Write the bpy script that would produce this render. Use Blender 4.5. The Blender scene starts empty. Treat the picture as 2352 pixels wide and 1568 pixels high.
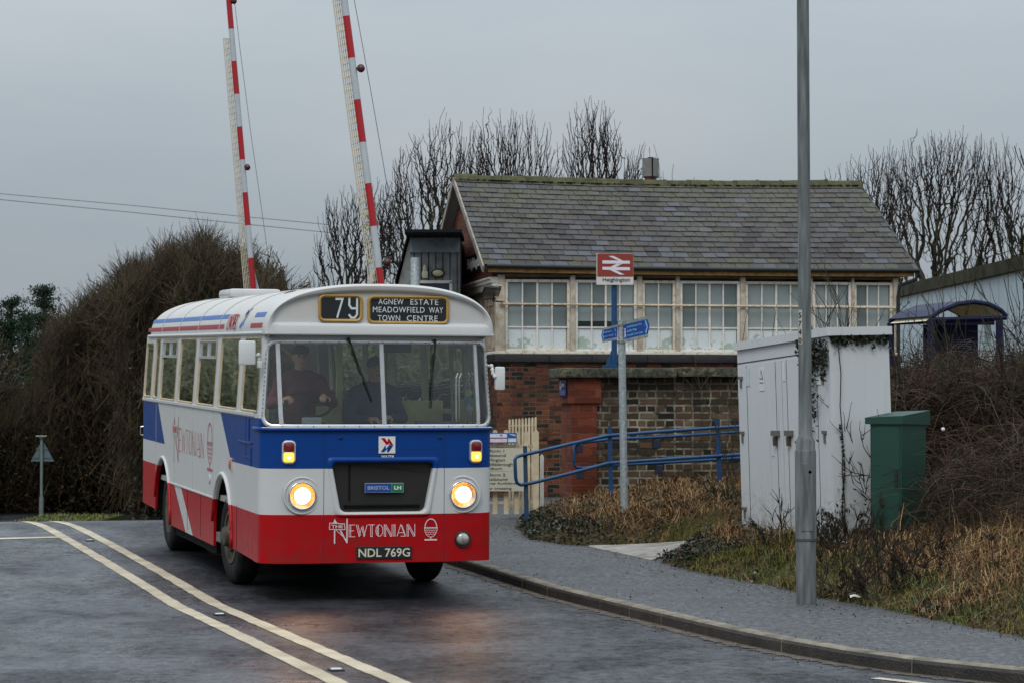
import bpy, bmesh, math, random
import numpy as np
from mathutils import Vector, Matrix
R=math.radians; PI=math.pi
random.seed(7); rng=np.random.default_rng(11)
C=bpy.context.scene.collection
sc=bpy.context.scene
# ------------------------------------------------------------ camera, sky, sun
EYE=1.85; FP=6000.0; CX=1176.0; CY=784.0; HZ=950.0
PITCH=math.atan((HZ-CY)/FP)
cam=bpy.data.cameras.new('camera'); camo=bpy.data.objects.new('camera',cam); C.objects.link(camo)
camo.location=(0,0,EYE); camo.rotation_euler=(PI/2+PITCH,0,0)
cam.sensor_width=36; cam.lens=FP/2352*36; cam.clip_start=.5; cam.clip_end=3000
cam.dof.use_dof=True; cam.dof.focus_distance=27; cam.dof.aperture_fstop=7.1
sc.camera=camo
w=bpy.data.worlds.new('World'); sc.world=w; w.use_nodes=True
nt=w.node_tree; nt.nodes.clear()
def wn(t,**k):
    n=nt.nodes.new(t)
    for a,b in k.items(): setattr(n,a,b)
    return n
SUN_EL=R(48); SUN_ROT=R(200)
sky=wn('ShaderNodeTexSky',sky_type='NISHITA',sun_disc=False,sun_elevation=SUN_EL,sun_rotation=SUN_ROT,dust_density=6,air_density=1.2)
bg1=wn('ShaderNodeBackground'); bg1.inputs[1].default_value=.05; nt.links.new(sky.outputs[0],bg1.inputs[0])
tc=wn('ShaderNodeTexCoord'); sep=wn('ShaderNodeSeparateXYZ'); nt.links.new(tc.outputs['Generated'],sep.inputs[0])
# overcast luminance: (1+2 sin elevation)/3
mr=wn('ShaderNodeMapRange'); nt.links.new(sep.outputs[2],mr.inputs[0])
for i,v in ((1,0.0),(2,1.0),(3,.60),(4,3.0)): mr.inputs[i].default_value=v
nz=wn('ShaderNodeTexNoise'); nz.inputs['Scale'].default_value=3.4; nz.inputs['Detail'].default_value=5
mp=wn('ShaderNodeMapping'); mp.inputs['Scale'].default_value=(1,1,4); nt.links.new(tc.outputs['Generated'],mp.inputs[0]); nt.links.new(mp.outputs[0],nz.inputs[0])
cr=wn('ShaderNodeValToRGB'); cr.color_ramp.elements[0].position=.3; cr.color_ramp.elements[0].color=(.465,.55,.625,1)
cr.color_ramp.elements[1].position=.75; cr.color_ramp.elements[1].color=(.625,.68,.725,1)
nt.links.new(nz.outputs[0],cr.inputs[0])
bg2=wn('ShaderNodeBackground'); nt.links.new(cr.outputs[0],bg2.inputs[0]); nt.links.new(mr.outputs[0],bg2.inputs[1])
mx=wn('ShaderNodeMixShader'); mx.inputs[0].default_value=.88
nt.links.new(bg1.outputs[0],mx.inputs[1]); nt.links.new(bg2.outputs[0],mx.inputs[2])
ow=wn('ShaderNodeOutputWorld'); nt.links.new(mx.outputs[0],ow.inputs[0])
sl_=bpy.data.lights.new('sun','SUN'); sl_.energy=1.15; sl_.angle=R(25); sl_.color=(1,.97,.93)
so=bpy.data.objects.new('sun',sl_); C.objects.link(so)
so.rotation_euler=(PI/2-SUN_EL,0,R(-20))
sc.view_settings.view_transform='Standard'; sc.view_settings.look='None'; sc.view_settings.exposure=0; sc.view_settings.gamma=1
# ------------------------------------------------------------ places
BX,BY,BYAW,BPIT=-2.4511,25.5455,.27,.0247
cb,sb=math.cos(BYAW),math.sin(BYAW)
def P(x,y,Y):
    """world point seen at photo point (x,y) at distance Y down the road"""
    c,s=math.cos(PITCH),math.sin(PITCH); dz=(CY-y)/FP; dx=(x-CX)/FP
    yw=c-s*dz; zw=s+c*dz; t=Y/yw
    return Vector((dx*t,Y,EYE+zw*t))
def zr(x,y):
    s=(np.asarray(y,float)-BY)*cb-(np.asarray(x,float)-BX)*sb
    z=.0247*np.clip(s,0,10.8)
    t=np.clip(s-10.8,0,4.4); z=z+.0247*t-.0087*t*t
    u=np.clip(s-15.2,0,18); return z-.0519*u
def zplat(x,y):
    s=(np.asarray(y,float)-BY)*cb-(np.asarray(x,float)-BX)*sb
    return .0247*np.clip(s,0,12.5)
def G(x,y,h=0,fn=zr):
    t=28.0
    for i in range(60):
        p=P(x,y,t); z=float(fn(p.x,t))+h
        k=(EYE-p.z)/t; t2=(EYE-z)/k if k>1e-6 else 60
        t=.5*t+.5*min(max(t2,8),60)
    p=P(x,y,t); p.z=float(fn(p.x,t))+h; return p
# ------------------------------------------------------------ materials
MATS={}
def mat(name,col,rough=.6,metal=0,var=.0,vscale=8,bump=0,bscale=30,emit=None,es=0,spec=.5,coat=0,col2=None,detail=4):
    if name in MATS: return MATS[name]
    m=bpy.data.materials.new(name); m.use_nodes=True; n=m.node_tree; b=n.nodes['Principled BSDF']
    b.inputs['Base Color'].default_value=(*col,1); b.inputs['Roughness'].default_value=rough; b.inputs['Metallic'].default_value=metal
    b.inputs['Specular IOR Level'].default_value=spec*(.22 if rough>=.65 else 1)
    if coat: b.inputs['Coat Weight'].default_value=coat; b.inputs['Coat Roughness'].default_value=.06
    if emit: b.inputs['Emission Color'].default_value=(*emit,1); b.inputs['Emission Strength'].default_value=es
    if var or bump or col2:
        t=n.nodes.new('ShaderNodeTexCoord'); z=n.nodes.new('ShaderNodeTexNoise'); z.inputs['Scale'].default_value=vscale; z.inputs['Detail'].default_value=detail
        n.links.new(t.outputs['Object'],z.inputs[0])
        if var or col2:
            r=n.nodes.new('ShaderNodeValToRGB'); r.color_ramp.elements[0].position=.3; r.color_ramp.elements[1].position=.7
            c2=col2 if col2 else tuple(min(.9,c*(1+var)) for c in col); c1=col if col2 else tuple(c*(1-var) for c in col)
            r.color_ramp.elements[0].color=(*c1,1); r.color_ramp.elements[1].color=(*c2,1)
            n.links.new(z.outputs[0],r.inputs[0]); n.links.new(r.outputs[0],b.inputs['Base Color'])
        if bump:
            z2=n.nodes.new('ShaderNodeTexNoise'); z2.inputs['Scale'].default_value=bscale; z2.inputs['Detail'].default_value=3
            n.links.new(t.outputs['Object'],z2.inputs[0])
            bp=n.nodes.new('ShaderNodeBump'); bp.inputs['Strength'].default_value=bump; bp.inputs['Distance'].default_value=.02
            n.links.new(z2.outputs[0],bp.inputs['Height']); n.links.new(bp.outputs[0],b.inputs['Normal'])
    MATS[name]=m; return m
def nodes_mat(name):
    m=bpy.data.materials.new(name); m.use_nodes=True; n=m.node_tree
    return m,n,n.nodes['Principled BSDF']
class NG:
    """tiny node-expression helper"""
    def __init__(s,n): s.n=n
    def m(s,op,a,b=0.0,c=None,clamp=False):
        k=s.n.nodes.new('ShaderNodeMath'); k.operation=op; k.use_clamp=clamp
        for i,v in enumerate((a,b,c)):
            if v is None: continue
            if hasattr(v,'links') or hasattr(v,'is_linked'): s.n.links.new(v,k.inputs[i])
            else: k.inputs[i].default_value=v
        return k.outputs[0]
    def mix(s,f,a,b):
        k=s.n.nodes.new('ShaderNodeMix'); k.data_type='RGBA'
        for i,v in ((0,f),(6,a),(7,b)):
            if hasattr(v,'is_linked'): s.n.links.new(v,k.inputs[i])
            else: k.inputs[i].default_value=v if i==0 else (*v,1)
        return k.outputs[2]
    def noise(s,vec,scale,detail=3,rough=.5):
        k=s.n.nodes.new('ShaderNodeTexNoise'); k.inputs['Scale'].default_value=scale; k.inputs['Detail'].default_value=detail; k.inputs['Roughness'].default_value=rough
        if vec is not None: s.n.links.new(vec,k.inputs[0])
        return k.outputs[0]
    def ramp(s,f,stops):
        k=s.n.nodes.new('ShaderNodeValToRGB'); e=k.color_ramp.elements
        while len(e)<len(stops): e.new(.5)
        for el,(p,c) in zip(e,stops): el.position=p; el.color=(*c,1) if len(c)==3 else c
        s.n.links.new(f,k.inputs[0]); return k.outputs[0]
    def obj(s): return s.n.nodes.new('ShaderNodeTexCoord').outputs['Object']
    def sep(s,v):
        k=s.n.nodes.new('ShaderNodeSeparateXYZ'); s.n.links.new(v,k.inputs[0]); return k.outputs
    def comb(s,x,y,z):
        k=s.n.nodes.new('ShaderNodeCombineXYZ')
        for i,v in enumerate((x,y,z)):
            if hasattr(v,'is_linked'): s.n.links.new(v,k.inputs[i])
            else: k.inputs[i].default_value=v
        return k.outputs[0]
    def bump(s,h,strength,dist,b):
        k=s.n.nodes.new('ShaderNodeBump'); k.inputs['Strength'].default_value=strength; k.inputs['Distance'].default_value=dist
        s.n.links.new(h,k.inputs['Height']); s.n.links.new(k.outputs[0],b.inputs['Normal'])
# ------------------------------------------------------------ mesh helpers
class MB:
    def __init__(s): s.v=[]; s.f=[]; s.m=[]; s.mi=0
    def add(s,vs,fs):
        o=len(s.v); s.v+= [tuple(v) for v in vs]; s.f+=[tuple(o+i for i in f) for f in fs]; s.m+=[s.mi]*len(fs); return s
    def box(s,c,d,M=None,bev=0):
        x,y,z=(k/2 for k in d)
        if bev:
            b=min(bev,x*.9,y*.9,z*.9); vs=[];
            bm=bmesh.new(); bmesh.ops.create_cube(bm,size=1)
            for v in bm.verts: v.co=Vector((v.co.x*d[0],v.co.y*d[1],v.co.z*d[2]))
            bmesh.ops.bevel(bm,geom=bm.edges[:],offset=b,segments=2,affect='EDGES',profile=.6)
            bm.verts.ensure_lookup_table(); vs=[v.co.copy() for v in bm.verts]; fs=[[v.index for v in f.verts] for f in bm.faces]; bm.free()
        else:
            vs=[Vector((a,b_,e)) for a in(-x,x) for b_ in(-y,y) for e in(-z,z)]
            fs=[(0,1,3,2),(4,6,7,5),(0,4,5,1),(2,3,7,6),(0,2,6,4),(1,5,7,3)]
        if M is not None: vs=[M@v for v in vs]
        c=Vector(c); return s.add([v+c for v in vs],fs)
    def tube(s,pts,r,n=8,cap=True,closed=False):
        pts=[Vector(p) for p in pts]; k=len(pts); rs=r if hasattr(r,'__len__') else [r]*k
        vs=[];prev=None
        for i,p in enumerate(pts):
            if closed: t=pts[(i+1)%k]-pts[i-1]
            else: t=(pts[min(i+1,k-1)]-pts[max(i-1,0)])
            t.normalize()
            if prev is None:
                a=t.orthogonal().normalized()
            else:
                a=(prev-t*prev.dot(t));
                a=a.normalized() if a.length>1e-6 else t.orthogonal().normalized()
            prev=a; b=t.cross(a)
            vs+=[p+(a*math.cos(2*PI*j/n)+b*math.sin(2*PI*j/n))*rs[i] for j in range(n)]
        fs=[]
        for i in range(k if closed else k-1):
            i2=(i+1)%k
            for j in range(n): fs.append((i*n+j,i*n+(j+1)%n,i2*n+(j+1)%n,i2*n+j))
        if cap and not closed: fs+=[tuple(range(n))[::-1],tuple((k-1)*n+j for j in range(n))]
        return s.add(vs,fs)
    def lathe(s,prof,n=24,M=None):
        """profile (radius, height) spun about local z"""
        vs=[Vector((r*math.cos(2*PI*j/n),r*math.sin(2*PI*j/n),h)) for r,h in prof for j in range(n)]
        if M is not None: vs=[M@v for v in vs]
        k=len(prof); fs=[(i*n+j,i*n+(j+1)%n,(i+1)*n+(j+1)%n,(i+1)*n+j) for i in range(k-1) for j in range(n)]
        if prof[0][0]>1e-5: fs.append(tuple(range(n))[::-1])
        if prof[-1][0]>1e-5: fs.append(tuple((k-1)*n+j for j in range(n)))
        return s.add(vs,fs)
    def sphere(s,c,r,n=12,m=8,M=None):
        r=r if hasattr(r,'__len__') else (r,r,r); vs=[]
        for i in range(m+1):
            a=PI*i/m
            for j in range(n):
                b=2*PI*j/n; v=Vector((r[0]*math.sin(a)*math.cos(b),r[1]*math.sin(a)*math.sin(b),r[2]*math.cos(a)))
                if M is not None: v=M@v
                vs.append(v+Vector(c))
        return s.add(vs,[(i*n+j,(i+1)*n+j,(i+1)*n+(j+1)%n,i*n+(j+1)%n) for i in range(m) for j in range(n)])
    def prism(s,poly,e):
        """polygon (3-D points) extruded by vector e"""
        poly=[Vector(p) for p in poly]; e=Vector(e); k=len(poly)
        fs=[tuple(range(k))[::-1],tuple(range(k,2*k))]+[(i,(i+1)%k,k+(i+1)%k,k+i) for i in range(k)]
        return s.add(poly+[p+e for p in poly],fs)
    def ring(s,a,b,closed=True):
        a=[Vector(p) for p in a]; b=[Vector(p) for p in b]; k=len(a)
        return s.add(a+b,[(i,(i+1)%k,k+(i+1)%k,k+i) for i in range(k if closed else k-1)])
    def rings(s,L,closed=True):
        k=len(L[0]); vs=[Vector(p) for l in L for p in l]
        return s.add(vs,[(r*k+i,r*k+(i+1)%k,(r+1)*k+(i+1)%k,(r+1)*k+i) for r in range(len(L)-1) for i in range(k if closed else k-1)])
    def build(s,name,mats,parent=None,smooth=False,loc=None,fix=True,merge=0,auto=None):
        me=bpy.data.meshes.new(name); me.from_pydata(s.v,[],s.f)
        for m_ in (mats if isinstance(mats,(list,tuple)) else [mats]): me.materials.append(m_)
        me.polygons.foreach_set('material_index',s.m)
        if fix or merge:
            bm=bmesh.new(); bm.from_mesh(me)
            bmesh.ops.remove_doubles(bm,verts=bm.verts[:],dist=merge or 1e-5)
            if fix: bmesh.ops.recalc_face_normals(bm,faces=bm.faces[:])
            bm.to_mesh(me); bm.free()
        if smooth or auto:
            me.polygons.foreach_set('use_smooth',[True]*len(me.polygons))
            if auto: me.set_sharp_from_angle(angle=R(auto))
        me.update(); o=bpy.data.objects.new(name,me); C.objects.link(o)
        if parent is not None: o.parent=parent
        if loc is not None: o.location=loc
        return o
def tag(o,label=None,cat=None,group=None,kind=None):
    if label: o['label']=label
    if cat: o['category']=cat
    if group: o['group']=group
    if kind: o['kind']=kind
    return o
def thing(name,label,cat,loc=(0,0,0),rot=(0,0,0),group=None):
    o=bpy.data.objects.new(name,None); C.objects.link(o); o.location=loc; o.rotation_euler=rot; o.empty_display_size=.2
    return tag(o,label,cat,group)
def text_mb(txt,w,h,fn,depth=.003,bold=0,spacing=1.0):
    """lettering fitted into w x h, mapped by fn(u,v,d) to 3-D (u,v from lower left corner)"""
    cu=bpy.data.curves.new('t','FONT'); cu.body=txt; cu.size=1; cu.resolution_u=3; cu.offset=bold; cu.space_character=spacing; cu.extrude=.01
    ob=bpy.data.objects.new('t',cu); C.objects.link(ob); dg=bpy.context.evaluated_depsgraph_get()
    me=bpy.data.meshes.new_from_object(ob.evaluated_get(dg)); C.objects.unlink(ob); bpy.data.objects.remove(ob)
    co=np.array([v.co for v in me.vertices]); mn=co.min(0); mxx=co.max(0); s=(co-mn)/np.maximum(mxx-mn,1e-9)
    mb=MB(); mb.add([fn(a*w,b*h,(c)*depth) for a,b,c in s],[tuple(p.vertices) for p in me.polygons]); bpy.data.meshes.remove(me); return mb
def stroke(mb,pts,wd,fn,depth=.003):
    """flat ribbon stroke through 2-D points"""
    pts=[Vector(p) for p in pts]
    for i in range(len(pts)-1):
        a,b=pts[i],pts[i+1]; t=(b-a); 
        if t.length<1e-6: continue
        t.normalize(); n=Vector((-t.y,t.x))*wd/2; e=t*wd*.35; a=a-e; b=b+e
        q=[a+n,a-n,b-n,b+n]; mb.add([fn(p.x,p.y,depth+i*1e-5) for p in q],[(0,1,2,3)])
def tubes_np(paths,radii,n=3):
    """many thin tapering tubes: paths (N,K,3), radii (N,K) -> verts, quads"""
    N,K,_=paths.shape
    t=np.zeros_like(paths); t[:,1:-1]=paths[:,2:]-paths[:,:-2]; t[:,0]=paths[:,1]-paths[:,0]; t[:,-1]=paths[:,-1]-paths[:,-2]
    t/=np.linalg.norm(t,axis=2,keepdims=True)+1e-9
    ref=np.where(np.abs(t[:,:,2:3])>.9,np.array([1.,0,0]),np.array([0,0,1.])); ref=ref[:,:1].repeat(K,1)
    a=np.cross(t,ref); a/=np.linalg.norm(a,axis=2,keepdims=True)+1e-9; b=np.cross(t,a)
    an=2*PI*np.arange(n)/n
    v=paths[:,:,None]+radii[:,:,None,None]*(a[:,:,None]*np.cos(an)[None,None,:,None]+b[:,:,None]*np.sin(an)[None,None,:,None])
    v=v.reshape(-1,3)
    i=np.arange(N)[:,None,None]*K*n; k=np.arange(K-1)[None,:,None]*n; j=np.arange(n)[None,None,:]; j2=(j+1)%n
    q=np.stack([i+k+j,i+k+j2,i+k+n+j2,i+k+n+j],-1).reshape(-1,4)
    return v,q
def mesh_np(name,v,faces,mats,parent=None,mi=None,smooth=False):
    """faces: (F,k) array"""
    me=bpy.data.meshes.new(name); F,k=faces.shape
    me.vertices.add(len(v)); me.vertices.foreach_set('co',np.ascontiguousarray(v,dtype=np.float32).ravel())
    me.loops.add(F*k); me.loops.foreach_set('vertex_index',np.ascontiguousarray(faces,dtype=np.int32).ravel())
    me.polygons.add(F); me.polygons.foreach_set('loop_start',np.arange(0,F*k,k,dtype=np.int32))
    for m_ in (mats if isinstance(mats,(list,tuple)) else [mats]): me.materials.append(m_)
    if mi is not None: me.polygons.foreach_set('material_index',np.ascontiguousarray(mi,dtype=np.int32))
    if smooth: me.polygons.foreach_set('use_smooth',np.ones(F,dtype=bool))
    me.update(calc_edges=True); me.validate()
    o=bpy.data.objects.new(name,me); C.objects.link(o)
    if parent is not None: o.parent=parent
    return o
def rrect(x0,x1,z0,z1,r,k=4,ns=1):
    """rounded rectangle, counterclockwise from lower left, with matching sharp outer points"""
    pts=[];cor=[]
    C4=[(x0+r,z0+r,PI,(0,0)),(x1-r,z0+r,1.5*PI,(1,0)),(x1-r,z1-r,0,(1,1)),(x0+r,z1-r,.5*PI,(0,1))]
    for cx,cz,a0,c in C4:
        for i in range(k+1):
            a=a0+PI/2*i/k; pts.append((cx+r*math.cos(a),cz+r*math.sin(a))); cor.append(c)
    return pts,cor
# ============================================================ GROUND
def G3(p,h=0,fn=zr): return G(p[0],p[1],h,fn)
kerb_px=[(1050,1302),(1100,1318),(1160,1338),(1310,1383),(1480,1426),(1660,1470),(1787,1497),(1913,1521),(2081,1546),(2230,1563),(2380,1577)]
kp=[G(x,y) for x,y in kerb_px]
kp=[Vector((-2.6,38,0)),Vector((-2.05,35.5,0)),Vector((-1.45,33,0))]+kp+[Vector((4.6,17.0,0)),Vector((6.6,15.6,0)),Vector((9.5,14.4,0)),Vector((14,13.5,0))]
kx=np.array([p.x for p in kp]); ky=np.array([p.y for p in kp])
o_=np.argsort(ky); KX=lambda y: np.interp(y,ky[o_],kx[o_])
be_px=[(1450,1105),(1360,1135),(1300,1158),(1250,1180),(1200,1196),(1183,1212),(1212,1238),(1290,1250),(1355,1255.5),(1430,1270),(1496,1284.6),(1563,1306),(1653,1324),(1765,1344),(1852,1368),(1997,1392.5),(2207,1436.6),(2352,1464)]
be=[G(x,y,.11,zplat) for x,y in be_px]
be=[Vector((.6,400,0)),Vector((1.6,45,0))]+be+[Vector((5.0,18.9,0)),Vector((7.5,17.4,0)),Vector((16,15.8,0))]
BE=np.array([(p.x,p.y) for p in be])
def dist_be(x,y):
    """distance behind the footway's back edge (positive on the bank)"""
    x=np.asarray(x,float); y=np.asarray(y,float); best=np.full(x.shape,1e9); sg=np.ones(x.shape)
    for a,b in zip(BE[:-1],BE[1:]):
        d=b-a; L=(d*d).sum(); t=np.clip(((x-a[0])*d[0]+(y-a[1])*d[1])/L,0,1)
        px=a[0]+t*d[0]; py=a[1]+t*d[1]; ds=np.hypot(x-px,y-py); cr_=d[0]*(y-a[1])-d[1]*(x-a[0])
        m=ds<best-1e-9; best=np.where(m,ds,best); sg=np.where(m,np.where(cr_>0,1,-1),sg)
    return best*sg
def pathsurf(x,y): return zplat(x,y)+.118+.085*np.maximum(dist_be(x,y),0)
_lo=[(1353,1254),(1430,1270),(1497,1285),(1530,1272),(1600,1256),(1700,1242),(1765,1234)]; _hi=[(1353,1252),(1420,1249.5),(1500,1246),(1560,1242),(1640,1235),(1700,1229),(1750,1222)]
PA=[G(x,y,0,pathsurf) for x,y in _lo]; PB=[G(x,y,0,pathsurf) for x,y in _hi]
PATHPOLY=[(p.x,p.y) for p in PA]+[(p.x,p.y) for p in PB[::-1]]
def inpoly(x,y,poly):
    ins=np.zeros(x.shape,bool); k=len(poly); j=k-1
    for i in range(k):
        xi,yi=poly[i]; xj,yj=poly[j]; c=((yi>y)!=(yj>y))&(x<(xj-xi)*(y-yi)/(yj-yi+1e-12)+xi); ins^=c; j=i
    return ins
def dist_path(x,y):
    best=np.full(x.shape,1e9); k=len(PATHPOLY)
    for i in range(k):
        a=np.array(PATHPOLY[i]); b=np.array(PATHPOLY[(i+1)%k]); d=b-a; L=(d*d).sum()+1e-9; t=np.clip(((x-a[0])*d[0]+(y-a[1])*d[1])/L,0,1); best=np.minimum(best,np.hypot(x-a[0]-t*d[0],y-a[1]-t*d[1]))
    return np.where(inpoly(x,y,PATHPOLY),0,best)
path_px=[(1353,1254),(1430,1270),(1500,1286),(1512,1277),(1560,1262),(1640,1249),(1700,1241),(1760,1232),(1745,1222),(1690,1229),(1640,1235),(1560,1243),(1440,1250)]
def vnoise(x,y,s=1.0,o=0):
    return .5+.25*(np.sin(x*1.7*s+o+1.3*np.sin(y*.9*s+o))+np.sin(y*2.3*s+2*o+1.1*np.sin(x*1.3*s)))
def bank(d,x,y):
    d=np.maximum(d,0); return .6*(1-np.exp(-d/1.3))+.045*(vnoise(x,y,2.2)-.5)*np.minimum(d,1)+.02*(vnoise(x,y,7,2)-.5)*np.minimum(d*2,1)
def terrain(x,y):
    x=np.asarray(x,float); y=np.asarray(y,float)
    d=dist_be(x,y); z1=zplat(x,y)+.10+bank(d,x,y); mk=np.clip(1.15-dist_path(x,y)/.40,0,1); mk=mk*mk*(3-2*mk); z1=z1*(1-mk)+(zplat(x,y)+.07+.085*np.maximum(d,0))*mk; z0=zr(x,y)-.06
    w_=np.clip((x+1.2)/1.0,0,1); z0=np.where(y>38,z0*(1-w_)+(zplat(x,y)+.02)*w_,z0)
    return np.where(d>0,z1,z0)
def grid(name,xs,ys,zf,m,keep=None):
    X,Y=np.meshgrid(xs,ys); Z=zf(X,Y); v=np.stack([X,Y,Z],-1).reshape(-1,3); nx=len(xs)
    i,j=np.meshgrid(np.arange(nx-1),np.arange(len(ys)-1)); a=(j*nx+i).ravel()
    f=np.stack([a,a+1,a+nx+1,a+nx],-1)
    return mesh_np(name,v,f,m,smooth=True)
m,n,b=nodes_mat('earth'); g=NG(n); o=g.obj()
a1=g.noise(o,1.3,5); a2=g.noise(o,14,4); c_=g.ramp(a2,[(.3,(.022,.016,.009)),(.55,(.075,.05,.024)),(.75,(.15,.10,.05))])
c2_=g.mix(g.ramp(a1,[(.5,(0,0,0)),(.66,(1,1,1))]),c_,(.045,.06,.012)); n.links.new(c2_,b.inputs['Base Color']); b.inputs['Roughness'].default_value=.95; b.inputs['Specular IOR Level'].default_value=.1
g.bump(a2,.8,.05,b); M_EARTH=m
xs=np.concatenate([[-600,-300,-150,-80,-50,-35,-25,-18],np.arange(-13,-1,1.0),np.arange(-1,12,.14),[12.5,13.5,15,18,24,35,60,120,300,600]])
ys=np.concatenate([[-40,-10,0,6,10],np.arange(12,16,.5),np.arange(16,39,.16),np.arange(39,75,1.0),[80,95,120,180,300,600,1200]])
tag(grid('ground',xs,ys,terrain,M_EARTH),kind='structure')
# road: wet worn asphalt, its pale sheen painted into the colour
m,n,b=nodes_mat('wet asphalt'); g=NG(n); o=g.obj(); so3=g.sep(o)
vv=g.comb(so3[0],g.m('MULTIPLY',so3[1],.7),so3[2])
f1=g.noise(vv,9,6,.9); f2=g.noise(vv,45,3,.8); big=g.noise(o,.33,3); mid=g.noise(vv,3.2,5,.6); streak=g.noise(g.comb(g.m('ADD',so3[0],g.m('MULTIPLY',so3[1],.277)),g.m('MULTIPLY',so3[1],.08),0.0),1.1,3)
gr=g.m('ADD',g.m('MULTIPLY',f1,.65),g.m('MULTIPLY',f2,.35))
col=g.ramp(gr,[(.41,(.001,.001,.002)),(.50,(.012,.0125,.015)),(.55,(.045,.046,.052)),(.62,(.17,.17,.185))])
col=g.mix(g.m('MULTIPLY',g.ramp(mid,[(.4,(0,0,0)),(.7,(1,1,1))]),.3),col,(.030,.029,.030))
lane=g.ramp(streak,[(.36,(0,0,0)),(.64,(1,1,1))]); sheen=g.ramp(g.noise(g.comb(so3[0],g.m('MULTIPLY',so3[1],.6),0.0),.75,6,.68),[(.44,(0,0,0)),(.58,(1,1,1))]); col=g.mix(g.m('MULTIPLY',lane,.55),col,g.mix(.75,col,(.004,.004,.005))); col=g.mix(g.m('MULTIPLY',sheen,.55),g.mix(.3,col,(.004,.004,.005)),g.mix(.55,col,(.115,.125,.145)))  # pale patches paint wet sheen into the base colour
lat=g.m('ADD',g.m('MULTIPLY',g.m('ADD',so3[0],2.45),.964),g.m('MULTIPLY',g.m('SUBTRACT',so3[1],25.55),.267)); latn=g.m('ADD',lat,g.m('MULTIPLY',g.m('SUBTRACT',g.noise(o,.5,4),.5),2.4)); zone=g.m('MULTIPLY',g.ramp(g.m('MULTIPLY_ADD',latn,.4,.5,clamp=True),[(.0,(0,0,0)),(.62,(1,1,1))]),g.ramp(g.m('MULTIPLY_ADD',latn,-.4,1.75,clamp=True),[(.2,(0,0,0)),(.7,(1,1,1))])); col=g.mix(g.m('MULTIPLY',zone,.6),g.mix(.22,col,(.085,.092,.11)),g.mix(.5,col,(.010,.0085,.0085)))  # outer lanes: paler worn surface, with sheen also mixed into the colour
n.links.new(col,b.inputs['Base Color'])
wet=g.m('ADD',g.m('MULTIPLY',big,.6),g.m('MULTIPLY',streak,.5)); wp=g.ramp(wet,[(.42,(0,0,0)),(.62,(1,1,1))])
dry=g.m('MAXIMUM',g.m('MULTIPLY',zone,.75),g.m('MULTIPLY',wp,.8)); ro=g.m('MULTIPLY_ADD',dry,.30,.17); n.links.new(g.m('ADD',g.m('ADD',ro,g.m('MULTIPLY',g.m('SUBTRACT',mid,.5),.25)),g.m('MULTIPLY',g.m('SUBTRACT',gr,.5),.5)),b.inputs['Roughness'])
n.links.new(g.m('MULTIPLY',g.ramp(gr,[(.44,(.04,.04,.04)),(.56,(1,1,1))]),g.m('MULTIPLY',g.m('MULTIPLY_ADD',dry,-.85,1.2),g.m('MULTIPLY_ADD',sheen,.8,.45))),b.inputs['Specular IOR Level'])
g.bump(g.m('ADD',gr,g.m('MULTIPLY',mid,.2)),.6,.024,b); M_ROAD=m
ysr=np.concatenate([np.arange(4,60,.4),[62,66,70]]); NXr=26
v=[];
for y in ysr:
    xk=float(KX(y)) if y<38 else -1.0+0*(y)
    xk=min(xk,14.5)
    for t in np.linspace(0,1,NXr): v.append((-30+(xk+30)*t**.6,y,0))
v=np.array(v); v[:,2]=zr(v[:,0],v[:,1]); a=(np.arange(len(ysr)-1)[:,None]*NXr+np.arange(NXr-1)[None]).ravel()
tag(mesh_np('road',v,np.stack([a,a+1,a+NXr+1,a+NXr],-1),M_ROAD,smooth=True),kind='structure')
# footway
m,n,b=nodes_mat('footway asphalt'); g=NG(n); o=g.obj()
so3=g.sep(o); vv=g.comb(so3[0],g.m('MULTIPLY',so3[1],.7),so3[2])
fine=g.noise(vv,17,5,.85); mid=g.noise(o,1.3,5,.6); spots=g.noise(vv,17,1)
col=g.ramp(fine,[(.40,(.008,.008,.008)),(.5,(.044,.044,.047)),(.58,(.105,.105,.112))])
col=g.mix(g.ramp(spots,[(.22,(1,1,1)),(.28,(0,0,0))]),col,(.012,.010,.009)); col=g.mix(g.ramp(mid,[(.5,(0,0,0)),(.75,(.75,.75,.75))]),col,(.040,.039,.034))
n.links.new(col,b.inputs['Base Color']); n.links.new(g.m('ADD',.38,g.m('MULTIPLY',mid,.35)),b.inputs['Roughness'])
g.bump(fine,.6,.015,b); M_PAVE=m
ysp=np.arange(11,45.1,.25); v=[]; NXp=24
for y in ysp:
    x0=float(KX(y))+.10 if y<38 else -2.5
    for t in np.linspace(0,1,NXp): v.append((x0+t*7.0,y,0))
v=np.array(v); v[:,2]=zplat(v[:,0],v[:,1])+.11; a=(np.arange(len(ysp)-1)[:,None]*NXp+np.arange(NXp-1)[None]).ravel()
tag(mesh_np('pavement',v,np.stack([a,a+1,a+NXp+1,a+NXp],-1),M_PAVE,smooth=True),kind='structure')
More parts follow.
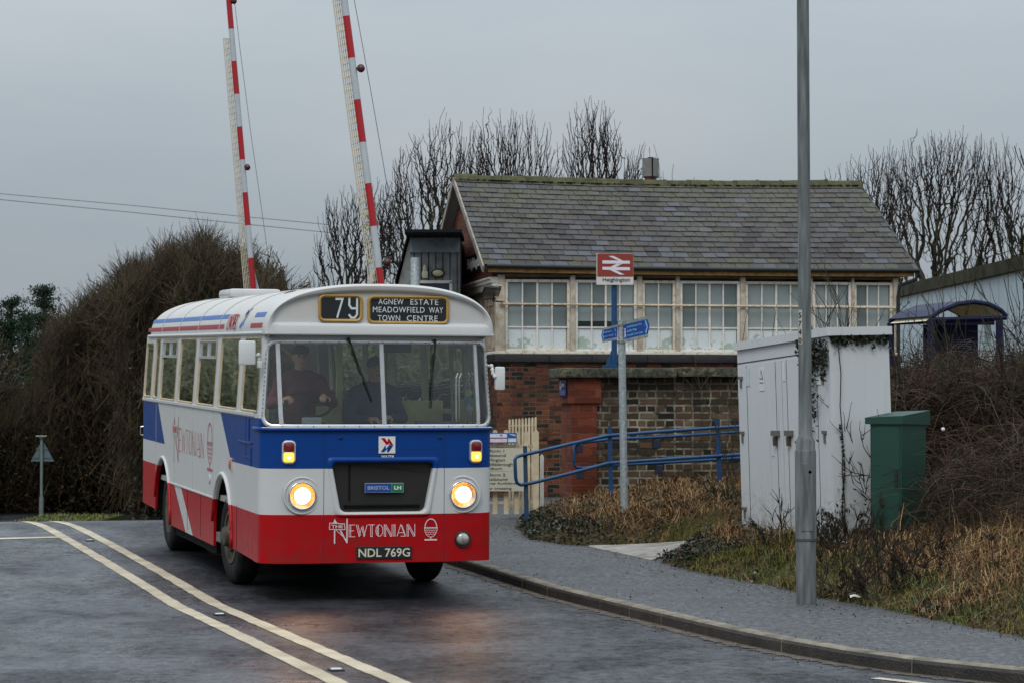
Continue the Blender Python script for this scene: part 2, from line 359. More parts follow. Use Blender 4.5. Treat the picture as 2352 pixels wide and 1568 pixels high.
# kerb stones
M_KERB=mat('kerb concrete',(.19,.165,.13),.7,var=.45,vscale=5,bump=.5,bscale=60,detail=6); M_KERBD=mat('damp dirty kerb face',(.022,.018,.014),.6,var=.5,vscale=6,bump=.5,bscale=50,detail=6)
line=[Vector((p.x,p.y,0)) for p in kp]
def resample(pts,step):
    out=[pts[0].copy()]; acc=0
    for a,b in zip(pts[:-1],pts[1:]):
        L=(b-a).length; d=step-acc
        while d<L: out.append(a+(b-a)*(d/L)); d+=step
        acc=L-(d-step)
    out.append(pts[-1].copy()); return out
def smooth(pts,it=3):
    for _ in range(it):
        q=[pts[0]]
        for a,b in zip(pts[:-1],pts[1:]): q+= [a*.75+b*.25,a*.25+b*.75]
        pts=q+[pts[-1]]
    return pts
sm=smooth(line,2); ks=resample(sm,.915)
mb=MB()
for a,b in zip(ks[:-1],ks[1:]):
    t=(b-a).normalized(); nrm=Vector((t.y,-t.x,0)); nrm=nrm if nrm.x>0 or abs(nrm.x)<1e-6 else -nrm
    if nrm.x<0: nrm=-nrm
    j=random.uniform(-.004,.004); a2=a+t*.0025; b2=b-t*.0025; prof=[(0,-.12),(0,.080),(.012,.103),(.03,.116),(.125,.116),(.125,-.12)]
    r0=[a2+nrm*(u+j)+Vector((0,0,float(zr(a2.x,a2.y))+h)) for u,h in prof]; r1=[b2+nrm*(u+j)+Vector((0,0,float(zr(b2.x,b2.y))+h)) for u,h in prof]
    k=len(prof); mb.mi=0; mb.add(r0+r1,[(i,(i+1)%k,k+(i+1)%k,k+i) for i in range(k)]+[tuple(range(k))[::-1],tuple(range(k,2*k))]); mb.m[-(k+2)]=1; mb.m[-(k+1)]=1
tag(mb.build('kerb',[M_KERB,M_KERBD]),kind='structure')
# silt lying along the kerb
m,n,b=nodes_mat('gutter silt'); g=NG(n); o=g.obj(); f=g.noise(o,9,6,.75); n.links.new(g.ramp(f,[(.4,(.045,.032,.022)),(.6,(.11,.085,.062))]),b.inputs['Base Color']); b.inputs['Roughness'].default_value=.85
av=n.nodes.new('ShaderNodeAttribute'); av.attribute_name='edge'; n.links.new(g.m('GREATER_THAN',g.m('ADD',f,g.m('MULTIPLY',g.m('SUBTRACT',.5,av.outputs['Fac']),.45)),.52),b.inputs['Alpha'])
L=[[],[],[],[]]
for i,p in enumerate(ks):
    t=(ks[min(i+1,len(ks)-1)]-ks[max(i-1,0)]).normalized(); nn=Vector((t.y,-t.x,0)); nn=nn if nn.x>0 else -nn
    for q,dd in enumerate((-.42,-.2,-.06,.01)): w_=p+nn*dd; L[q].append(Vector((w_.x,w_.y,float(zr(w_.x,w_.y))+.006)))
so_=MB().rings(L,closed=False).build('gutter_silt',m,fix=False); at=so_.data.attributes.new('edge','FLOAT','POINT'); nk=len(ks); at.data.foreach_set('value',[1.0]*nk+[.75]*nk+[.2]*nk+[0.0]*nk); tag(so_,kind='structure')
# concrete path across the verge
mb=MB(); mb.rings([[p+Vector((0,0,-.2)) for p in PA],PA,[a.lerp(b_,.5)+Vector((0,0,.012)) for a,b_ in zip(PA,PB)],PB,[b_+Vector((0,0,-.2)) for b_ in PB]],closed=False)
M_CONC=mat('pale concrete',(.26,.24,.215),.8,var=.35,vscale=5,bump=.3,bscale=50,detail=6)
tag(mb.build('path',M_CONC,auto=30,fix=False),kind='structure')
# road markings: worn thermoplastic
m,n,b=nodes_mat('worn road paint'); g=NG(n); o=g.obj()
fine=g.noise(o,40,5,.75); mid=g.noise(o,2.5,4)
n.links.new(g.ramp(mid,[(.3,(.34,.275,.18)),(.65,(.54,.46,.33))]),b.inputs['Base Color']); b.inputs['Roughness'].default_value=.55
av=n.nodes.new('ShaderNodeAttribute'); av.attribute_name='edge'
al=g.m('GREATER_THAN',g.m('SUBTRACT',g.m('ADD',fine,g.m('ADD',g.m('MULTIPLY',mid,.12),.19)),g.m('MULTIPLY',av.outputs['Fac'],.22)),.535); n.links.new(al,b.inputs['Alpha']); g.bump(fine,.4,.01,b); M_PAINT=m
def on_road(p,h): return Vector((p.x,p.y,float(zr(p.x,p.y))+h))
def marking(pts,w,h=.005,name='road_marking'):
    pts=resample(smooth([Vector((p.x,p.y,0)) for p in pts],2),.25); L=[[],[]]
    for i,p in enumerate(pts):
        t=(pts[min(i+1,len(pts)-1)]-pts[max(i-1,0)]).normalized(); nn=Vector((-t.y,t.x,0))
        jj=random.uniform(-.006,.006)
        L[0].append(on_road(p+nn*(w/2+jj),h)); L[1].append(on_road(p-nn*(w/2+random.uniform(-.006,.006)),h))
    Lc=[a.lerp(b_,.5) for a,b_ in zip(*L)]; Lq=[a.lerp(b_,.18) for a,b_ in zip(*L)]; Lr=[a.lerp(b_,.82) for a,b_ in zip(*L)]; nk=len(Lc)
    mo=MB().rings([L[0],Lq,Lc,Lr,L[1]],closed=False).build(name,M_PAINT,fix=False); at=mo.data.attributes.new('edge','FLOAT','POINT'); at.data.foreach_set('value',[1.0]*nk+[.0]*nk+[0.0]*nk+[0.0]*nk+[1.0]*nk)
    return tag(mo,kind='structure')
LA=[(208,1226),(280,1262),(344,1302.6),(440,1350.5),(560,1414.5),(720,1486.5),(920,1566.6)]
LB=[(140,1230.5),(220,1278.6),(320,1334.6),(400,1382.7),(520,1446.7),(640,1506.8),(780,1566.8)]
pa=[G(*p) for p in LA]; pb=[G(*p) for p in LB]
def fit(pts,y0,y1,far):
    c=np.polyfit([p.y for p in pts],[p.x for p in pts],3); xe_=float(np.polyval(c,y1)); sl_e=(xe_-float(np.polyval(c,y1-2)))/2; far=[Vector((xe_+sl_e*5,y1+5,0)),Vector((xe_+sl_e*2.5,y1+2.5,0))]; return far+[Vector((float(np.polyval(c,y)),float(y),0)) for y in np.linspace(y1,y0,24)]
ga,gb=G(150,1201),G(84,1202); pa=fit(pa+[ga],17.5,ga.y-.3,[Vector((-9.3,43.5,0)),Vector((-7.75,39.3,0))]); pb=fit(pb+[gb],17.2,gb.y-.3,[Vector((-9.8,43,0)),Vector((-8.1,38.9,0))])
marking(pa,.15); marking(pb,.15)
marking([G(-90,1238.5),G(0,1236.5),G(148,1232.5)],.26,.0052)
marking([G(2010,1557),G(2110,1568),G(2200,1580)],.10,.0052)
# cat's eyes
M_RUB=mat('black rubber',(.012,.012,.013),.6); M_WHT=mat('white plastic',(.7,.7,.68),.4)
for i,(x,y) in enumerate([(504,1411.5),(772,1539),(206,1241)]):
    p=G(x,y); t=thing('cats_eye',['white reflecting road stud level with the bus between the double lines','white reflecting road stud nearest the camera between the double lines','small far road stud between the lines near the crest'][i],'road stud',(p.x,p.y,p.z),(0,0,.32),'road studs between the double lines')
    a=MB().box((0,0,.006),(.10,.13,.012),bev=.004).build('casing',M_RUB,t); MB().box((0,0,.013),(.075,.05,.014),bev=.004).build('reflector',M_WHT,t)
# far kerb and grass strip beyond the crossing
mb=MB(); a=P(222,1192,52); b2=P(372,1190,50)
mb.box(((a.x+b2.x)/2,51,a.z-.15),(b2.x-a.x,.3,.3)); tag(mb.build('far_kerb',M_KERB),kind='structure')
# ============================================================ BUS
BW=2.36; BL=9.1; DC=.28; NE=5.0
bus=thing('bus','vintage single-deck bus in white, blue and red with lit headlamps driving down the road','bus',(BX,BY,0),(BPIT,0,BYAW))
_th=np.linspace(0,PI/2,400); _c=np.cos(_th)**(2/NE); _s=np.sin(_th)**(2/NE)
_x=BW/2*_c; _y=DC*(1-_s)+.04*(_c)**2      # _x: offset from centreline, 0..BW/2
_x=_x[::-1]; _y=_y[::-1]
_S=np.concatenate([[0],np.cumsum(np.hypot(np.diff(_x),np.diff(_y)))]); SF=_S[-1]; YE=_y[-1]
def inset(z): return max(0,z-1.82)*.065
def SK(s,z,off=0.0):
    """skin point: s along the outline from the front centre (negative = offside), z height, off outward"""
    a=abs(s); sg=1 if s>=0 else -1
    if a<=SF:
        x=np.interp(a,_S,_x); y=np.interp(a,_S,_y); e=1e-3
        x2=np.interp(min(a+e,SF),_S,_x)-np.interp(max(a-e,0),_S,_x); y2=np.interp(min(a+e,SF),_S,_y)-np.interp(max(a-e,0),_S,_y)
        L=math.hypot(x2,y2) or 1; nx,ny=y2/L,-x2/L
    else: x=BW/2; y=YE+a-SF; nx,ny=1,0
    x=x*(1-2*inset(z)/BW); rk=max(0,z-1.70)*.06*max(0,1-max(0,y-.05)/.4)
    return Vector((BW/2+sg*(x+nx*off),y+ny*off+rk,z))
def SX(x): # s for an x on the front
    d=x-BW/2; return math.copysign(float(np.interp(min(abs(d),BW/2-.0005),_x,_S)),d)
def SY(y,side=-1): return side*(SF+y-YE)
def FR(x,z,off=0.0): return SK(SX(x),z,off)
def cell(mb,u0,u1,v0,v1,h,r,fn,k=5,ns=8,depth=.014,rs=None):
    """sheet u0..u1 x v0..v1 with a rounded hole h=(a,b,c,d); returns the hole's points"""
    a,b_,c_,d_=h; inn=[];out=[]
    pts,cor=rrect(a,b_,c_,d_,r,k); K=k+1
    for q in range(4):
        for i in range(K): 
            inn.append(pts[q*K+i]); cu,cv=cor[q*K]; out.append((u1 if cu else u0,v1 if cv else v0))
        p,p2=pts[q*K+k],pts[((q+1)*K)%(4*K)]
        for i in range(1,ns):
            t=i/ns; u=p[0]+(p2[0]-p[0])*t; v=p[1]+(p2[1]-p[1])*t; inn.append((u,v))
            if q==0: out.append((u,v0))
            elif q==1: out.append((u1,v))
            elif q==2: out.append((u,v1))
            else: out.append((u0,v))
    mb.mi=0; mb.rings([[fn(u,v,0) for u,v in out],[fn(u,v,0) for u,v in inn],[fn(u,v,-depth) for u,v in inn]])
    mb.mi=1; mb.rings([[fn(u,v,-depth) for u,v in inn],[fn(u,v,-depth-.002) for u,v in out]]); mb.mi=0
    return inn
def sheet(mb,us,vs,fn,off=0,cond=None):
    vv=[fn(u,v,off) for v in vs for u in us]; nu=len(us)
    fs=[(j*nu+i,j*nu+i+1,(j+1)*nu+i+1,(j+1)*nu+i) for j in range(len(vs)-1) for i in range(nu-1)]
    return mb.add(vv,fs)
# livery
m,n,b=nodes_mat('bus livery paint'); g=NG(n); o=g.obj(); sx=g.sep(o); X_,Y_,Z_=sx[0],sx[1],sx[2]
WH=(.53,.53,.52); BLU=(.001,.040,.205); RED=(.36,.002,.004)
lt=lambda a,b_: g.m('LESS_THAN',a,b_)
gt=lambda a,b_: g.m('GREATER_THAN',a,b_)
AND=lambda a,b_: g.m('MULTIPLY',a,b_)
rear=gt(Y_,7.2); redtop=g.m('ADD',.862,g.m('MULTIPLY',rear,.172))
isred=lt(Z_,redtop)
dz=g.m('SUBTRACT',1.81,Z_); onside=gt(Y_,.3)
w1=gt(Y_,g.m('SUBTRACT',2.55,g.m('MULTIPLY',dz,1.42))); w2=lt(Y_,g.m('SUBTRACT',7.46,g.m('MULTIPLY',dz,1.27)))
panel=AND(w1,w2)
isblue=AND(AND(gt(Z_,1.314),lt(Z_,1.805)),g.m('SUBTRACT',1.0,panel))
dz2=g.m('SUBTRACT',.85,Z_)
s1=gt(Y_,g.m('SUBTRACT',5.41,g.m('MULTIPLY',dz2,1.9))); s2=lt(Y_,g.m('SUBTRACT',5.97,g.m('MULTIPLY',dz2,1.9)))
isred=AND(isred,g.m('SUBTRACT',1.0,AND(s1,s2)))
frontz=AND(lt(Y_,.12),gt(Z_,1.715)); isblue=AND(isblue,g.m('SUBTRACT',1.0,frontz))
dirt=g.noise(o,2.2,5); topdirt=AND(gt(Z_,2.78),g.ramp(dirt,[(.35,(0,0,0)),(.7,(1,1,1))]))
white=g.mix(g.m('MULTIPLY',topdirt,.5),WH,(.50,.42,.33))
grime=g.m('MULTIPLY',g.ramp(g.noise(o,6,5),[(.4,(0,0,0)),(.75,(1,1,1))]),g.m('MULTIPLY',g.m('MULTIPLY_ADD',Z_,-1.1,1.05,clamp=True),.75))
c=g.mix(isblue,white,BLU); c=g.mix(isred,c,RED); c=g.mix(grime,c,(.05,.035,.03))
n.links.new(c,b.inputs['Base Color']); b.inputs['Roughness'].default_value=.32
n.links.new(g.m('ADD',.26,g.m('MULTIPLY',g.noise(o,9,3),.2)),b.inputs['Roughness'])
b.inputs['Specular IOR Level'].default_value=.22
g.bump(g.noise(o,2.6,3),.22,.03,b); M_LIV=m
M_WPAINT=mat('white coach paint',(.52,.52,.51),.3,var=.06,vscale=3,bump=.05,bscale=4,coat=.3)
M_BPAINT=mat('blue coach paint',BLU,.3,spec=.2); M_RPAINT=mat('red coach paint',(.36,.002,.004),.35,spec=.16)
M_TRIM=mat('cream interior trim',(.78,.77,.58),.6,var=.12); M_LIME=mat('pale yellow interior panel',(.75,.78,.40),.55,var=.1)
M_ALU=mat('polished aluminium trim',(.62,.63,.64),.3,metal=.75,var=.08,vscale=20)
M_CHR=mat('chrome',(.75,.75,.75),.12,metal=1); M_BLK=mat('matt black',(.008,.008,.008),.5); M_DK=mat('dark underframe',(.006,.006,.006),.85,var=.4,vscale=6)
M_OCH=mat('tan window rubber',(.40,.31,.19),.6,var=.2,vscale=10)
M_TYRE=mat('tyre rubber',(.016,.016,.016),.75,bump=.4,bscale=30,var=.4,vscale=8)
M_HUB=mat('dusty wheel steel',(.085,.07,.055),.7,metal=.1,var=.4,vscale=10)
def glass(name,tint,refl=1.0,rough=.02,fac=.08):
    m=bpy.data.materials.new(name); m.use_nodes=True; n=m.node_tree; n.nodes.clear()
    t=n.nodes.new('ShaderNodeBsdfTransparent'); t.inputs[0].default_value=(*tint,1); gl=n.nodes.new('ShaderNodeBsdfGlossy'); gl.inputs['Roughness'].default_value=rough
    fr=n.nodes.new('ShaderNodeFresnel'); fr.inputs[0].default_value=1.5; ad=n.nodes.new('ShaderNodeMath'); ad.operation='MULTIPLY_ADD'; ad.inputs[1].default_value=refl; ad.inputs[2].default_value=fac
    mx=n.nodes.new('ShaderNodeMixShader'); ou=n.nodes.new('ShaderNodeOutputMaterial')
    n.links.new(fr.outputs[0],ad.inputs[0]); n.links.new(ad.outputs[0],mx.inputs[0]); n.links.new(t.outputs[0],mx.inputs[1]); n.links.new(gl.outputs[0],mx.inputs[2]); n.links.new(mx.outputs[0],ou.inputs[0]); return m
M_WSG=glass('windscreen glass',(.95,.97,.96),1.0,fac=.06); M_SDG=glass('side window glass',(.86,.93,.84),2.0,fac=.10)
# ---- body shell
body=MB()
SE=SF+.20-YE   # chunk end on the sides, y=.20
def srange(a,b_,n_): return list(np.linspace(a,b_,n_))
zlo=[.385,.6,.86,1.1,1.314,1.5,1.70]
# dense u samples round the corners
def su(a,b_,n_=60): return srange(a,b_,n_)
sL,sR=SX(.62),SX(1.84)
side_y0=.46; sA=SY(side_y0,-1); sB=SY(side_y0,1)
sheet(body,su(sA,sL,40),zlo,SK); sheet(body,su(sR,sB,40),zlo,SK)
# centre panel with radiator opening
a_=[];b_=[]
def trap(x,z):  # taper of the opening
    t=(z-.88)/(1.37-.88); cx=1.215; hw=.425+.093*max(0,min(1.1,t)); return cx,hw
pts,cor=rrect(-1,1,.885,1.372,.05,4)
inn=[];out=[];K=5
for q in range(4):
    for i in range(K):
        u,v=pts[q*K+i]; 
        ang=None
        cx,hw=trap(0,v); rx=.06
        # corner rounding in x
        cxs=(-1+.05 if q in(0,3) else 1-.05); du=(u-cxs)  # -0.05..0.05
        X=cx+math.copysign(hw-rx,cxs)+du/.05*rx
        inn.append((X,v)); cu,cv=cor[q*K]; out.append((1.84 if cu else .62,1.70 if cv else .385))
    u,v=pts[q*K+4]; u2,v2=pts[((q+1)*K)%(4*K)]
    x1,z1=inn[-1]; cx,hw=trap(0,v2); cxs=(-1+.05 if (q+1)%4 in(0,3) else .95); x2=cx+math.copysign(hw-.06,cxs)+(u2-cxs)/.05*.06; z2=v2
    for i in range(1,6):
        t=i/6; X=x1+(x2-x1)*t; Z=z1+(z2-z1)*t; inn.append((X,Z)); out.append((X,.385) if q==0 else (1.84,Z) if q==1 else (X,1.70) if q==2 else (.62,Z))
body.rings([[FR(x,z) for x,z in out],[FR(x,z) for x,z in inn],[FR(x,z,-.09) for x,z in inn]])
GR_IN=inn
# windscreen band with its single opening
WSs=SX(.008); hz0,hz1=1.725,2.560
wsin=cell(body,-SE,SE,1.70,2.635,(-SE+.075,SE-.075,hz0,hz1),.11,SK,k=7,ns=70,depth=.04)
# side window bands
WIN=[(.285,1.27,.20,1.40,1.868,2.588),(1.53,2.757,1.40,2.90,1.865,2.59),(3.045,4.295,2.90,4.435,1.865,2.59),(4.575,5.786,4.435,5.92,1.865,2.59),(6.05,7.33,5.92,7.45,1.865,2.59),(7.57,7.965,7.45,8.08,1.872,2.60),(8.19,8.83,8.08,8.92,1.872,2.55)]
def side_fn(side): return lambda y,z,off=0: SK(SY(y,side),z,off)
wins={}
for side in(-1,1):
    fn=side_fn(side)
    for i,(y0,y1,c0,c1,z0,z1) in enumerate(WIN):
        if side==1 and i==0: continue
        if i==0: wins[(side,i)]=cell(body,c0,c1,1.82,2.635,(y0,y1,z0,z1),.07,fn,ns=4); continue
        wins[(side,i)]=cell(body,c0,c1,1.82,2.635,(y0,y1,z0,z1),.07 if z1>2.5 else .05,fn,ns=4)
# infill strip between windscreen band and waist on the offside
for side in(-1,1): sheet(body,[SY(.20,side),SY(side_y0,side)],[1.70,1.82],SK)
# lower sides with wheel arches
def arch(yc,r,zc,a0,a1,n_=14): return [(yc+r*math.cos(a),zc+r*math.sin(a)) for a in np.linspace(a0,a1,n_)]
FYC,RYC=2.37,7.07
def lower_poly(side):
    p=[(side_y0,.39),(1.78,.42)]+[(1.78,.60)]+arch(FYC,.595,.525,PI-.1,.1)+[(2.965,.35)]
    p+=[(6.30,.36)]+[(6.30,.55)]+arch(6.98,.665,.46,PI-.15,.12)+[(7.66,.47)]+[(8.85,.49),(8.85,1.82),(side_y0,1.82)]
    if side==1:
        p=[(1.66,.39)]+p[1:-1]+[(1.66,1.82)]
    return p
for side in(-1,1):
    x0=0 if side==-1 else BW; p=lower_poly(side)
    body.mi=0; body.prism([(x0,y,z) for y,z in p],(-side*.03,0,0))
# rear corner and back
rp=[(8.85,0)]+[(8.85+.23*math.sin(a),.23-.23*math.cos(a)) for a in np.linspace(0,PI/2,7)[1:]]
rp=[(y,x) for y,x in rp]; full=[(x,y) for y,x in rp]+[(BW-x,y) for y,x in rp[::-1]]
RZ=lambda x,z:x+(inset(z) if x<1 else -inset(z))
body.rings([[(RZ(x,z),y,z) for x,y in full] for z in(.49,1.04,1.32,1.82)],closed=False)
k7=len(rp)
for part_ in (full[:k7],full[k7:]): body.rings([[(RZ(x,z),y,z) for x,y in part_] for z in(1.82,2.635)],closed=False)
yr_=full[k7][1]
rwin=cell(body,.23,BW-.23,1.82,2.635,(.30,BW-.30,1.90,2.56),.09,lambda x,z,o_=0: Vector((x,yr_+o_,z)),ns=4)
bodyo=body.build('body',[M_LIV,M_TRIM],bus,auto=35,fix=False)
mb=MB(); mb.add([(.28,yr_-.015,1.88),(BW-.28,yr_-.015,1.88),(BW-.28,yr_-.015,2.58),(.28,yr_-.015,2.58)],[(0,1,2,3)]); mb.build('rear_pane',M_SDG,bus,fix=False)
# ---- roof
def rprof(hw,zb,h,nn=49,p=2.6,q=.395):
    out=[]
    for a in np.linspace(-1,1,nn):
        t=math.sin(math.sin(a*PI/2)*PI/2); out.append((BW/2+t*hw,zb+h*max(0,1-abs(t)**p)**q))
    return out
roof=MB(); L=[]
hw0=BW/2-.055
def sect(y,hw,zb,h): return [(x,y,z) for x,z in rprof(hw,zb,h)]
for y in np.linspace(.10,8.35,12): L.append(sect(y,hw0+.01,2.635,.485))
for a in np.linspace(0,PI/2,9)[1:]: L.append(sect(8.35+.73*math.sin(a),hw0+.01-.18*(1-math.cos(a)),2.635,.485*max(.001,math.cos(a))**.7))
roof.rings(L,closed=False)
roof.mi=1; roof.rings([[(BW/2+(x-BW/2)*.965,y,z-.035) for x,y,z in l] for l in L[:12]],closed=False); roof.mi=0
# gutter rail along both sides
for side in(-1,1):
    xg=.045 if side==-1 else BW-.045
    roof.tube([(xg,.05,2.637),(xg,8.7,2.637)],.02,8)
for yy in (1.45,2.95,4.45,5.95,7.45):
    roof.tube([(x,yy,z+.0) for x,z in rprof(hw0+.014,2.64,.487,29)],.006,4)
roof.build('roof',[M_LIV,mat('cream ceiling lining',(.75,.74,.62),.6)],bus,auto=40,fix=False)
# ---- destination dome
def closed_prof(ins,zb,rb,n_=60):
    """dome outline shrunk by ins with rounded bottom corners"""
    hw=hw0+.03-ins; top=rprof(hw,zb,(2.635+.49-ins)-zb,n_)
    if ins<=.03: return top+[(BW/2+hw*t,zb) for t in np.linspace(.92,-.92,12)]
    out=[]
    # clip below with rounded corners
    for x,z in top:
        out.append((x,z))
    bot=[(BW/2+hw*t,zb-.0*(1-abs(t))) for t in np.linspace(.92,-.92,12)]
    return out+bot
dome=MB()
def bowy(x): t=(x-BW/2)/(BW/2); return .045*t*t+.02*t**6
def dl(ins,zb,y,extra=0): return [(x,y+bowy(x),z) for x,z in closed_prof(ins,zb,.05)]
Ls=[dl(0,2.632,.12),dl(-.004,2.628,-.03),dl(.004,2.628,-.062),dl(.02,2.634,-.078),dl(.05,2.705,-.074),dl(.066,2.722,-.066),dl(.078,2.735,-.045),dl(.09,2.745,-.030)]
dome.rings(Ls); k=len(Ls[-1]); 
# fill the recessed panel as strips
last=Ls[-1]; nt_=60; topc=last[:nt_]; hwl=hw0+.03-.09
for fr in (0,):
    rows=[topc,[(x,y,2.745+(z-2.745)*.5) for x,y,z in topc],[(x,y,2.745) for x,y,z in topc]]
    dome.rings(rows,closed=False)
# soffit under the lip
so_=[(x,-.055+bowy(x),2.629) for x in np.linspace(.05,BW-.05,20)]; dome.rings([so_,[(x,.14,2.622) for x in np.linspace(.05,BW-.05,20)]],closed=False)
dome.tube([(x,-.066+bowy(x),2.634) for x in np.linspace(.03,BW-.03,30)],.014,6)
dome.build('front_dome',M_LIV,bus,auto=50,fix=False)
def dpan(x,z,off=0): return Vector((x,-.030+bowy(x)-off,z))
def blind_box(name,x0,x1,z0,z1):
    mb=MB(); pts,_=rrect(x0,x1,z0,z1,.055,5); ins,_=rrect(x0+.027,x1-.027,z0+.027,z1-.027,.035,5)
    mb.rings([[dpan(x,z,.0) for x,z in pts],[dpan(x,z,.022) for x,z in pts],[dpan(x+(.012 if x<(x0+x1)/2 else -.012),z+(.01 if z<(z0+z1)/2 else -.01),.028) for x,z in pts],[dpan(x,z,.018) for x,z in ins],[dpan(x,z,.004) for x,z in ins]])
    f=mb.build(name,mat('ochre rubber surround',(.40,.23,.045),.45,var=.15),bus,auto=50)
    m2=MB(); m2.add([dpan(x,z,.006) for x,z in ins],[tuple(range(len(ins)))]); m2.build('blind',mat('black roller blind',(.006,.008,.009),.12,coat=.5),f); return f
f1=blind_box('route_number_box',.545,.985,2.752,3.018); f2=blind_box('destination_box',1.035,1.865,2.737,3.012)
M_LET=mat('off white blind lettering',(.62,.66,.66),.5)
fdp=lambda x0,z0,o_=.0075: (lambda u,v,d: dpan(x0+u,z0+v,o_+d))
text_mb('7',.085,.205,fdp(.715,2.785),bold=-.005).build('numeral',M_LET,f1)
nine=MB()
stroke(nine,[(.0,.2),(.0,.13),(.022,.10),(.06,.10)],.02,fdp(.853,2.785)); stroke(nine,[(.078,.2),(.078,.04),(.055,.008),(.02,.008),(.0,.035)],.02,fdp(.853,2.785)); nine.build('numeral',M_LET,f1)
for t_,wd,x0,z0 in(('AGNEW',.255,1.145,2.927),('ESTATE',.285,1.470,2.927),('MEADOWFIELD',.525,1.09,2.848),('WAY',.145,1.660,2.848),('TOWN',.225,1.14,2.765),('CENTRE',.315,1.435,2.765)): text_mb(t_,wd,.056,fdp(x0,z0),bold=.0,spacing=1.1).build('destination_lettering',M_LET,f2)
# ---- windscreen frame, dividers, glass
fr=MB(); k=len(wsin)
def shrink(p,d): # move towards the opening centre line
    u,v=p; return (u+(d if u<-SE+.3 else -d if u>SE-.3 else 0)*(1 if True else 0),v+(d if v<hz0+.13 else -d if v>hz1-.13 else 0))
def offs(pts,d):
    cu,cv=0,(hz0+hz1)/2; out=[]
    for u,v in pts:
        a,b2,c2,d2=-SE+.075,SE-.075,hz0,hz1
        # signed offset inward by re-deriving the rounded rectangle
        su_=max(min(u,b2-.11),a+.11); sv_=max(min(v,d2-.11),c2+.11); w_=Vector((u-su_,v-sv_)); l=w_.length or 1; w_=w_/l*(.11-d); out.append((su_+w_.x,sv_+w_.y))
    return out
o1=offs(wsin,-.012); i1=offs(wsin,.024)
fr.rings([[SK(u,v,.001) for u,v in o1],[SK(u,v,.014) for u,v in o1],[SK(u,v,.018) for u,v in offs(wsin,.006)],[SK(u,v,.010) for u,v in i1],[SK(u,v,-.02) for u,v in i1]])
fr.mi=1
for i in range(0,len(wsin),5):
    u,v=offs([wsin[i]],.006)[0]; fr.sphere(SK(u,v,.019),.006,6,4)
wf=fr.build('windscreen_frame',[M_ALU,M_BLK],bus,auto=50,fix=False)
def bar(name,x0,z0,x1,z1,wd,parent,m_=M_ALU,off=.012):
    mb=MB(); L=[[],[],[],[]]
    for t in np.linspace(0,1,8):
        x=x0+(x1-x0)*t; z=z0+(z1-z0)*t; s=SX(x)
        for q,(du,of) in enumerate(((-wd/2,-.02),(-wd/2,off),(wd/2,off),(wd/2,-.02))): L[q].append(SK(s+du,z,of))
    mb.rings([[L[q][i] for q in range(4)] for i in range(8)]); return mb.build(name,m_,parent,fix=True)
bar('windscreen_divider',.205,1.735,.130,2.55,.042,wf); bar('windscreen_divider',1.222,1.735,1.195,2.55,.042,wf); bar('windscreen_divider',2.195,1.735,2.205,2.55,.036,wf)
def gl(name,xa,xb,sa=None,sb=None):
    mb=MB(); 
    L=[]
    for z in np.linspace(hz0+.005,hz1-.005,9):
        t=(z-1.735)/(2.55-1.735)
        a=xa(t) ; b2=xb(t); L.append([SK(s,z,-.006) for s in np.linspace(a,b2,24)])
    mb.rings(L,closed=False); return mb.build(name,M_WSG,bus,smooth=True,fix=False)
dL=lambda t: SX(.205-.075*t); dC=lambda t: SX(1.222-.027*t); dR=lambda t: SX(2.195+.01*t)
gl('windscreen_pane',dL,dC); gl('windscreen_pane',dC,dR); gl('quarter_pane',lambda t:-SE+.078,dL); gl('quarter_pane',dR,lambda t:SE-.078)
# round stickers inside the nearside pane
for i,(z,c_) in enumerate(((2.06,(.5,.55,.3)),(1.985,(.10,.35,.5)),(1.91,(.45,.5,.48)))):
    MB().lathe([(.0,0),(.036,0)],20,Matrix.Translation(FR(2.12,z,-.015))@Matrix.Rotation(PI/2,4,'X')).build('window_sticker',mat('sticker%d'%i,c_,.5),bus)
# ---- side windows
vent_i=(2,4)
for (side,i),inn_ in wins.items():
    y0,y1,c0,c1,z0,z1=WIN[i]; fn=side_fn(side); r=.07 if z1>2.5 else .05
    fr=MB(); 
    def of_(d):
        out=[]
        for u,v in inn_:
            su_=max(min(u,y1-r),y0+r); sv_=max(min(v,z1-r),z0+r); w_=Vector((u-su_,v-sv_)); l=w_.length or 1
            if w_.length<1e-6: w_=Vector((0,0))
            # straight edges
            if abs(u-y0)<1e-6: out.append((y0+d,min(max(v,z0+d),z1-d))); continue
            w_=w_/l*(r-d); out.append((su_+w_.x,sv_+w_.y))
        return out
    fr.rings([[fn(u,v,.001) for u,v in of_(-.020)],[fn(u,v,.005) for u,v in of_(-.014)],[fn(u,v,.005) for u,v in of_(.002)],[fn(u,v,-.008) for u,v in of_(.012)]])
    fo=fr.build('side_window',M_OCH,bus,auto=50,fix=False)
    mb=MB(); sheet(mb,list(np.linspace(y0,y1,3)),[z0,z1],lambda y,z,o_: fn(y,z,-.007)); mb.build('pane',M_SDG,fo,fix=False)
    if i in vent_i:
        vb=MB()
        for (a,b2,c2,d2) in ((y0+.015,y1-.015,2.375,2.405),(y0+.015,y0+.04,2.39,2.575),(y1-.04,y1-.015,2.39,2.575),(y0+.02,y1-.02,2.56,2.578),((y0+y1)/2-.012,(y0+y1)/2+.012,2.39,2.57)):
            q=[fn(a,c2,.0),fn(b2,c2,.0),fn(b2,d2,.0),fn(a,d2,.0)]; e=fn(a,c2,.012)-fn(a,c2,-.012); vb.prism([p-e*.5 for p in q],e)
        vb.build('vent_frame',M_ALU,fo)
    if side==-1 and i==0:
        vb=MB()
        for yy in (1.0,1.08): vb.box(fn(yy,2.22,-.03),(.03,.02,.68))
        vb.build('sliding_frame',M_BLK,fo)
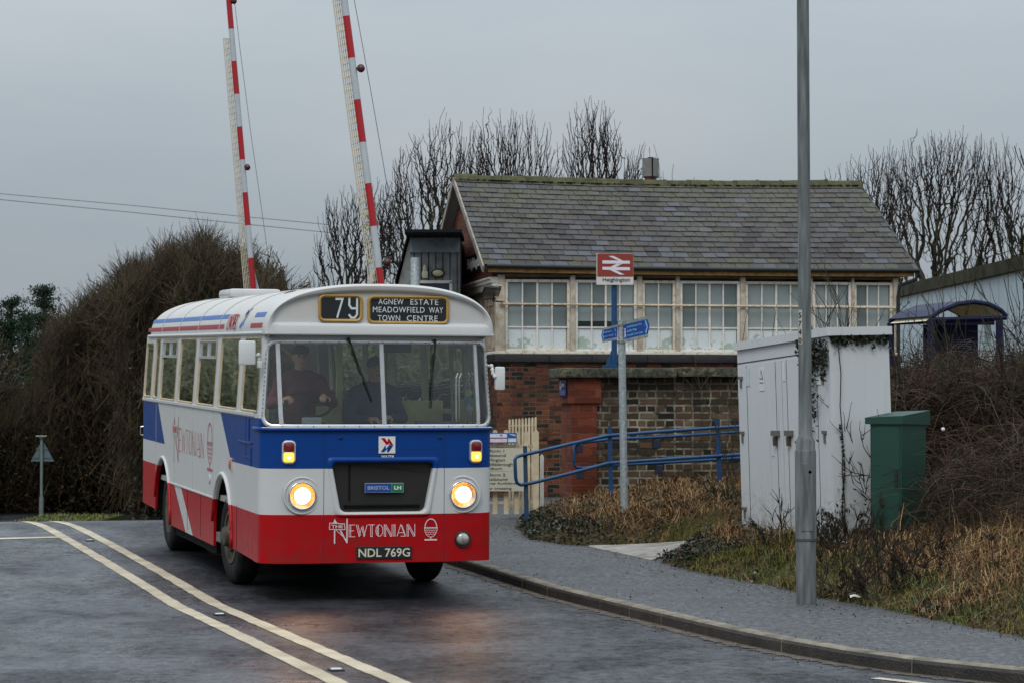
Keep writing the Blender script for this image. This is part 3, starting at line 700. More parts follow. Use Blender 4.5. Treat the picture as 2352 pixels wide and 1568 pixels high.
# waist rail and mouldings
mb=MB()
for side in(-1,1):
    x0=0 if side==-1 else BW
    y_0=.46 if side==-1 else 1.66
    mb.box((x0+side*.006,(y_0+8.85)/2,1.832),(.022,8.85-y_0,.036),bev=.006)
    mb.box((x0+side*.003,(3.0+6.28)/2,.868),(.02,3.28,.022),bev=.005)
mb.build('waist_rail',M_LIV,bus)
# arch mouldings
for side in(-1,1):
    x0=0 if side==-1 else BW
    for pth,rr in ((([(1.74,.42),(1.74,.62)]+arch(FYC,.635,.525,PI-.12,.15)),.024),(([(6.28,.36),(6.29,.60)]+arch(6.98,.69,.46,PI-.2,.25)),.020)):
        MB().tube([(x0+side*.004,y,z) for y,z in pth],rr,8).build('wheel_arch_moulding',M_LIV,bus,smooth=True)
# arch wells and underframe
mb=MB()
for side in(-1,1):
    for yc,zc,r in((FYC,.5,.62),(6.98,.45,.69)):
        xa=.03 if side==-1 else BW-.03; xb=.62 if side==-1 else BW-.62
        A=[(xa,yc+r*math.cos(a),zc+r*math.sin(a)) for a in np.linspace(.0,PI-.0,20)]; mb.rings([A,[(xb,y,z) for x,y,z in A]],closed=False); mb.add([(xb,y,z) for x,y,z in A],[tuple(range(20))])
mb.box((BW/2,5.0,.62),(1.2,7.9,.25)); mb.box((BW/2,.75,.47),(2.2,.7,.12)); mb.box((.10,4.6,.30),(.10,3.1,.09)); mb.box((BW-.12,4.6,.30),(.10,3.1,.09)); mb.box((.8,4.4,.42),(.7,.9,.3),bev=.05); mb.box((BW/2,2.25,.40),(1.5,.16,.14)); mb.box((BW/2,7.05,.42),(1.5,.3,.3),bev=.1)
mb.tube([(.16,6.15,.33),(.16,6.0,.30),(.5,5.7,.38)],.04,8)
mb.build('underframe',M_DK,bus)
# lower skirt flap seams, hatches, trim
for y,z,h_ in ((1.45,.65,.46),(3.9,.62,.46),(4.9,.62,.46),(.92,1.60,.40)): MB().box((-.0005,y,z),(.004,.006,h_)).build('panel_seam',M_DK,bus)
for y in(3.02,4.5,5.98,7.62): MB().box((-.001,y,1.35),(.004,.012,.92)).build('panel_joint',mat('joint strip grey',(.36,.36,.35),.5),bus)
mb=MB(); mb.box((-.006,.95,1.545),(.022,.78,.018),bev=.006); mb.box((-.004,.72,1.68),(.016,.02,.22),bev=.004); mb.box((-.004,.80,1.40),(.012,.42,.012),bev=.003); mb.box((-.004,.60,1.40),(.012,.012,.20),bev=.003)
mb.build('cab_step_trim',M_LIV,bus)
mb=MB()
for x in(.62,1.84): mb.add([FR(x-.0025,.39,.0008),FR(x+.0025,.39,.0008),FR(x+.0025,1.68,.0008),FR(x-.0025,1.68,.0008)],[(0,1,2,3)])
mb.add([FR(x,1.505+d,.0008) for d in(-.002,.002) for x in(.66,1.1,1.5,1.8)],[(0,1,5,4),(1,2,6,5),(2,3,7,6)])
mb.build('front_seams',mat('seam shadow gap',(.02,.025,.05),.7),bus)
# ledge below the windscreen
mb=MB(); ss=list(np.linspace(SY(.42,-1),SY(.42,1),90)); mb.tube([SK(s,1.700,.010) for s in ss],.021,8); mb.build('front_ledge',M_LIV,bus,smooth=True)
# ---- grille
mb=MB(); cx=1.215
def gofs(d): 
    c=Vector((cx,1.13)); out=[]
    for x,z in GR_IN:
        v=Vector((x,z))-c; out.append((x+d*(1 if v.x>0 else -1)*(1.0 if abs(v.x)>.36 else abs(v.x)/.36),z+d*(1 if v.y>0 else -1)*(1.0 if abs(v.y)>.20 else abs(v.y)/.20)))
    return out
mb.rings([[FR(x,z,.001) for x,z in gofs(.055)],[FR(x,z,.016) for x,z in gofs(.040)],[FR(x,z,.020) for x,z in gofs(.02)],[FR(x,z,.010) for x,z in gofs(.004)],[FR(x,z,-.02) for x,z in gofs(0)]])
gs=mb.build('grille_surround',M_LIV,bus,auto=60,fix=False)
m,n,b=nodes_mat('expanded metal mesh'); g=NG(n); o=g.obj(); s3=g.sep(o)
k1=g.m('FRACT',g.m('MULTIPLY',g.m('ADD',s3[0],s3[2]),55.0)); k2=g.m('FRACT',g.m('MULTIPLY',g.m('SUBTRACT',s3[0],s3[2]),55.0))
hole=g.m('MULTIPLY',g.m('GREATER_THAN',k1,.3),g.m('GREATER_THAN',k2,.3)); n.links.new(g.mix(hole,(.016,.011,.009),(.002,.002,.002)),b.inputs['Base Color']); b.inputs['Roughness'].default_value=.6
mb=MB(); mb.add([FR(x,z,-.055) for x,z in GR_IN],[tuple(range(len(GR_IN)))]); gm=mb.build('grille_mesh',m,bus,fix=False)
mb=MB(); mb.tube([FR(x,.945,-.045) for x in(.83,1.2,1.6)],.012,6); mb.tube([FR(x,.925,-.045) for x in(.83,1.2,1.6)],.006,6); mb.box(FR(.885,1.17,-.05),(.012,.01,.36)); mb.build('grille_bar',M_DK,bus)
badge=MB(); badge.box(FR(1.231,1.122,-.03),(.392,.012,.094)); bo=badge.build('grille_badge',mat('badge silver edge',(.5,.52,.55),.3,metal=.5),bus)
yb=FR(1.231,1.122,-.03).y-.0075
MB().box((1.171,yb,1.122),(.266,.004,.084)).build('badge_panel',mat('badge blue',(.01,.06,.26),.3),bo); MB().box((1.365,yb,1.122),(.114,.004,.084)).build('badge_panel',mat('badge green',(.0,.16,.055),.3),bo)
fb=lambda x0,z0,y_: (lambda u,v,d: Vector((x0+u,y_-d,z0+v)))
text_mb('BRISTOL',.22,.036,fb(1.062,1.104,yb-.003),bold=.01).build('badge_lettering',mat('badge pale letters',(.35,.42,.60),.4),bo); text_mb('LH',.072,.038,fb(1.33,1.103,yb-.003),bold=.04).build('badge_lettering',M_LET,bo)
# ---- lamps
M_HL=mat('headlamp glow',(1,.97,.9),.2,emit=(1.0,.92,.74),es=6.5); M_RIM=mat('headlamp amber reflector',(.75,.42,.10),.2,metal=.8,emit=(1.0,.45,.07),es=.9)
for x in(.405,2.035):
    c0=FR(x,1.050,0); M0=Matrix.Translation(c0)@Matrix.Rotation(PI/2,4,'X')
    h=MB().lathe([(.190,0),(.184,.010),(.172,.012),(.168,.003),(.145,.004),(.142,.006),(.12,.004)],36,M0).build('headlight',M_WPAINT,bus,smooth=True)
    MB().lathe([(.142,.005),(.138,.034),(.130,.036),(.124,.030)],36,M0).build('bezel',M_CHR,h,smooth=True)
    MB().lathe([(.124,.030),(.112,.020),(.098,.018)],36,M0).build('reflector',M_RIM,h,smooth=True)
    MB().lathe([(.100,.018),(.08,.030),(.04,.038),(.0,.041)],36,M0).build('lens',M_HL,h,smooth=True)
for x in(.405,2.035):
    L_=bpy.data.lights.new('headlamp_beam','SPOT'); L_.energy=12; L_.color=(1,.45,.14); L_.spot_size=R(75); L_.spot_blend=.9; L_.shadow_soft_size=.08
    lo_=bpy.data.objects.new('headlamp_beam',L_); C.objects.link(lo_); lo_.parent=bus; c_=FR(x,1.05,.10); lo_.location=c_; lo_.rotation_euler=(R(90-17),0,PI)
c0=FR(2.035,.605,0); M0=Matrix.Translation(c0)@Matrix.Rotation(PI/2,4,'X')
h=MB().lathe([(.085,0),(.083,.02),(.076,.024),(.072,.016)],30,M0).build('fog_lamp',M_BLK,bus,smooth=True)
MB().lathe([(.072,.018),(.05,.036),(.02,.045),(0,.046)],30,M0).build('lens',mat('clear ribbed lens',(.42,.40,.36),.16,metal=.55,var=.5,vscale=14),h,smooth=True)
M_IR=mat('red lamp lens',(.16,.004,.006),.2,coat=.6); M_IA=mat('lit amber lens',(1,.5,.05),.25,emit=(1,.47,.05),es=1.4,coat=.3); M_IAH=mat('amber lamp hot spot',(1,.9,.6),.25,emit=(1,.82,.45),es=5)
for i,x in enumerate((.275,2.165)):
    pts,_=rrect(x-.066,x+.066,1.362,1.592,.045,5); ip,_=rrect(x-.052,x+.052,1.376,1.578,.035,5)
    mb=MB(); mb.rings([[FR(u,v,0) for u,v in pts],[FR(u,v,.022) for u,v in pts],[FR(u,v,.026) for u,v in ip],[FR(u,v,.018) for u,v in ip]]); mb.add([FR(u,v,.018) for u,v in ip],[tuple(range(len(ip)))])
    h=mb.build('indicator_lamp',M_ALU,bus,auto=60)
    def lens(nm,z0,z1,m_,th):
        p_,_=rrect(x-.050,x+.050,z0,z1,.02,4); q_,_=rrect(x-.036,x+.036,z0+.012,z1-.012,.02,4); mb=MB()
        mb.rings([[FR(u,v,.018) for u,v in p_],[FR(u,v,.018+th*.7) for u,v in p_],[FR(u,v,.018+th) for u,v in q_]]); mb.add([FR(u,v,.018+th) for u,v in q_],[tuple(range(len(q_)))]); return mb.build(nm,m_,h,auto=50)
    lens('red_lens',1.482,1.574,M_IR,.022); lens('amber_lens',1.380,1.474,M_IA,.024)
    MB().sphere(FR(x+(.005 if i==0 else 0),1.425,.040),(.024 if i==0 else .017,.008,.017),10,6).build('bulb_glow',M_IAH,h)
for x in(.785,1.79): MB().sphere(FR(x,1.615,.004),(.022,.014,.010),10,6).build('washer_jet',M_BLK,bus,smooth=True)
h=MB().box((-.006,1.77,1.285),(.025,.05,.135),bev=.008).build('side_repeater',M_ALU,bus); MB().sphere((-.02,1.77,1.285),(.018,.02,.055),10,8).build('lens',mat('amber lens unlit',(.45,.10,.01),.3),h,smooth=True)
MB().lathe([(.05,0),(.05,.012),(.0,.014)],16,Matrix.Translation((-.001,3.25,1.06))@Matrix.Rotation(-PI/2,4,'Y')).build('filler_cap',M_LIV,bus)
mb=MB().tube([(.03,9.0,1.47),(-.015,9.01,1.46),(-.015,9.01,1.36),(.03,9.0,1.35)],.009,8); mb.build('rear_handle',M_CHR,bus)
# ---- wipers
def wiper(px,pz,ex,ez,ax,az):
    mb=MB(); mb.sphere(FR(px,pz,.045),.018,8,6); mb.tube([FR(px,pz,.0),FR(px,pz,.06)],.012,8)
    mid=(px+(ex-px)*.42,pz+(ez-pz)*.42)
    mb.tube([FR(px,pz,.055),FR(px+(mid[0]-px)*.6+ax,pz+(mid[1]-pz)*.6+az,.055),FR(mid[0],mid[1],.035)],[.013,.009,.006],6)
    w_=mb.build('wiper',M_BLK,bus)
    b2=MB(); s=(px+(ex-px)*.18,pz+(ez-pz)*.18); b2.tube([FR(s[0],s[1],.022),FR((s[0]+ex)/2,(s[1]+ez)/2,.026),FR(ex,ez,.02)],.011,5); b2.build('wiper_blade',M_RUB,w_)
wiper(.845,2.585,1.10,1.975,.0,.0); wiper(1.757,2.575,1.696,1.91,0,0)
MB().box(FR(1.735,2.552,.03),(.05,.03,.02)).build('wiper_stop',M_WHT,bus)
# ---- mirrors
M_MIR=mat('white mirror shell',(.62,.63,.61),.35,coat=.2)
mb=MB(); mb.box((-.135,.10,2.445),(.165,.055,.235),bev=.02); mo=mb.build('mirror',M_MIR,bus,auto=40)
mb=MB(); mb.tube([(-.052,.11,2.42),(-.02,.12,2.42),(-.015,.13,2.36),(.03,.16,2.35)],.012,8); mb.sphere((-.02,.12,2.425),.022,8,6); mb.sphere((-.012,.13,2.385),.02,8,6); mb.box((-.005,.13,2.335),(.05,.04,.075),bev=.01); mb.build('mirror_arm',M_MIR,mo,auto=50)
mb=MB(); mb.box((2.428,.10,2.205),(.105,.055,.235),bev=.022); mo=mb.build('mirror',M_MIR,bus,auto=40)
mb=MB(); mb.tube([(2.32,.16,2.33),(2.352,.12,2.33),(2.355,.09,2.25),(2.39,.09,2.22)],.014,8)
for q in ((2.345,.12,2.33),(2.352,.11,2.29),(2.356,.10,2.255),(2.37,.08,2.225)): mb.sphere(q,.021,8,6)
mb.build('mirror_arm',M_MIR,mo,auto=50)
MB().box((.93,6.2,3.145),(.62,.9,.11),bev=.05).build('roof_vent',M_WPAINT,bus,auto=50)
# ---- wheels
def wheel(xc,yc,side,steer=0,dual=False):
    M0=Matrix.Translation((xc,yc,.50))@Matrix.Rotation(steer,4,'Z')@Matrix.Rotation(PI/2,4,'Y')@Matrix.Diagonal((1,1,side,1))
    wd=.125 if not dual else .26
    t=MB().lathe([(.30,-wd),(.42,-wd),(.475,-wd+.02),(.50,-wd+.05),(.50,wd-.05),(.475,wd-.02),(.42,wd),(.30,wd-.01),(.285,wd-.03)],48,M0).build('wheel',M_TYRE,bus,auto=50)
    if not dual: MB().lathe([(.29,.10),(.285,.12),(.255,.115),(.245,.06),(.20,.055),(.17,.09),(.155,.13),(.11,.14),(.10,.19),(.07,.205),(0,.207)],40,M0).build('rim',M_HUB,t,auto=50)
    else: MB().lathe([(.29,.24),(.285,.25),(.265,.24),(.25,.02),(.16,.0),(.14,.10),(.09,.11),(0,.11)],40,M0).build('rim',M_HUB,t,auto=50)
    nb=MB()
    for k in range(10):
        a=2*PI*k/10; nb.lathe([(.017,0),(.017,.04),(.0,.042)],6,M0@Matrix.Translation((.205*math.cos(a),.205*math.sin(a),.055 if not dual else .01)))
    nb.build('wheel_nuts',M_HUB,t)
wheel(.185,2.27,-1,R(4)); wheel(BW-.185,2.27,1,R(4)); wheel(.33,7.05,-1,0,True); wheel(BW-.33,7.05,1,0,True)
# ---- lettering and emblems
def FS(y0,z0,off=.002): # offside surface, text runs from the rear forwards
    return lambda u,v,d: Vector((-off-d,y0-u,z0+v))
FF=lambda x0,z0,off=.002: (lambda u,v,d: FR(x0+u,z0+v,off+d))
E_=[[(0,0),(0,1),(1,1)],[(0,0),(1,0)],[(0,.5),(.8,.5)],[(.28,.0),(.28,1)]]
DECO={'E':E_,'W':[[(0,1),(.28,0),(.5,.8),(.72,0),(1,1)],[(.16,1),(.38,.1)],[(.6,.9),(.80,.12)]],'T':[[(0,1),(1,1)],[(.38,1),(.38,0),(.62,0),(.62,1)]],
 'O':[[(.5+.5*math.cos(a),.5+.5*math.sin(a)) for a in np.linspace(0,2*PI,13)],[(.22,.2),(.22,.8)],[(.36,.06),(.36,.94)]],'N':[[(0,0),(0,1),(.8,.05),(.8,0),(1,0),(1,1)],[(.2,1),(.95,.1)],[(0,0),(.18,0),(.18,.8)]],
 'I':[[(.2,0),(.2,1)],[(.7,0),(.7,1)]],'A':[[(0,0),(.42,1),(.95,0)],[(.2,.3),(.7,.3)],[(.55,.95),(.98,0)],[(.45,.0),(.95,0)]]}
def newtonian(fn,W_,H_,wd,parent,m_):
    """deco lettering: tall N with a ribbon, then small capitals"""
    mb=MB(); f=lambda u,v,d: fn(u,v,d); N=W_*.205
    stroke(mb,[(N*.28,0),(N*.28,H_*.97),(N*.98,H_*.02),(N*.98,H_)],wd*2.0,f); stroke(mb,[(N*.28,H_*.97),(N*.2,H_*.8)],wd,f)
    stroke(mb,[(N*.36,H_*.55),(N*.98,H_*.12)],wd,f)
    widths={'E':.07,'W':.13,'T':.075,'O':.085,'N':.095,'I':.03,'A':.105}; x=N+W_*.02
    for ch in 'EWTONIAN':
        w_=widths[ch]*W_*.97
        for pl in DECO[ch]: stroke(mb,[(x+a*w_,H_*.26+b2*H_*.49) for a,b2 in pl],wd,f)
        x+=w_+W_*.0155
    o1=mb.build('name_lettering',m_,parent,fix=False)
    r=MB(); 
    for i,q in enumerate(([(-.02,.58),(.86,.56),(.84,.80),(0,.84)],)): r.add([f(a*N,b2*H_,.0034) for a,b2 in q],[(0,1,2,3)])
    return o1,r,N
lo1,rb,NN=newtonian(FF(.68,.582),.86,.237,.0065,bus,mat('pale pink white lettering',(.70,.56,.56),.5))
rb.build('ribbon',M_RPAINT,lo1,fix=False)
mb=MB(); q=[(-.02*NN,.58*.237),(.86*NN,.56*.237),(.84*NN,.80*.237),(0,.84*.237),(-.02*NN,.58*.237)]; stroke(mb,q,.007,FF(.68,.582),.006); mb.build('ribbon_edge',MATS['pale pink white lettering'],lo1,fix=False)
text_mb('THE',NN*.66,.034,lambda u,v,d: FR(.68+NN*.09+u,.582+.237*.62+v,.0075+d),bold=.01).build('ribbon_lettering',MATS['pale pink white lettering'],lo1)
def basket(fn,w_,h_,wd,m_,parent):
    mb=MB(); f=fn
    a=[(w_*.5+w_*.46*math.cos(t),h_*.60+h_*.38*math.sin(t)) for t in np.linspace(-.02,PI+.02,15)]; stroke(mb,a,wd*1.5,f)
    bowl=[(w_*.5+w_*.5*math.cos(t),h_*.60+h_*.42*math.sin(t)) for t in np.linspace(PI,2*PI,15)]; stroke(mb,bowl,wd,f); stroke(mb,[(0,h_*.60),(w_,h_*.60)],wd,f)
    for r_ in range(4):
        z=h_*(.53-.085*r_); hw=w_*.5*math.sqrt(max(0,1-((h_*.60-z)/(h_*.42))**2)); nn_=6-r_
        pts=[(w_*.5-hw+2*hw*i/(2*nn_),z+(h_*.05 if i%2 else 0)) for i in range(2*nn_+1)]; stroke(mb,pts,wd*.7,f,.0035)
    stroke(mb,[(w_*.5,h_*.18),(w_*.5,h_*.07)],wd*1.6,f); stroke(mb,[(w_*.05,h_*.06),(w_*.95,h_*.06)],wd*2.4,f); return mb.build('basket_emblem',m_,parent,fix=False)
basket(FF(1.637,.590),.132,.225,.006,MATS['pale pink white lettering'],bus)
M_RL=mat('worn red lettering',(.40,.07,.07),.5)
lo2,rb,NN=newtonian(FS(6.15,1.135),2.47,.545,.0095,bus,M_RL); rb.build('ribbon',M_WPAINT,lo2,fix=False); text_mb('THE',NN*.6,.07,lambda u,v,d: Vector((-.0065-d,6.15-NN*.12-u,1.135+.545*.64+v)),bold=.02).build('ribbon_lettering',M_RL,lo2)
basket(FS(3.43,1.13),.36,.55,.012,M_RL,bus)
# roof stripes and fleet name on the cove
def RS(y,z,off=.003):
    zz=(z-2.635)/.485; t=(1-max(0,min(.999,zz))**(1/.395))**(1/2.6); x=BW/2-(hw0+.01)*t; return Vector((x-off*.8,y,z+off*.4))
def rstripe(y0,y1,z0,z1,m_):
    mb=MB(); ys_=list(np.linspace(y0,y1,12)); mb.rings([[RS(y,z) for y in ys_] for z in np.linspace(z0,z1,4)],closed=False); mb.build('roof_stripe',m_,bus,fix=False)
M_SB=mat('faded blue stripe',(.035,.12,.36),.4,spec=.2); M_SR=mat('faded red stripe',(.32,.025,.03),.4,spec=.2)
rstripe(8.75,2.65,2.692,2.742,M_SR); rstripe(8.55,2.55,2.800,2.848,M_SB); rstripe(.98,.12,2.690,2.738,M_SR); rstripe(.88,.12,2.798,2.846,M_SB)
rf=lambda y0,z0:(lambda u,v,d: RS(y0-u,z0+v,.012+d))
text_mb('UNITED',.62,.165,rf(2.45,2.675),bold=-.01).build('fleet_lettering',M_SR,bus)
mb=MB(); stroke(mb,[(0,0),(.17,.16),(.12,.16)],.035,rf(1.58,2.70)); stroke(mb,[(.1,0),(.25,.14)],.03,rf(1.58,2.70)); mb.build('arrow_emblem',M_SB,bus,fix=False)
mb=MB(); stroke(mb,[(.13,.14),(.42,.36)],.035,rf(1.58,2.70)); stroke(mb,[(.24,.18),(.34,.36)],.03,rf(1.58,2.70)); mb.build('arrow_emblem',M_SR,bus,fix=False)
# logo plate, plate, small lettering
lp=MB().box(FR(1.248,1.547,.008),(.168,.008,.168)).build('logo_panel',mat('logo white',(.68,.66,.64),.4),bus); yl=FR(1.248,1.547,.008).y-.005
mb=MB(); mb.prism([(1.248+a,yl,1.547+b2) for a,b2 in((-.06,.068),(-.025,.068),(.005,.028),(.01,.062),(.022,.062),(.062,0),(.02,0),(.035,.022),(-.005,.0))],(0,-.002,0)); mb.build('arrow_emblem',M_RPAINT,lp)
mb=MB(); mb.prism([(1.248+a,yl,1.547+b2) for a,b2 in((.062,-.004),(.02,-.004),(-.012,-.04),(-.015,-.002),(-.062,-.07),(-.03,-.07),(.005,-.035),(.0,-.07),(.018,-.07))],(0,-.002,0)); mb.build('arrow_emblem',M_BPAINT,lp)
text_mb('WATER',.135,.028,FF(1.19,1.418,.002),bold=.02).build('small_lettering',M_LET,bus)
y2=FR(1.227,.484,.0); pl=MB().box((1.227,y2.y-.008,.484),(.56,.012,.122),bev=.004).build('number_plate',M_BLK,bus)
text_mb('NDL 769G',.52,.085,fb(.967,.442,y2.y-.015),bold=.012).build('plate_lettering',mat('plate letters',(.62,.58,.47),.45),pl)
# ---- interior
mb=MB(); mb.box((BW/2,4.9,.88),(BW-.1,7.9,.06)); mb.box((BW/2,.9,.62),(1.2,1.1,.05)); mb.build('floor',mat('grey floor lino',(.30,.30,.28),.7),bus)
mb=MB(); mb.box((BW/2,.36,1.56),(2.1,.40,.22),bev=.04); mb.box((.55,.62,1.66),(.5,.2,.12),bev=.03); mb.build('dashboard',mat('grey green dashboard',(.05,.055,.055),.5),bus)
MB().box((.535,.22,1.765),(.20,.06,.10),bev=.02).build('dash_box',mat('pale blue box',(.42,.50,.52),.5),bus)
mb=MB(); 
for a in np.linspace(0,2*PI,32,endpoint=False): pass
sw=Matrix.Translation((.55,.56,1.93))@Matrix.Rotation(R(28),4,'X')
mb.tube([sw@Vector((.245*math.cos(a),.245*math.sin(a),0)) for a in np.linspace(0,2*PI,32,endpoint=False)],.013,8,closed=True)
for a in(0,2.1,4.2): mb.tube([sw@Vector((0,0,0)),sw@Vector((.24*math.cos(a),.24*math.sin(a),0))],.010,6)
mb.tube([sw@Vector((0,0,0)),(.55,.42,1.5)],.03,8); mb.build('steering_wheel',M_BLK,bus,smooth=True)
mb=MB(); mb.box((.60,1.62,1.42),(1.05,.05,1.0)); mb.box((.60,1.62,2.72),(1.05,.05,.14)); mb.box((.10,1.62,2.3),(.06,.05,.8)); mb.box((1.10,1.62,2.3),(.06,.05,.8)); mb.mi=1; mb.build('cab_partition',[M_LIME,M_TRIM],bus)
mb=MB(); 
for x in(1.12,1.62): mb.tube([(x,1.68,.95),(x,1.68,3.0)],.02,8)
mb.build('grab_pole',mat('yellow grab pole',(.45,.42,.12),.4),bus)
mb=MB(); mb.box((1.95,1.95,1.45),(.7,.04,1.0),bev=.02); mb.mi=1; mb.box((1.5,.5,1.62),(1.0,.06,.22)); mb.build('front_panel',[M_LIME,M_LIME],bus)
MB().box((1.85,.42,1.70),(.42,.10,.14),bev=.01).build('ticket_shelf',mat('blue grey shelf',(.08,.13,.22),.6),bus)
M_SEAT=mat('dark moquette',(.12,.15,.18),.9,var=.4,vscale=20)
for row in range(7):
    y=2.75+.80*row
    for xc in (.56,1.80):
        s_=MB().box((xc,y,1.33),(.86,.42,.12),bev=.04).box((xc,y+.24,1.62),(.86,.09,.56),bev=.04).build('seat',M_SEAT,bus)
        MB().tube([(xc-.40,y+.25,1.35),(xc-.40,y+.27,1.90),(xc-.34,y+.27,1.965),(xc+.34,y+.27,1.965),(xc+.40,y+.27,1.90),(xc+.40,y+.25,1.35)],.014,6).build('seat_rail',M_CHR,s_,smooth=True)
MB().box((.55,1.22,1.42),(.5,.45,.14),bev=.05).box((.55,1.43,1.75),(.46,.10,.6),bev=.05).build('driver_seat',M_SEAT,bus)
# nearside entrance door
dr=MB(); fn=side_fn(1)
dr.mi=0
d1=cell(dr,.46,1.06,.46,2.635,(.53,1.0,1.30,2.50),.08,fn,depth=.03); d2=cell(dr,1.06,1.66,.46,2.635,(1.12,1.59,1.30,2.50),.08,fn,depth=.03); sheet(dr,[SY(.20,1),SY(.46,1)],[1.82,2.635],SK)
do=dr.build('door',[M_LIV,mat('grey door lining',(.70,.69,.64),.6)],bus,fix=False)
for a,b2 in((.53,1.0),(1.12,1.59)): mb=MB(); sheet(mb,[a,b2],[1.30,2.50],lambda y,z,o_: fn(y,z,-.012)); mb.build('door_pane',M_SDG,do,fix=False)
mb=MB(); 
for y in(1.0,1.15): mb.tube([(BW-.10,y,1.35),(BW-.12,y,1.4),(BW-.12,y,2.2),(BW-.10,y,2.25)],.012,6)
mb.build('door_grab_rail',M_CHR,do)
# advert cards and heater on the ceiling coves seen through the glass
mb=MB(); mb.box((1.1,3.4,2.72),(.30,.02,.20)); mb.box((1.75,3.0,2.70),(.22,.02,.26)); mb.build('advert_card',mat('faded red card',(.32,.10,.12),.6),bus)
MB().box((1.42,.34,2.50),(.30,.03,.09),bev=.03).build('inside_mirror',mat('dark mirror back',(.05,.06,.06),.4),bus)
# ============================================================ PEOPLE (remeshed into one continuous surface each)
M_SKIN=mat('skin',(.55,.33,.25),.5,var=.08); M_HAIR=mat('grey hair',(.22,.20,.18),.8)
def blob(name,parts,m_,parent,vox=.009,sm=4):
    mb=MB()
    for p in parts:
        if p[0]=='c': # capsule with taper
            _,a,b,r1,r2=p; a=Vector(a); b=Vector(b); mb.tube([a.lerp(b,t) for t in np.linspace(0,1,5)],[r1+(r2-r1)*t for t in np.linspace(0,1,5)],12); mb.sphere(a,r1,12,8); mb.sphere(b,r2,12,8)
        elif p[0]=='s': mb.sphere(p[1],p[2],16,12,p[3] if len(p)>3 else None)
    o=mb.build(name,m_,parent,smooth=True)
    r=o.modifiers.new('join','REMESH'); r.mode='VOXEL'; r.voxel_size=vox; r.use_smooth_shade=True
    if sm: s=o.modifiers.new('soft','SMOOTH'); s.iterations=sm; s.factor=.5
    dg=bpy.context.evaluated_depsgraph_get(); me=bpy.data.meshes.new_from_object(o.evaluated_get(dg)); o.modifiers.clear(); o.data=me; return o
def hand(c,d,up,side,grip=None):
    """palm + five bent fingers; d = direction of the fingers, up = back of the hand"""
    c=Vector(c); d=Vector(d).normalized(); up=Vector(up).normalized(); s=d.cross(up).normalized()*side; P_=[]
    P_.append(('c',c-d*.035,c+d*.03,.030,.032)); P_.append(('c',c-d*.03+s*.02,c+d*.03+s*.022,.017,.016)); P_.append(('c',c-d*.03-s*.02,c+d*.03-s*.022,.017,.015))
    for i,(o_,l) in enumerate(((.030,.068),(.011,.078),(-.009,.073),(-.028,.058))):
        k0=c+d*.04+s*o_; k1=k0+d*l*.45-up*l*.22; k2=k1-up*l*.42+d*l*.05; k3=k2-up*l*.18-d*l*.25
        P_+= [('c',k0,k1,.0105,.0095),('c',k1,k2,.0095,.0085),('c',k2,k3,.0085,.0075)]
    t0=c-d*.02+s*.03; t1=t0+s*.03+d*.02-up*.015; t2=t1+d*.03-up*.03; P_+= [('c',t0,t1,.014,.012),('c',t1,t2,.012,.009)]
    return P_
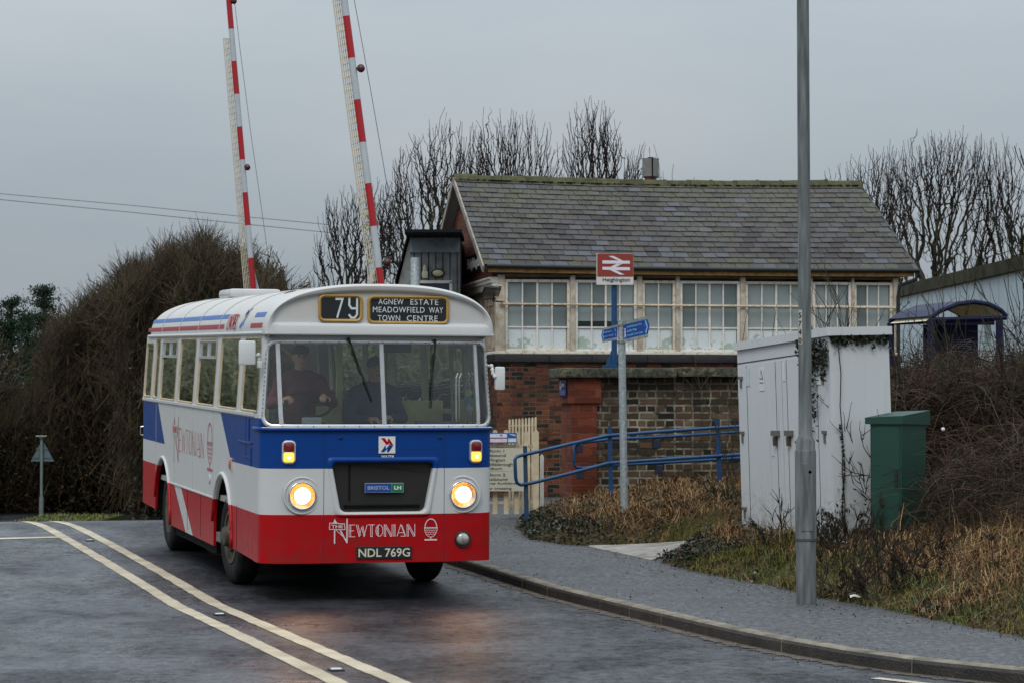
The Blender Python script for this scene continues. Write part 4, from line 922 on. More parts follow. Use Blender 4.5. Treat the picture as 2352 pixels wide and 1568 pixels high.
def person(label,head,turn=0,hip_drop=.78,hands=((.3,-.3,-.5),(-.3,-.3,-.5)),coat=(.03,.02,.02),hat='cap',hatc=(.03,.03,.03),seat=True,glasses=False,elb=.14,trous=(.02,.02,.03),group=None):
    t=thing('person',label,'person',(BX,BY,0),(BPIT,0,BYAW),group); H=Vector(head); Rz=Matrix.Rotation(turn,3,'Z')
    rel=lambda x,y,z: H+Rz@Vector((x,y,z))     # facing -y
    B=[('s',H,(.076,.094,.112)),('c',rel(0,-.025,-.06),rel(0,-.045,-.085),.052,.034),('c',rel(0,-.090,.012),rel(0,-.112,-.028),.010,.015),('s',rel(.080,.005,-.01),(.012,.024,.034)),('s',rel(-.080,.005,-.01),(.012,.024,.034)),
       ('c',rel(.03,-.083,.022),rel(-.03,-.083,.022),.012,.012),('c',rel(.022,-.088,-.062),rel(-.022,-.088,-.062),.008,.008),
       ('c',rel(0,.015,-.08),rel(0,.025,-.19),.056,.062)]
    sh=[rel(s*.185,.03,-.265) for s in(1,-1)]; hp=[rel(s*.09,.06,-hip_drop) for s in(1,-1)]
    B+= [('c',rel(.08,.03,-.24),rel(-.08,.03,-.24),.09,.09),('c',rel(0,.03,-.30),rel(0,.05,-hip_drop),.135,.125),('c',sh[0],sh[1],.07,.07)]
    J=[('c',sh[0]+Vector((0,0,-.005)),sh[1]+Vector((0,0,-.005)),.104,.104),('c',rel(.09,.03,-.245),rel(-.09,.03,-.245),.116,.116),('s',rel(0,.03,-.38),(.20,.135,.20)),('c',rel(0,.03,-.36),rel(0,.05,-hip_drop+.02),.170,.165),('c',rel(0,.03,-.165),rel(0,.03,-.21),.078,.09)]
    for i,s in enumerate((1,-1)):
        hd=rel(*hands[i]); S=sh[i]; E=S.lerp(hd,.48)+Rz@Vector((s*elb,.05,-.13)); wr=hd+(E-hd).normalized()*.06
        B+= [('c',S,E,.052,.043),('c',E,wr,.043,.028)]; B+=hand(hd,(hd-E),Vector((0,0,1)),-s)
        J+= [('s',S,(.082,.085,.085)),('c',S,E,.076,.062),('c',E,wr+(E-wr).normalized()*.02,.062,.046)]
    T=[]
    for i,s in enumerate((1,-1)):
        h=hp[i]; kn=h+Rz@Vector((s*.06,-.42,.02)) if seat else h+Rz@Vector((s*.02,-.02,-.43)); ft=kn+Rz@Vector((0,-.02 if seat else .04,-.44))
        B+= [('c',h,kn,.085,.058),('c',kn,ft,.055,.038),('c',ft,ft+Rz@Vector((0,-.16,-.03)),.042,.034)]; T+= [('c',h,kn,.098,.07),('c',kn,ft,.068,.056)]
    body=blob('body',B,M_SKIN,t,.0085,3)
    blob('jacket',J,mat('coat'+str(coat),coat,.9,var=.15,bump=.4,bscale=18),t,.012,5)
    blob('trousers',T+[('c',hp[0],hp[1],.11,.11)],mat('trouser'+str(trous),trous,.9),t,.014,4)
    for s in(1,-1):
        MB().sphere(rel(s*.030,-.0835,.014),.0115,10,8).build('eye',mat('eye dark',(.05,.04,.035),.15),t,smooth=True)
    MB().tube([rel(x,-.094+abs(x)*.25,-.062) for x in(-.026,-.012,0,.012,.026)],.004,6).build('mouth',mat('lips',(.22,.09,.08),.5),t)
    if hat=='flat': blob('flat_cap',[('s',rel(0,.0,.065),(.092,.112,.060)),('c',rel(.055,-.095,.045),rel(-.055,-.095,.045),.016,.016),('c',rel(.03,-.125,.036),rel(-.03,-.125,.036),.012,.012)],mat('cap'+str(hatc),hatc,.9),t,.008,4)
    else: blob('beanie' if hat=='beanie' else 'hair',[('s',rel(0,.01,.045),(.088,.105,.090))],mat('hat'+str(hatc),hatc,.95,bump=.5,bscale=60),t,.009,3)
    if glasses:
        mb=MB()
        for s in(1,-1): mb.tube([rel(s*.034+.024*math.cos(a),-.099,.012+.018*math.sin(a)) for a in np.linspace(0,2*PI,14,endpoint=False)],.002,5,closed=True)
        mb.tube([rel(.01,-.1,.014),rel(-.01,-.1,.014)],.002,5); mb.build('glasses',M_CHR,t)
    return t
person('driver in flat cap and maroon jacket with both hands on the steering wheel',(.565,.98,2.405),0,.74,((.17,-.40,-.40),(-.20,-.36,-.42)),(.13,.045,.06),'flat',(.075,.085,.12),True,True,.13)
person('passenger in dark beanie and navy coat standing beside the driver, looking down',(1.425,1.35,2.285),R(4),.80,((.05,-.28,-.50),(-.10,-.27,-.52)),(.06,.085,.15),'beanie',(.13,.13,.15),False,False,.16)
person('passenger with dark hair sitting by the fourth side window',(.50,2.98,2.12),R(8),.72,((.08,-.30,-.55),(-.10,-.30,-.55)),(.025,.02,.02),'hair',(.02,.015,.012),True,False,.1)
person('passenger in dark red coat sitting behind the driver, seen through the corner pane',(.30,1.98,2.16),R(-4),.72,((.08,-.26,-.50),(-.08,-.26,-.50)),(.035,.012,.012),'hair',(.02,.012,.010),True,False,.08)
# ============================================================ STATION BUILDING
SYAW=R(10); S0=P(1115,612,46); S0.z=0
st=thing('station_building','old brick station building with slate roof and long row of white-framed windows','station building',S0,(0,0,SYAW))
def brickmat(name,cols,bw,bh,mortar,ms=.012,bumpd=.02,moss=0,axis='xz',dark=0):
    m,n,b=nodes_mat(name); g=NG(n); o=g.obj(); s=g.sep(o)
    wob=g.m('MULTIPLY',g.m('SUBTRACT',g.noise(o,5.0,2),.5),.045); v=g.comb(g.m('ADD',g.m('ADD',s[0],s[1]),wob),g.m('ADD',s[2],g.m('MULTIPLY',wob,.6)),0.0)
    k=n.nodes.new('ShaderNodeTexBrick'); n.links.new(v,k.inputs['Vector']); k.inputs['Scale'].default_value=1; k.inputs['Brick Width'].default_value=bw; k.inputs['Row Height'].default_value=bh
    k.inputs['Mortar Size'].default_value=ms; k.inputs['Mortar Smooth'].default_value=.3; k.inputs['Bias'].default_value=0; k.offset=.5; k.squash=.52; k.squash_frequency=2
    k.inputs['Color1'].default_value=(0,0,0,1); k.inputs['Color2'].default_value=(1,1,1,1); k.inputs['Mortar'].default_value=(.5,.5,.5,1)
    rnd=k.outputs[0]; bc=g.ramp(rnd,cols); fine=g.noise(o,22,5,.65); big=g.noise(o,1.1,4)
    bc=g.mix(g.m('MULTIPLY',fine,.75),bc,g.mix(.5,bc,(.012,.010,.009)))
    mo=g.mix(g.ramp(g.noise(o,1.9,5,.7),[(.44,(0,0,0)),(.58,(1,1,1))]),mortar,(.035,.030,.025)); c=g.mix(k.outputs['Fac'],bc,mo)
    if moss:
        f=g.m('MULTIPLY',g.ramp(g.noise(o,2.4,5,.7),[(.45,(0,0,0)),(.68,(1,1,1))]),moss); c=g.mix(f,c,(.04,.045,.012))
    if dark: c=g.mix(g.m('MULTIPLY',g.ramp(big,[(.4,(0,0,0)),(.65,(1,1,1))]),dark),c,(.02,.016,.013))
    n.links.new(c,b.inputs['Base Color']); b.inputs['Roughness'].default_value=.85; b.inputs['Specular IOR Level'].default_value=.25
    h=g.m('SUBTRACT',g.m('MULTIPLY',fine,.5),k.outputs['Fac']); g.bump(h,.7,bumpd,b); return m
REDS=[(0,(.012,.010,.012)),(.28,(.03,.018,.016)),(.34,(.12,.032,.018)),(.7,(.19,.05,.024)),(1,(.24,.075,.035))]
M_BR=brickmat('red and blue brickwork',REDS,.225,.0765,(.16,.11,.075),.009,.015,moss=.45,dark=.5)
M_BRG=brickmat('dark red gable brick',[(0,(.09,.032,.022)),(.5,(.20,.055,.032)),(1,(.26,.075,.042))],.24,.082,(.08,.06,.05),.008,.012,dark=.3)
M_STN=mat('black painted stone band',(.014,.013,.013),.6,var=.4,vscale=6,bump=.4,bscale=30)
M_CREAM=mat('peeling cream joinery',(.64,.59,.50),.65,col2=(.36,.27,.18),vscale=11,bump=.4,bscale=30,detail=8); 
r_=M_CREAM.node_tree.nodes['Color Ramp'].color_ramp.elements; r_[0].position=.52; r_[1].position=.72
M_MUL=mat('grimy stained joinery',(.50,.42,.32),.75,col2=(.16,.11,.07),vscale=4,bump=.3,detail=8)
M_WJ=mat('white glazing bars',(.66,.63,.58),.5,var=.12,vscale=12); M_OCHW=mat('ochre fascia timber',(.40,.22,.07),.7,col2=(.17,.10,.05),vscale=9,detail=7)
M_GUT=mat('black gutter',(.008,.010,.011),.5)
def sx_(xD,yl=.18):
    k=(xD-CX)/FP; return ((-S0.x+yl*math.sin(SYAW))+k*(S0.y+yl*math.cos(SYAW)))/(math.cos(SYAW)-math.sin(SYAW)*k)
def sz_(yD,x=2.0,yl=.18): return EYE+(HZ-yD)/FP*(S0.y+x*math.sin(SYAW)+yl*math.cos(SYAW))
XL=sx_(1143); XR=sx_(2062); YB=6.6; zs=sz_(805.5,0); zh=sz_(632,0)
zb1=sz_(812.5,0); zb2=sz_(830.5,0); eave=sz_(611,0,0); RH=sz_(410,0,3.42); RL=sx_(2105,0); RY=3.42
# brick base with ledge courses
mb=MB(); mb.box(((XL+XR)/2,(YB+.18)/2+.02,(zb2-.6)/2),(XR-XL,YB-.14,zb2+.6)); mb.box(((XL+XR)/2,YB/2,1.40),(XR-XL+.06,YB-.0,.03)); mb.box(((XL+XR)/2-.03,YB/2+.02,.45),(XR-XL+.12,YB+.02,1.86))
mb.build('wall',M_BR,st)
mb=MB(); rx=XL-.06
while rx<XR: 
    L=random.uniform(.75,1.1); L=min(L,XR+.06-rx); mb.box((rx+L/2,.19,(zb1+zb2)/2),(L-.006,.16,zb1-zb2),bev=.008); rx+=L
yy=.3
while yy<YB: mb.box((XL-.02,yy+.45,(zb1+zb2)/2),(.12,.89,zb1-zb2),bev=.008); yy+=.9
mb.build('stone_band',M_STN,st,auto=40)
mb=MB(); mb.box(((XL+XR)/2,.18,(zs+zb1)/2),(XR-XL+.10,.16,zs-zb1-.004),bev=.01); mb.box((XL,3.4,(zs+zb1)/2),(.14,6.3,zs-zb1-.004),bev=.01); mb.build('sill',M_CREAM,st,auto=40)
# upper storey core (dark room behind glass) and head board
mb=MB(); mb.box(((XL+XR)/2,.27,(eave+zh)/2-.02),(XR-XL,.14,eave-zh)); mb.build('head_board',mat('weathered head board',(.20,.16,.11),.8,var=.4,vscale=3),st)
mb=MB(); mb.box(((XL+XR)/2,1.2,(zs+zh)/2),(XR-XL-.2,.02,zh-zs)); mb.build('room_lining',mat('dim room wall',(.05,.05,.05),.9),st)
# gable end
zg=sz_(640,0); XG=.15
MB().prism([(XG,.2,zg),(XG,RY*2-.2,zg),(XG,RY*2-.2,eave),(XG,RY,RH-.12),(XG,.2,eave-.0)],(.25,0,0)).build('gable',M_BRG,st); mb=MB(); mb.prism([(XR-.3,.32,zs),(XR-.3,RY*2-.2,zs),(XR-.3,RY*2-.2,eave),(XR-.3,RY,RH-.12),(XR-.3,.32,eave)],(.25,0,0)); mb.build('gable',M_BRG,st)
mb=MB(); mb.box((XG+.06,RY,zg-.04),(.20,RY*2-.3,.07),bev=.01); mb.box((XG+.03,RY,zg+.01),(.20,RY*2-.3,.04),bev=.01); mb.box((XG+.10,RY,zg-.13),(.20,RY*2-.3,.10)); mb.build('string_course',M_CREAM,st,auto=40)
# bays
M_PANE=None
m,n,b=nodes_mat('old window glass over blinds'); g=NG(n); o=g.obj()
n.links.new(g.ramp(g.noise(o,1.1,4),[(.3,(.20,.235,.235)),(.7,(.31,.35,.34))]),b.inputs['Base Color']); b.inputs['Roughness'].default_value=.09; b.inputs['Specular IOR Level'].default_value=.6; g.bump(g.noise(o,2.0,2),.05,.02,b); M_PANE=m
M_PANE2=m.copy(); M_PANE2.node_tree.nodes['Color Ramp'].color_ramp.elements[0].color=(.10,.125,.125,1); M_PANE2.node_tree.nodes['Color Ramp'].color_ramp.elements[1].color=(.19,.225,.22,1)
m,n,b=nodes_mat('peeling white paint on green boards'); g=NG(n); o=g.obj(); s=g.sep(o)
f=g.m('ADD',g.noise(o,3.2,8,.62),g.m('MULTIPLY',g.m('SUBTRACT',s[2],zs+.22),.42)); n.links.new(g.ramp(f,[(.415,(.33,.41,.34)),(.43,(.60,.63,.63)),(.7,(.54,.59,.61))]),b.inputs['Base Color']); b.inputs['Roughness'].default_value=.5; M_PEEL=m
M_DGL=mat('dark gap glass',(.008,.012,.012),.08)
zgt=sz_(648,0); zr1=sz_(699.6,0); zbar=sz_(697.5,0); zm=sz_(751.5,0); zlo_=sz_(802,0); zft=sz_(641,0)
bays=[(1160,1309,4),(1321,1463,4),(1475,1552,2),(1561.5,1700,4),(1712,1856,4),(1867,1956,3),(1962,2051,3)]
for bi,(a,b_,np_) in enumerate(bays):
    x0,x1=sx_(a),sx_(b_); f=MB(); fw=.05
    f.box(((x0+x1)/2,.205,zft-.025),(x1-x0,.07,.05),bev=.006); f.box(((x0+x1)/2,.205,zs+.02),(x1-x0,.07,.04),bev=.006)
    f.box((x0+fw/2,.205,(zft+zs)/2),(fw,.066,zft-zs-.09),bev=.006); f.box((x1-fw/2,.205,(zft+zs)/2),(fw,.066,zft-zs-.09),bev=.006)
    wo=f.build('window',M_WJ if bi%2 else M_CREAM,st,auto=40)
    gb=MB(); xs_=[x0+fw+(x1-x0-2*fw)*i/np_ for i in range(np_+1)]
    for i in range(1,np_): wd=.035 if (np_==4 and i==2) else .024; gb.box((xs_[i],.212,(zft+zs)/2),(wd,.03,zft-zs-.1))
    for z in(zbar,zm+.008): gb.box(((x0+x1)/2,.216,z),(x1-x0-2*fw,.026,.026))
    gb.build('glazing_bars',M_WJ,wo)
    p=MB()
    for i in range(np_):
        xa,xb=xs_[i]+.01,xs_[i+1]-.01; xc=(xa+xb)/2; wdt=xb-xa; ti=Matrix.Rotation(random.uniform(-.012,.012),4,'Z')@Matrix.Rotation(random.uniform(-.012,.012),4,'X')
        p.mi=0 if random.random()<.6 else 3; p.box((xc,.235,(zgt+zbar)/2+.0),(wdt,.006,zgt-zbar-.0),M=ti); 
        if bi==1 and i<3: zc=zm+.115; p.box((xc,.235,(zbar+zc)/2),(wdt,.006,zbar-zc-.01),M=ti); p.mi=2; p.box((xc,.238,(zm+zc)/2),(wdt,.006,zc-zm))
        else: p.box((xc,.235,(zbar+zm)/2),(wdt,.006,zbar-zm-.015),M=ti)
        p.mi=1; p.box((xc,.233,(zm+zs)/2+.01),(wdt,.008,zm-zs-.03))
    p.build('pane',[M_PANE,M_PEEL,M_DGL,M_PANE2],wo)
mb=MB(); mul=[(1143,1159)]+[(bays[i][1]+.3,bays[i+1][0]-.3) for i in range(6)]+[(2051.5,2063)]
for a,b_ in mul: x0,x1=sx_(a),sx_(b_); MB().box(((x0+x1)/2,.20,(zh+zs)/2),(x1-x0,.12,zh-zs+.02),bev=.008).build('mullion',mat('grimy mullion paint',(.58,.53,.44),.7,col2=(.33,.25,.18),vscale=7,detail=8,bump=.3),st,auto=40)
MB().tube([(sx_(1145),.10,zr1+.01),(sx_(1700),.10,zr1-.0),(sx_(2055),.10,zr1-.01)],.017,8).build('window_guard_rail',mat('rusty cream rail',(.55,.42,.27),.6,var=.3,vscale=12),st)
# side windows (facing the line)
for i in range(3):
    y0=.42+i*1.0; f=MB(); 
    for c,d in (((XL+.0,y0+.46,zg-.22),(.06,.92,.05)),((XL,y0+.46,zs+.04),(.06,.92,.05)),((XL,y0+.03,(zg+zs)/2-.1),(.06,.06,zg-zs-.25)),((XL,y0+.89,(zg+zs)/2-.1),(.06,.06,zg-zs-.25)),((XL,y0+.32,(zg+zs)/2-.1),(.04,.025,zg-zs-.3)),((XL,y0+.62,(zg+zs)/2-.1),(.04,.025,zg-zs-.3)),((XL,y0+.46,zbar),(.04,.9,.025)),((XL,y0+.46,zm),(.04,.9,.025))): f.box(c,d)
    wo=f.build('window',M_MUL,st); p=MB(); p.box((XL+.03,y0+.46,(zg+zm)/2-.1),(.006,.86,zg-zm-.22)); p.mi=1; p.box((XL+.03,y0+.46,(zm+zs)/2),(.007,.86,zm-zs-.06)); p.build('pane',[M_PANE,M_PEEL],wo)
MB().box((XL+.04,.25,(zg+zs)/2),(.14,.16,zg-zs)).box((XL+.02,3.5,(zg+zs)/2),(.1,.1,zg-zs)).build('corner_post',mat('grimy mullion paint',(.58,.53,.44)),st)
# roof: battened slopes and individually laid slates
def slate(nm,c,lich,spec=.12):
    m,n,b=nodes_mat(nm); g=NG(n); o=g.obj(); so=g.sep(o); f=g.noise(o,30,4,.6); big=g.noise(o,.8,4,.6); c0=g.mix(g.noise(o,5,5,.7),tuple(v*.62 for v in c),tuple(v*1.45 for v in c))
    hi=g.m('MULTIPLY_ADD',so[2],.9,-(eave+RH)/2*.9+.0); msk=g.m('ADD',g.m('ADD',g.m('MULTIPLY',big,1.5),g.m('MULTIPLY',hi,.22)),lich)
    sp=g.m('MULTIPLY',g.ramp(f,[(.50,(0,0,0)),(.60,(1,1,1))]),g.ramp(msk,[(.62,(0,0,0)),(.95,(1,1,1))])); c0=g.mix(g.m('MULTIPLY',sp,.8),c0,(.13,.128,.085))
    ms=g.ramp(g.noise(o,3.1,6,.75),[(.60,(0,0,0)),(.68,(1,1,1))]); c0=g.mix(g.m('MULTIPLY',ms,.35),c0,(.10,.10,.095)); n.links.new(c0,b.inputs['Base Color']); b.inputs['Roughness'].default_value=.6; b.inputs['Specular IOR Level'].default_value=spec; g.bump(f,.4,.01,b); return m
mats_s=[slate('slate grey',(.064,.058,.057),0),slate('slate dark',(.044,.039,.038),0),slate('slate blue',(.074,.073,.081),-.1,.2),slate('slate brown',(.066,.056,.047),.05),slate('slate lichen',(.066,.062,.052),.25),slate('slate moss',(.060,.056,.040),.2)]
x0r,x1r=-.03,RL+.02
def slope_pt(x,u,side=1):  # u 0 eave..1 ridge
    return Vector((x,RY*u if side==1 else 2*RY-RY*u,eave+.02+(RH-eave)*u-.03*math.sin(PI*(x-x0r)/(x1r-x0r))*(1-u)-.05*math.sin(PI*(x-x0r)/(x1r-x0r))*u))
for side in(1,-1):
    sm_=MB(); NRW=17; sn=(slope_pt(3,1,side)-slope_pt(3,0,side)); sn.normalize(); nrm=Vector((0,-(sn.z),abs(sn.y))) if side==1 else Vector((0,sn.z,abs(sn.y)))
    for r_ in range(NRW):
        x=x0r-(.13 if r_%2 else 0); 
        while x<x1r:
            wsl=.245 if r_>2 else .255; xa=max(x,x0r); xb=min(x+wsl,x1r)
            if xb-xa>.03:
                u0=r_/NRW-.004; u1=(r_+1.35)/NRW; u1=min(u1,1); j=random.uniform(-.006,.006); lift=.022+random.uniform(0,.010); sk=random.uniform(-.003,.003)
                q=[slope_pt(xa+.006,u0,side)+nrm*lift+sn*j,slope_pt(xb-.006,u0,side)+nrm*lift+sn*(j+sk),slope_pt(xb-.003,u1,side)+nrm*.004,slope_pt(xa+.003,u1,side)+nrm*.004]
                uu=r_/NRW; xx=(x-x0r)/(x1r-x0r); lich=vnoise(x*1.6,r_*.35,1.3); rr=random.random()
                mi=0 if rr<.45 else 1 if rr<.78 else 3 if rr<.93 else 2
                if uu>.55 and lich+.55*(uu-.75)+random.uniform(-.15,.15)>.62: mi=4 if random.random()<.7 else 5
                if r_<4 and xx<.55 and random.random()<.22: mi=2
                if abs(xx-(.48+.012*((r_*7)%5)))<.045 and 3<r_<14 and random.random()<.75: mi=2 if random.random()<.45 else 0
                if r_<2 and random.random()<.3: mi=5
                sm_.mi=mi; sm_.add(q+[p-nrm*.008 for p in q],[(0,1,2,3),(0,4,5,1),(1,5,6,2),(3,7,4,0)])
            x+=wsl
    ro_=sm_.build('roof',mats_s,st,fix=False)
    mb=MB(); mb.rings([[slope_pt(x,0,side)-nrm*.01 for x in np.linspace(x0r+.01,x1r-.01,12)],[slope_pt(x,1,side)-nrm*.01 for x in np.linspace(x0r+.01,x1r-.01,12)]],closed=False); mb.mi=1
    mb.rings([[slope_pt(x,0,side)-nrm*.05 for x in np.linspace(x0r+.01,x1r-.01,12)],[slope_pt(x,1,side)-nrm*.05 for x in np.linspace(x0r+.01,x1r-.01,12)]],closed=False); mb.build('roof_boarding',[M_GUT,mat('dull soffit board',(.27,.25,.22),.8)],ro_,fix=False)
    # barge board
    for xx in (x0r-.0,x1r):
        a=slope_pt(xx,-.02,side)-nrm*.0; c_=slope_pt(xx,1.0,side); mb=MB(); e=Vector((-.03 if xx<1 else .03,0,0))
        mb.prism([a+nrm*.012,c_+nrm*.012,c_-nrm*.11,a-nrm*.11],e); mb.build('barge_board',mat('dull weathered verge board',(.36,.33,.29),.8,col2=(.20,.18,.15),vscale=6) if xx<1 else M_GUT,st)
# ridge tiles
mb=MB(); x=x0r-.02; i=0
while x<x1r:
    L=min(.46,x1r+.03-x); dz_=random.uniform(-.008,.012); c1=slope_pt(x,1)+Vector((0,0,.015+dz_)); c2=slope_pt(x+L-.01,1)+Vector((0,0,.015+dz_+random.uniform(-.012,.012)))
    for c0_,c3,bz in ((c1,c2,0),(c2-Vector((.05,0,0)),c2+Vector((.0,0,0)),.012)):
        prof=[(-.16,-.075),(-.15,-.055),(-.05,.035),(0,.055),(.05,.035),(.15,-.055),(.16,-.075)]
        mb.mi=i%2; mb.rings([[c0_+Vector((0,y,z+bz)) for y,z in prof],[c3+Vector((0,y,z+bz)) for y,z in prof]],closed=False)
    x+=L; i+=1
mb.build('ridge_tiles',[mat('mossy ridge tile',(.055,.055,.030),.9,col2=(.10,.095,.05),vscale=9,detail=7,bump=.5,bscale=30),mat('mossy ridge tile dark',(.040,.038,.026),.9,col2=(.085,.085,.04),vscale=7,detail=7,bump=.5,bscale=30)],st,fix=False)
mb=MB()
for i in range(260):
    x=random.uniform(x0r,x1r); p=slope_pt(x,.965)+Vector((0,random.uniform(-.05,.03),.03)); mb.sphere(p,(random.uniform(.02,.06),.03,.012),6,4)
mb.build('roof_moss',mat('dark moss',(.035,.045,.012),.95,var=.5,vscale=20),st)
# gutter, fascia, downpipe
zgu=sz_(610.5,0,0); zfa=sz_(619.5,0,0)
sag=lambda x: -.02*math.sin(PI*(x-x0r)/(x1r-x0r))-.012*(x/(x1r))
mb=MB(); mb.tube([(x,-.03,zgu+sag(x)) for x in np.linspace(.02,x1r+.02,30)],.042,8)
for x in np.arange(.3,8,.9): mb.tube([(x-.04,-.03,zgu+sag(x)),(x+.04,-.03,zgu+sag(x))],.047,8)
xr=x1r-.02; mb.tube([(xr,-.03,zgu-.05),(xr,-.02,zgu-.17),(xr-.28,.10,zgu-.28),(xr-.30,.12,zgu-.5),(xr-.30,.12,1.5)],.036,8); mb.build('gutter',M_GUT,st,auto=50)
mb=MB(); N_=14; xs_=np.linspace(.05,x1r-.05,N_)
for a,b_ in zip(xs_[:-1],xs_[1:]): mb.box(((a+b_)/2,.02,zfa+sag((a+b_)/2)),(b_-a,.025,.075))
mb.build('fascia',M_OCHW,st)
MB().box((x1r/2,.11,zfa-.05),(x1r-.3,.17,.01)).build('soffit',M_GUT,st)
# flue with square cowl
fx=sx_(1495,RY+.35); fz=sz_(414,4,RY+.35)
fl=MB().lathe([(.11,-.6),(.11,.06)],16,Matrix.Translation((fx,RY+.35,fz))).build('flue',mat('rusty red flue',(.14,.028,.022),.6,var=.3),st)
hc=sz_(366,4,RY+.35)-fz; mb=MB()
for a in range(4): M_=Matrix.Translation((fx,RY+.35,fz+.04+hc/2))@Matrix.Rotation(a*PI/2+R(45),4,'Z'); q=[M_@Vector(v) for v in((-.10,.118,-hc/2+.03),(.10,.118,-hc/2+.03),(.10,.118,hc/2-.03),(-.10,.118,hc/2-.03))]; mb.prism(q,(M_.to_3x3()@Vector((0,.008,0))))
mb.build('cowl',mat('grey cowl metal',(.18,.175,.165),.6,metal=.2,var=.2),fl); mb=MB(); mb.box((fx,RY+.35,fz+hc+.01),(.34,.34,.02),M=Matrix.Rotation(R(45),4,'Z')@Matrix.Scale(.72,4)); mb.box((fx,RY+.35,fz+.055),(.34,.34,.02),M=Matrix.Rotation(R(45),4,'Z')@Matrix.Scale(.72,4)); mb.box((fx,RY+.35,fz+.05+hc/2),(.10,.10,hc-.02)); mb.build('cowl_cap',M_GUT,fl)
# name board on the gable
nb=thing('station_name_board','black name board with white lettering fixed on the brick gable','sign',st.matrix_world@Vector((0,0,0)))
nb.location=S0; nb.rotation_euler=(0,0,SYAW)
MB().box((XG-.02,2.0,sz_(617,0)+.19),(.035,1.85,.34),bev=.006).build('board',mat('black sign board',(.008,.010,.014),.35),nb)
text_mb('Heighington',1.6,.24,lambda u,v,d: Vector((XG-.04-d,2.75-u,sz_(617,0)+.06+v)),bold=.04).build('lettering',mat('white sign lettering',(.85,.86,.88),.5),nb)
# floodlight on the corner
fl_=thing('floodlight','black floodlight with a tilted flat head on the station corner post','floodlight',S0,(0,0,SYAW))
hx=sx_(1130,-.6); hz_=sz_(668,0,-.6); Mh=Matrix.Rotation(R(-20),4,'X')@Matrix.Rotation(R(8),4,'Y')
MB().box((hx,-.55,hz_),(.30,.34,.05),M=Mh,bev=.012).build('housing',M_BLK,fl_,auto=40); MB().box((hx,-.555,hz_-.024),(.25,.28,.012),M=Mh).build('lens',mat('dull floodlight glass',(.24,.22,.17),.2),fl_)
MB().box((hx+.13,-.55,hz_+.03),(.05,.34,.02),M=Mh).build('edge_fin',mat('pale grey metal',(.35,.4,.42),.4),fl_)
MB().tube([(hx+.05,-.45,hz_-.12),(hx+.1,-.1,hz_-.16),(XL+.08,.10,hz_-.16)],.014,6).tube([(hx+.06,-.5,hz_-.02),(hx+.06,-.42,hz_-.12)],.012,6).tube([(hx-.12,-.42,hz_-.14),(hx+.1,-.42,hz_-.135)],.01,6).sphere((hx+.06,-.42,hz_-.13),.035,8,6).build('bracket',M_BLK,fl_)
# ============================================================ TIMBER SHED beside the gable
sh0=P(915,700,47.4); shx=P(1057,700,47.4).x-sh0.x; shed=thing('timber_lean_to','grey weathered timber lean-to with a black raking roof edge left of the station gable','outbuilding',(sh0.x,47.4,0))
zt=P(0,541,47.4).z; zf2=P(0,580,47.4).z; zrl=P(0,652,47.4).z; xt=P(942,0,47.4).x-sh0.x
MB().prism([(0,0,-.3),(shx,0,-.3),(shx,0,zt-.03),(xt,0,zt-.03),(0,0,zrl)],(0,2.5,0)).build('wall',mat('grey boarding',(.21,.215,.215),.8,var=.35,vscale=4,bump=.4),shed)
mb=MB()
for x in np.arange(xt+.08,shx,.13): mb.box((x,-.004,(zf2+zt)/2-.6),(.012,.012,zf2+1.2-zt+1.0-.4))
mb.build('board_joints',M_DK,shed)
MB().box(((xt+shx)/2,-.03,(zt+zf2)/2-.03),(shx-xt,.04,zt-zf2-.05)).build('weather_board',mat('blue grey weather board',(.16,.20,.215),.6,var=.4,vscale=5),shed)
MB().box(((xt+shx)/2,.1,zt),(shx-xt+.1,2.6,.05)).prism([(xt-.02,-.08,zt+.02),(-.06,-.08,zrl-.02),(-.06,-.08,zrl+.06),(xt-.02,-.08,zt+.12)],(0,2.6,0)).build('roof_edge',mat('black felt edge',(.012,.012,.014),.7),shed)
zw=P(0,648,47.4).z; xw0=P(1026,0,47.4).x-sh0.x; xw1=P(1041,0,47.4).x-sh0.x
f=MB().box(((.25+shx-.15)/2,-.02,zw),(shx-.4,.05,.05)).box((shx-.17,-.02,zw-.5),(.05,.05,1)).build('window',M_WJ,shed); MB().box(((.25+shx-.2)/2,-.01,zw-.5),(shx-.45,.03,.95)).build('pane',mat('dark blue glass',(.01,.014,.03),.1),f)
ol=thing('bulkhead_lamp','oval cream bulkhead lamp on the timber lean-to','lamp',P(1006,628,47.36)); MB().sphere((0,0,0),(.125,.05,.085),18,10).build('casing',M_BLK,ol,smooth=True); MB().sphere((0,-.03,0),(.10,.05,.062),18,10).build('lens',mat('cream lamp glass',(.55,.52,.33),.4),ol,smooth=True)
al_=thing('alarm_horn','small cream dome-topped alarm horn on the timber lean-to','alarm',P(976,625,47.36)); MB().box((0,0,-.05),(.11,.07,.13),bev=.02).sphere((0,0,.05),(.04,.04,.09),10,8).build('horn',mat('cream plastic',(.55,.52,.36),.45),al_,auto=50)
gp=thing('galvanised_post','short galvanised post with a flat cap left of the timber lean-to','post',P(954,700,46.6)); MB().lathe([(.085,-3.2),(.085,.83),(.08,.84),(0,.84)],16).build('post',mat('galvanised steel',(.30,.34,.35),.5,metal=.3,var=.3,vscale=25),gp,auto=50)
gp['label']='short thick galvanised post in front of the timber lean-to'
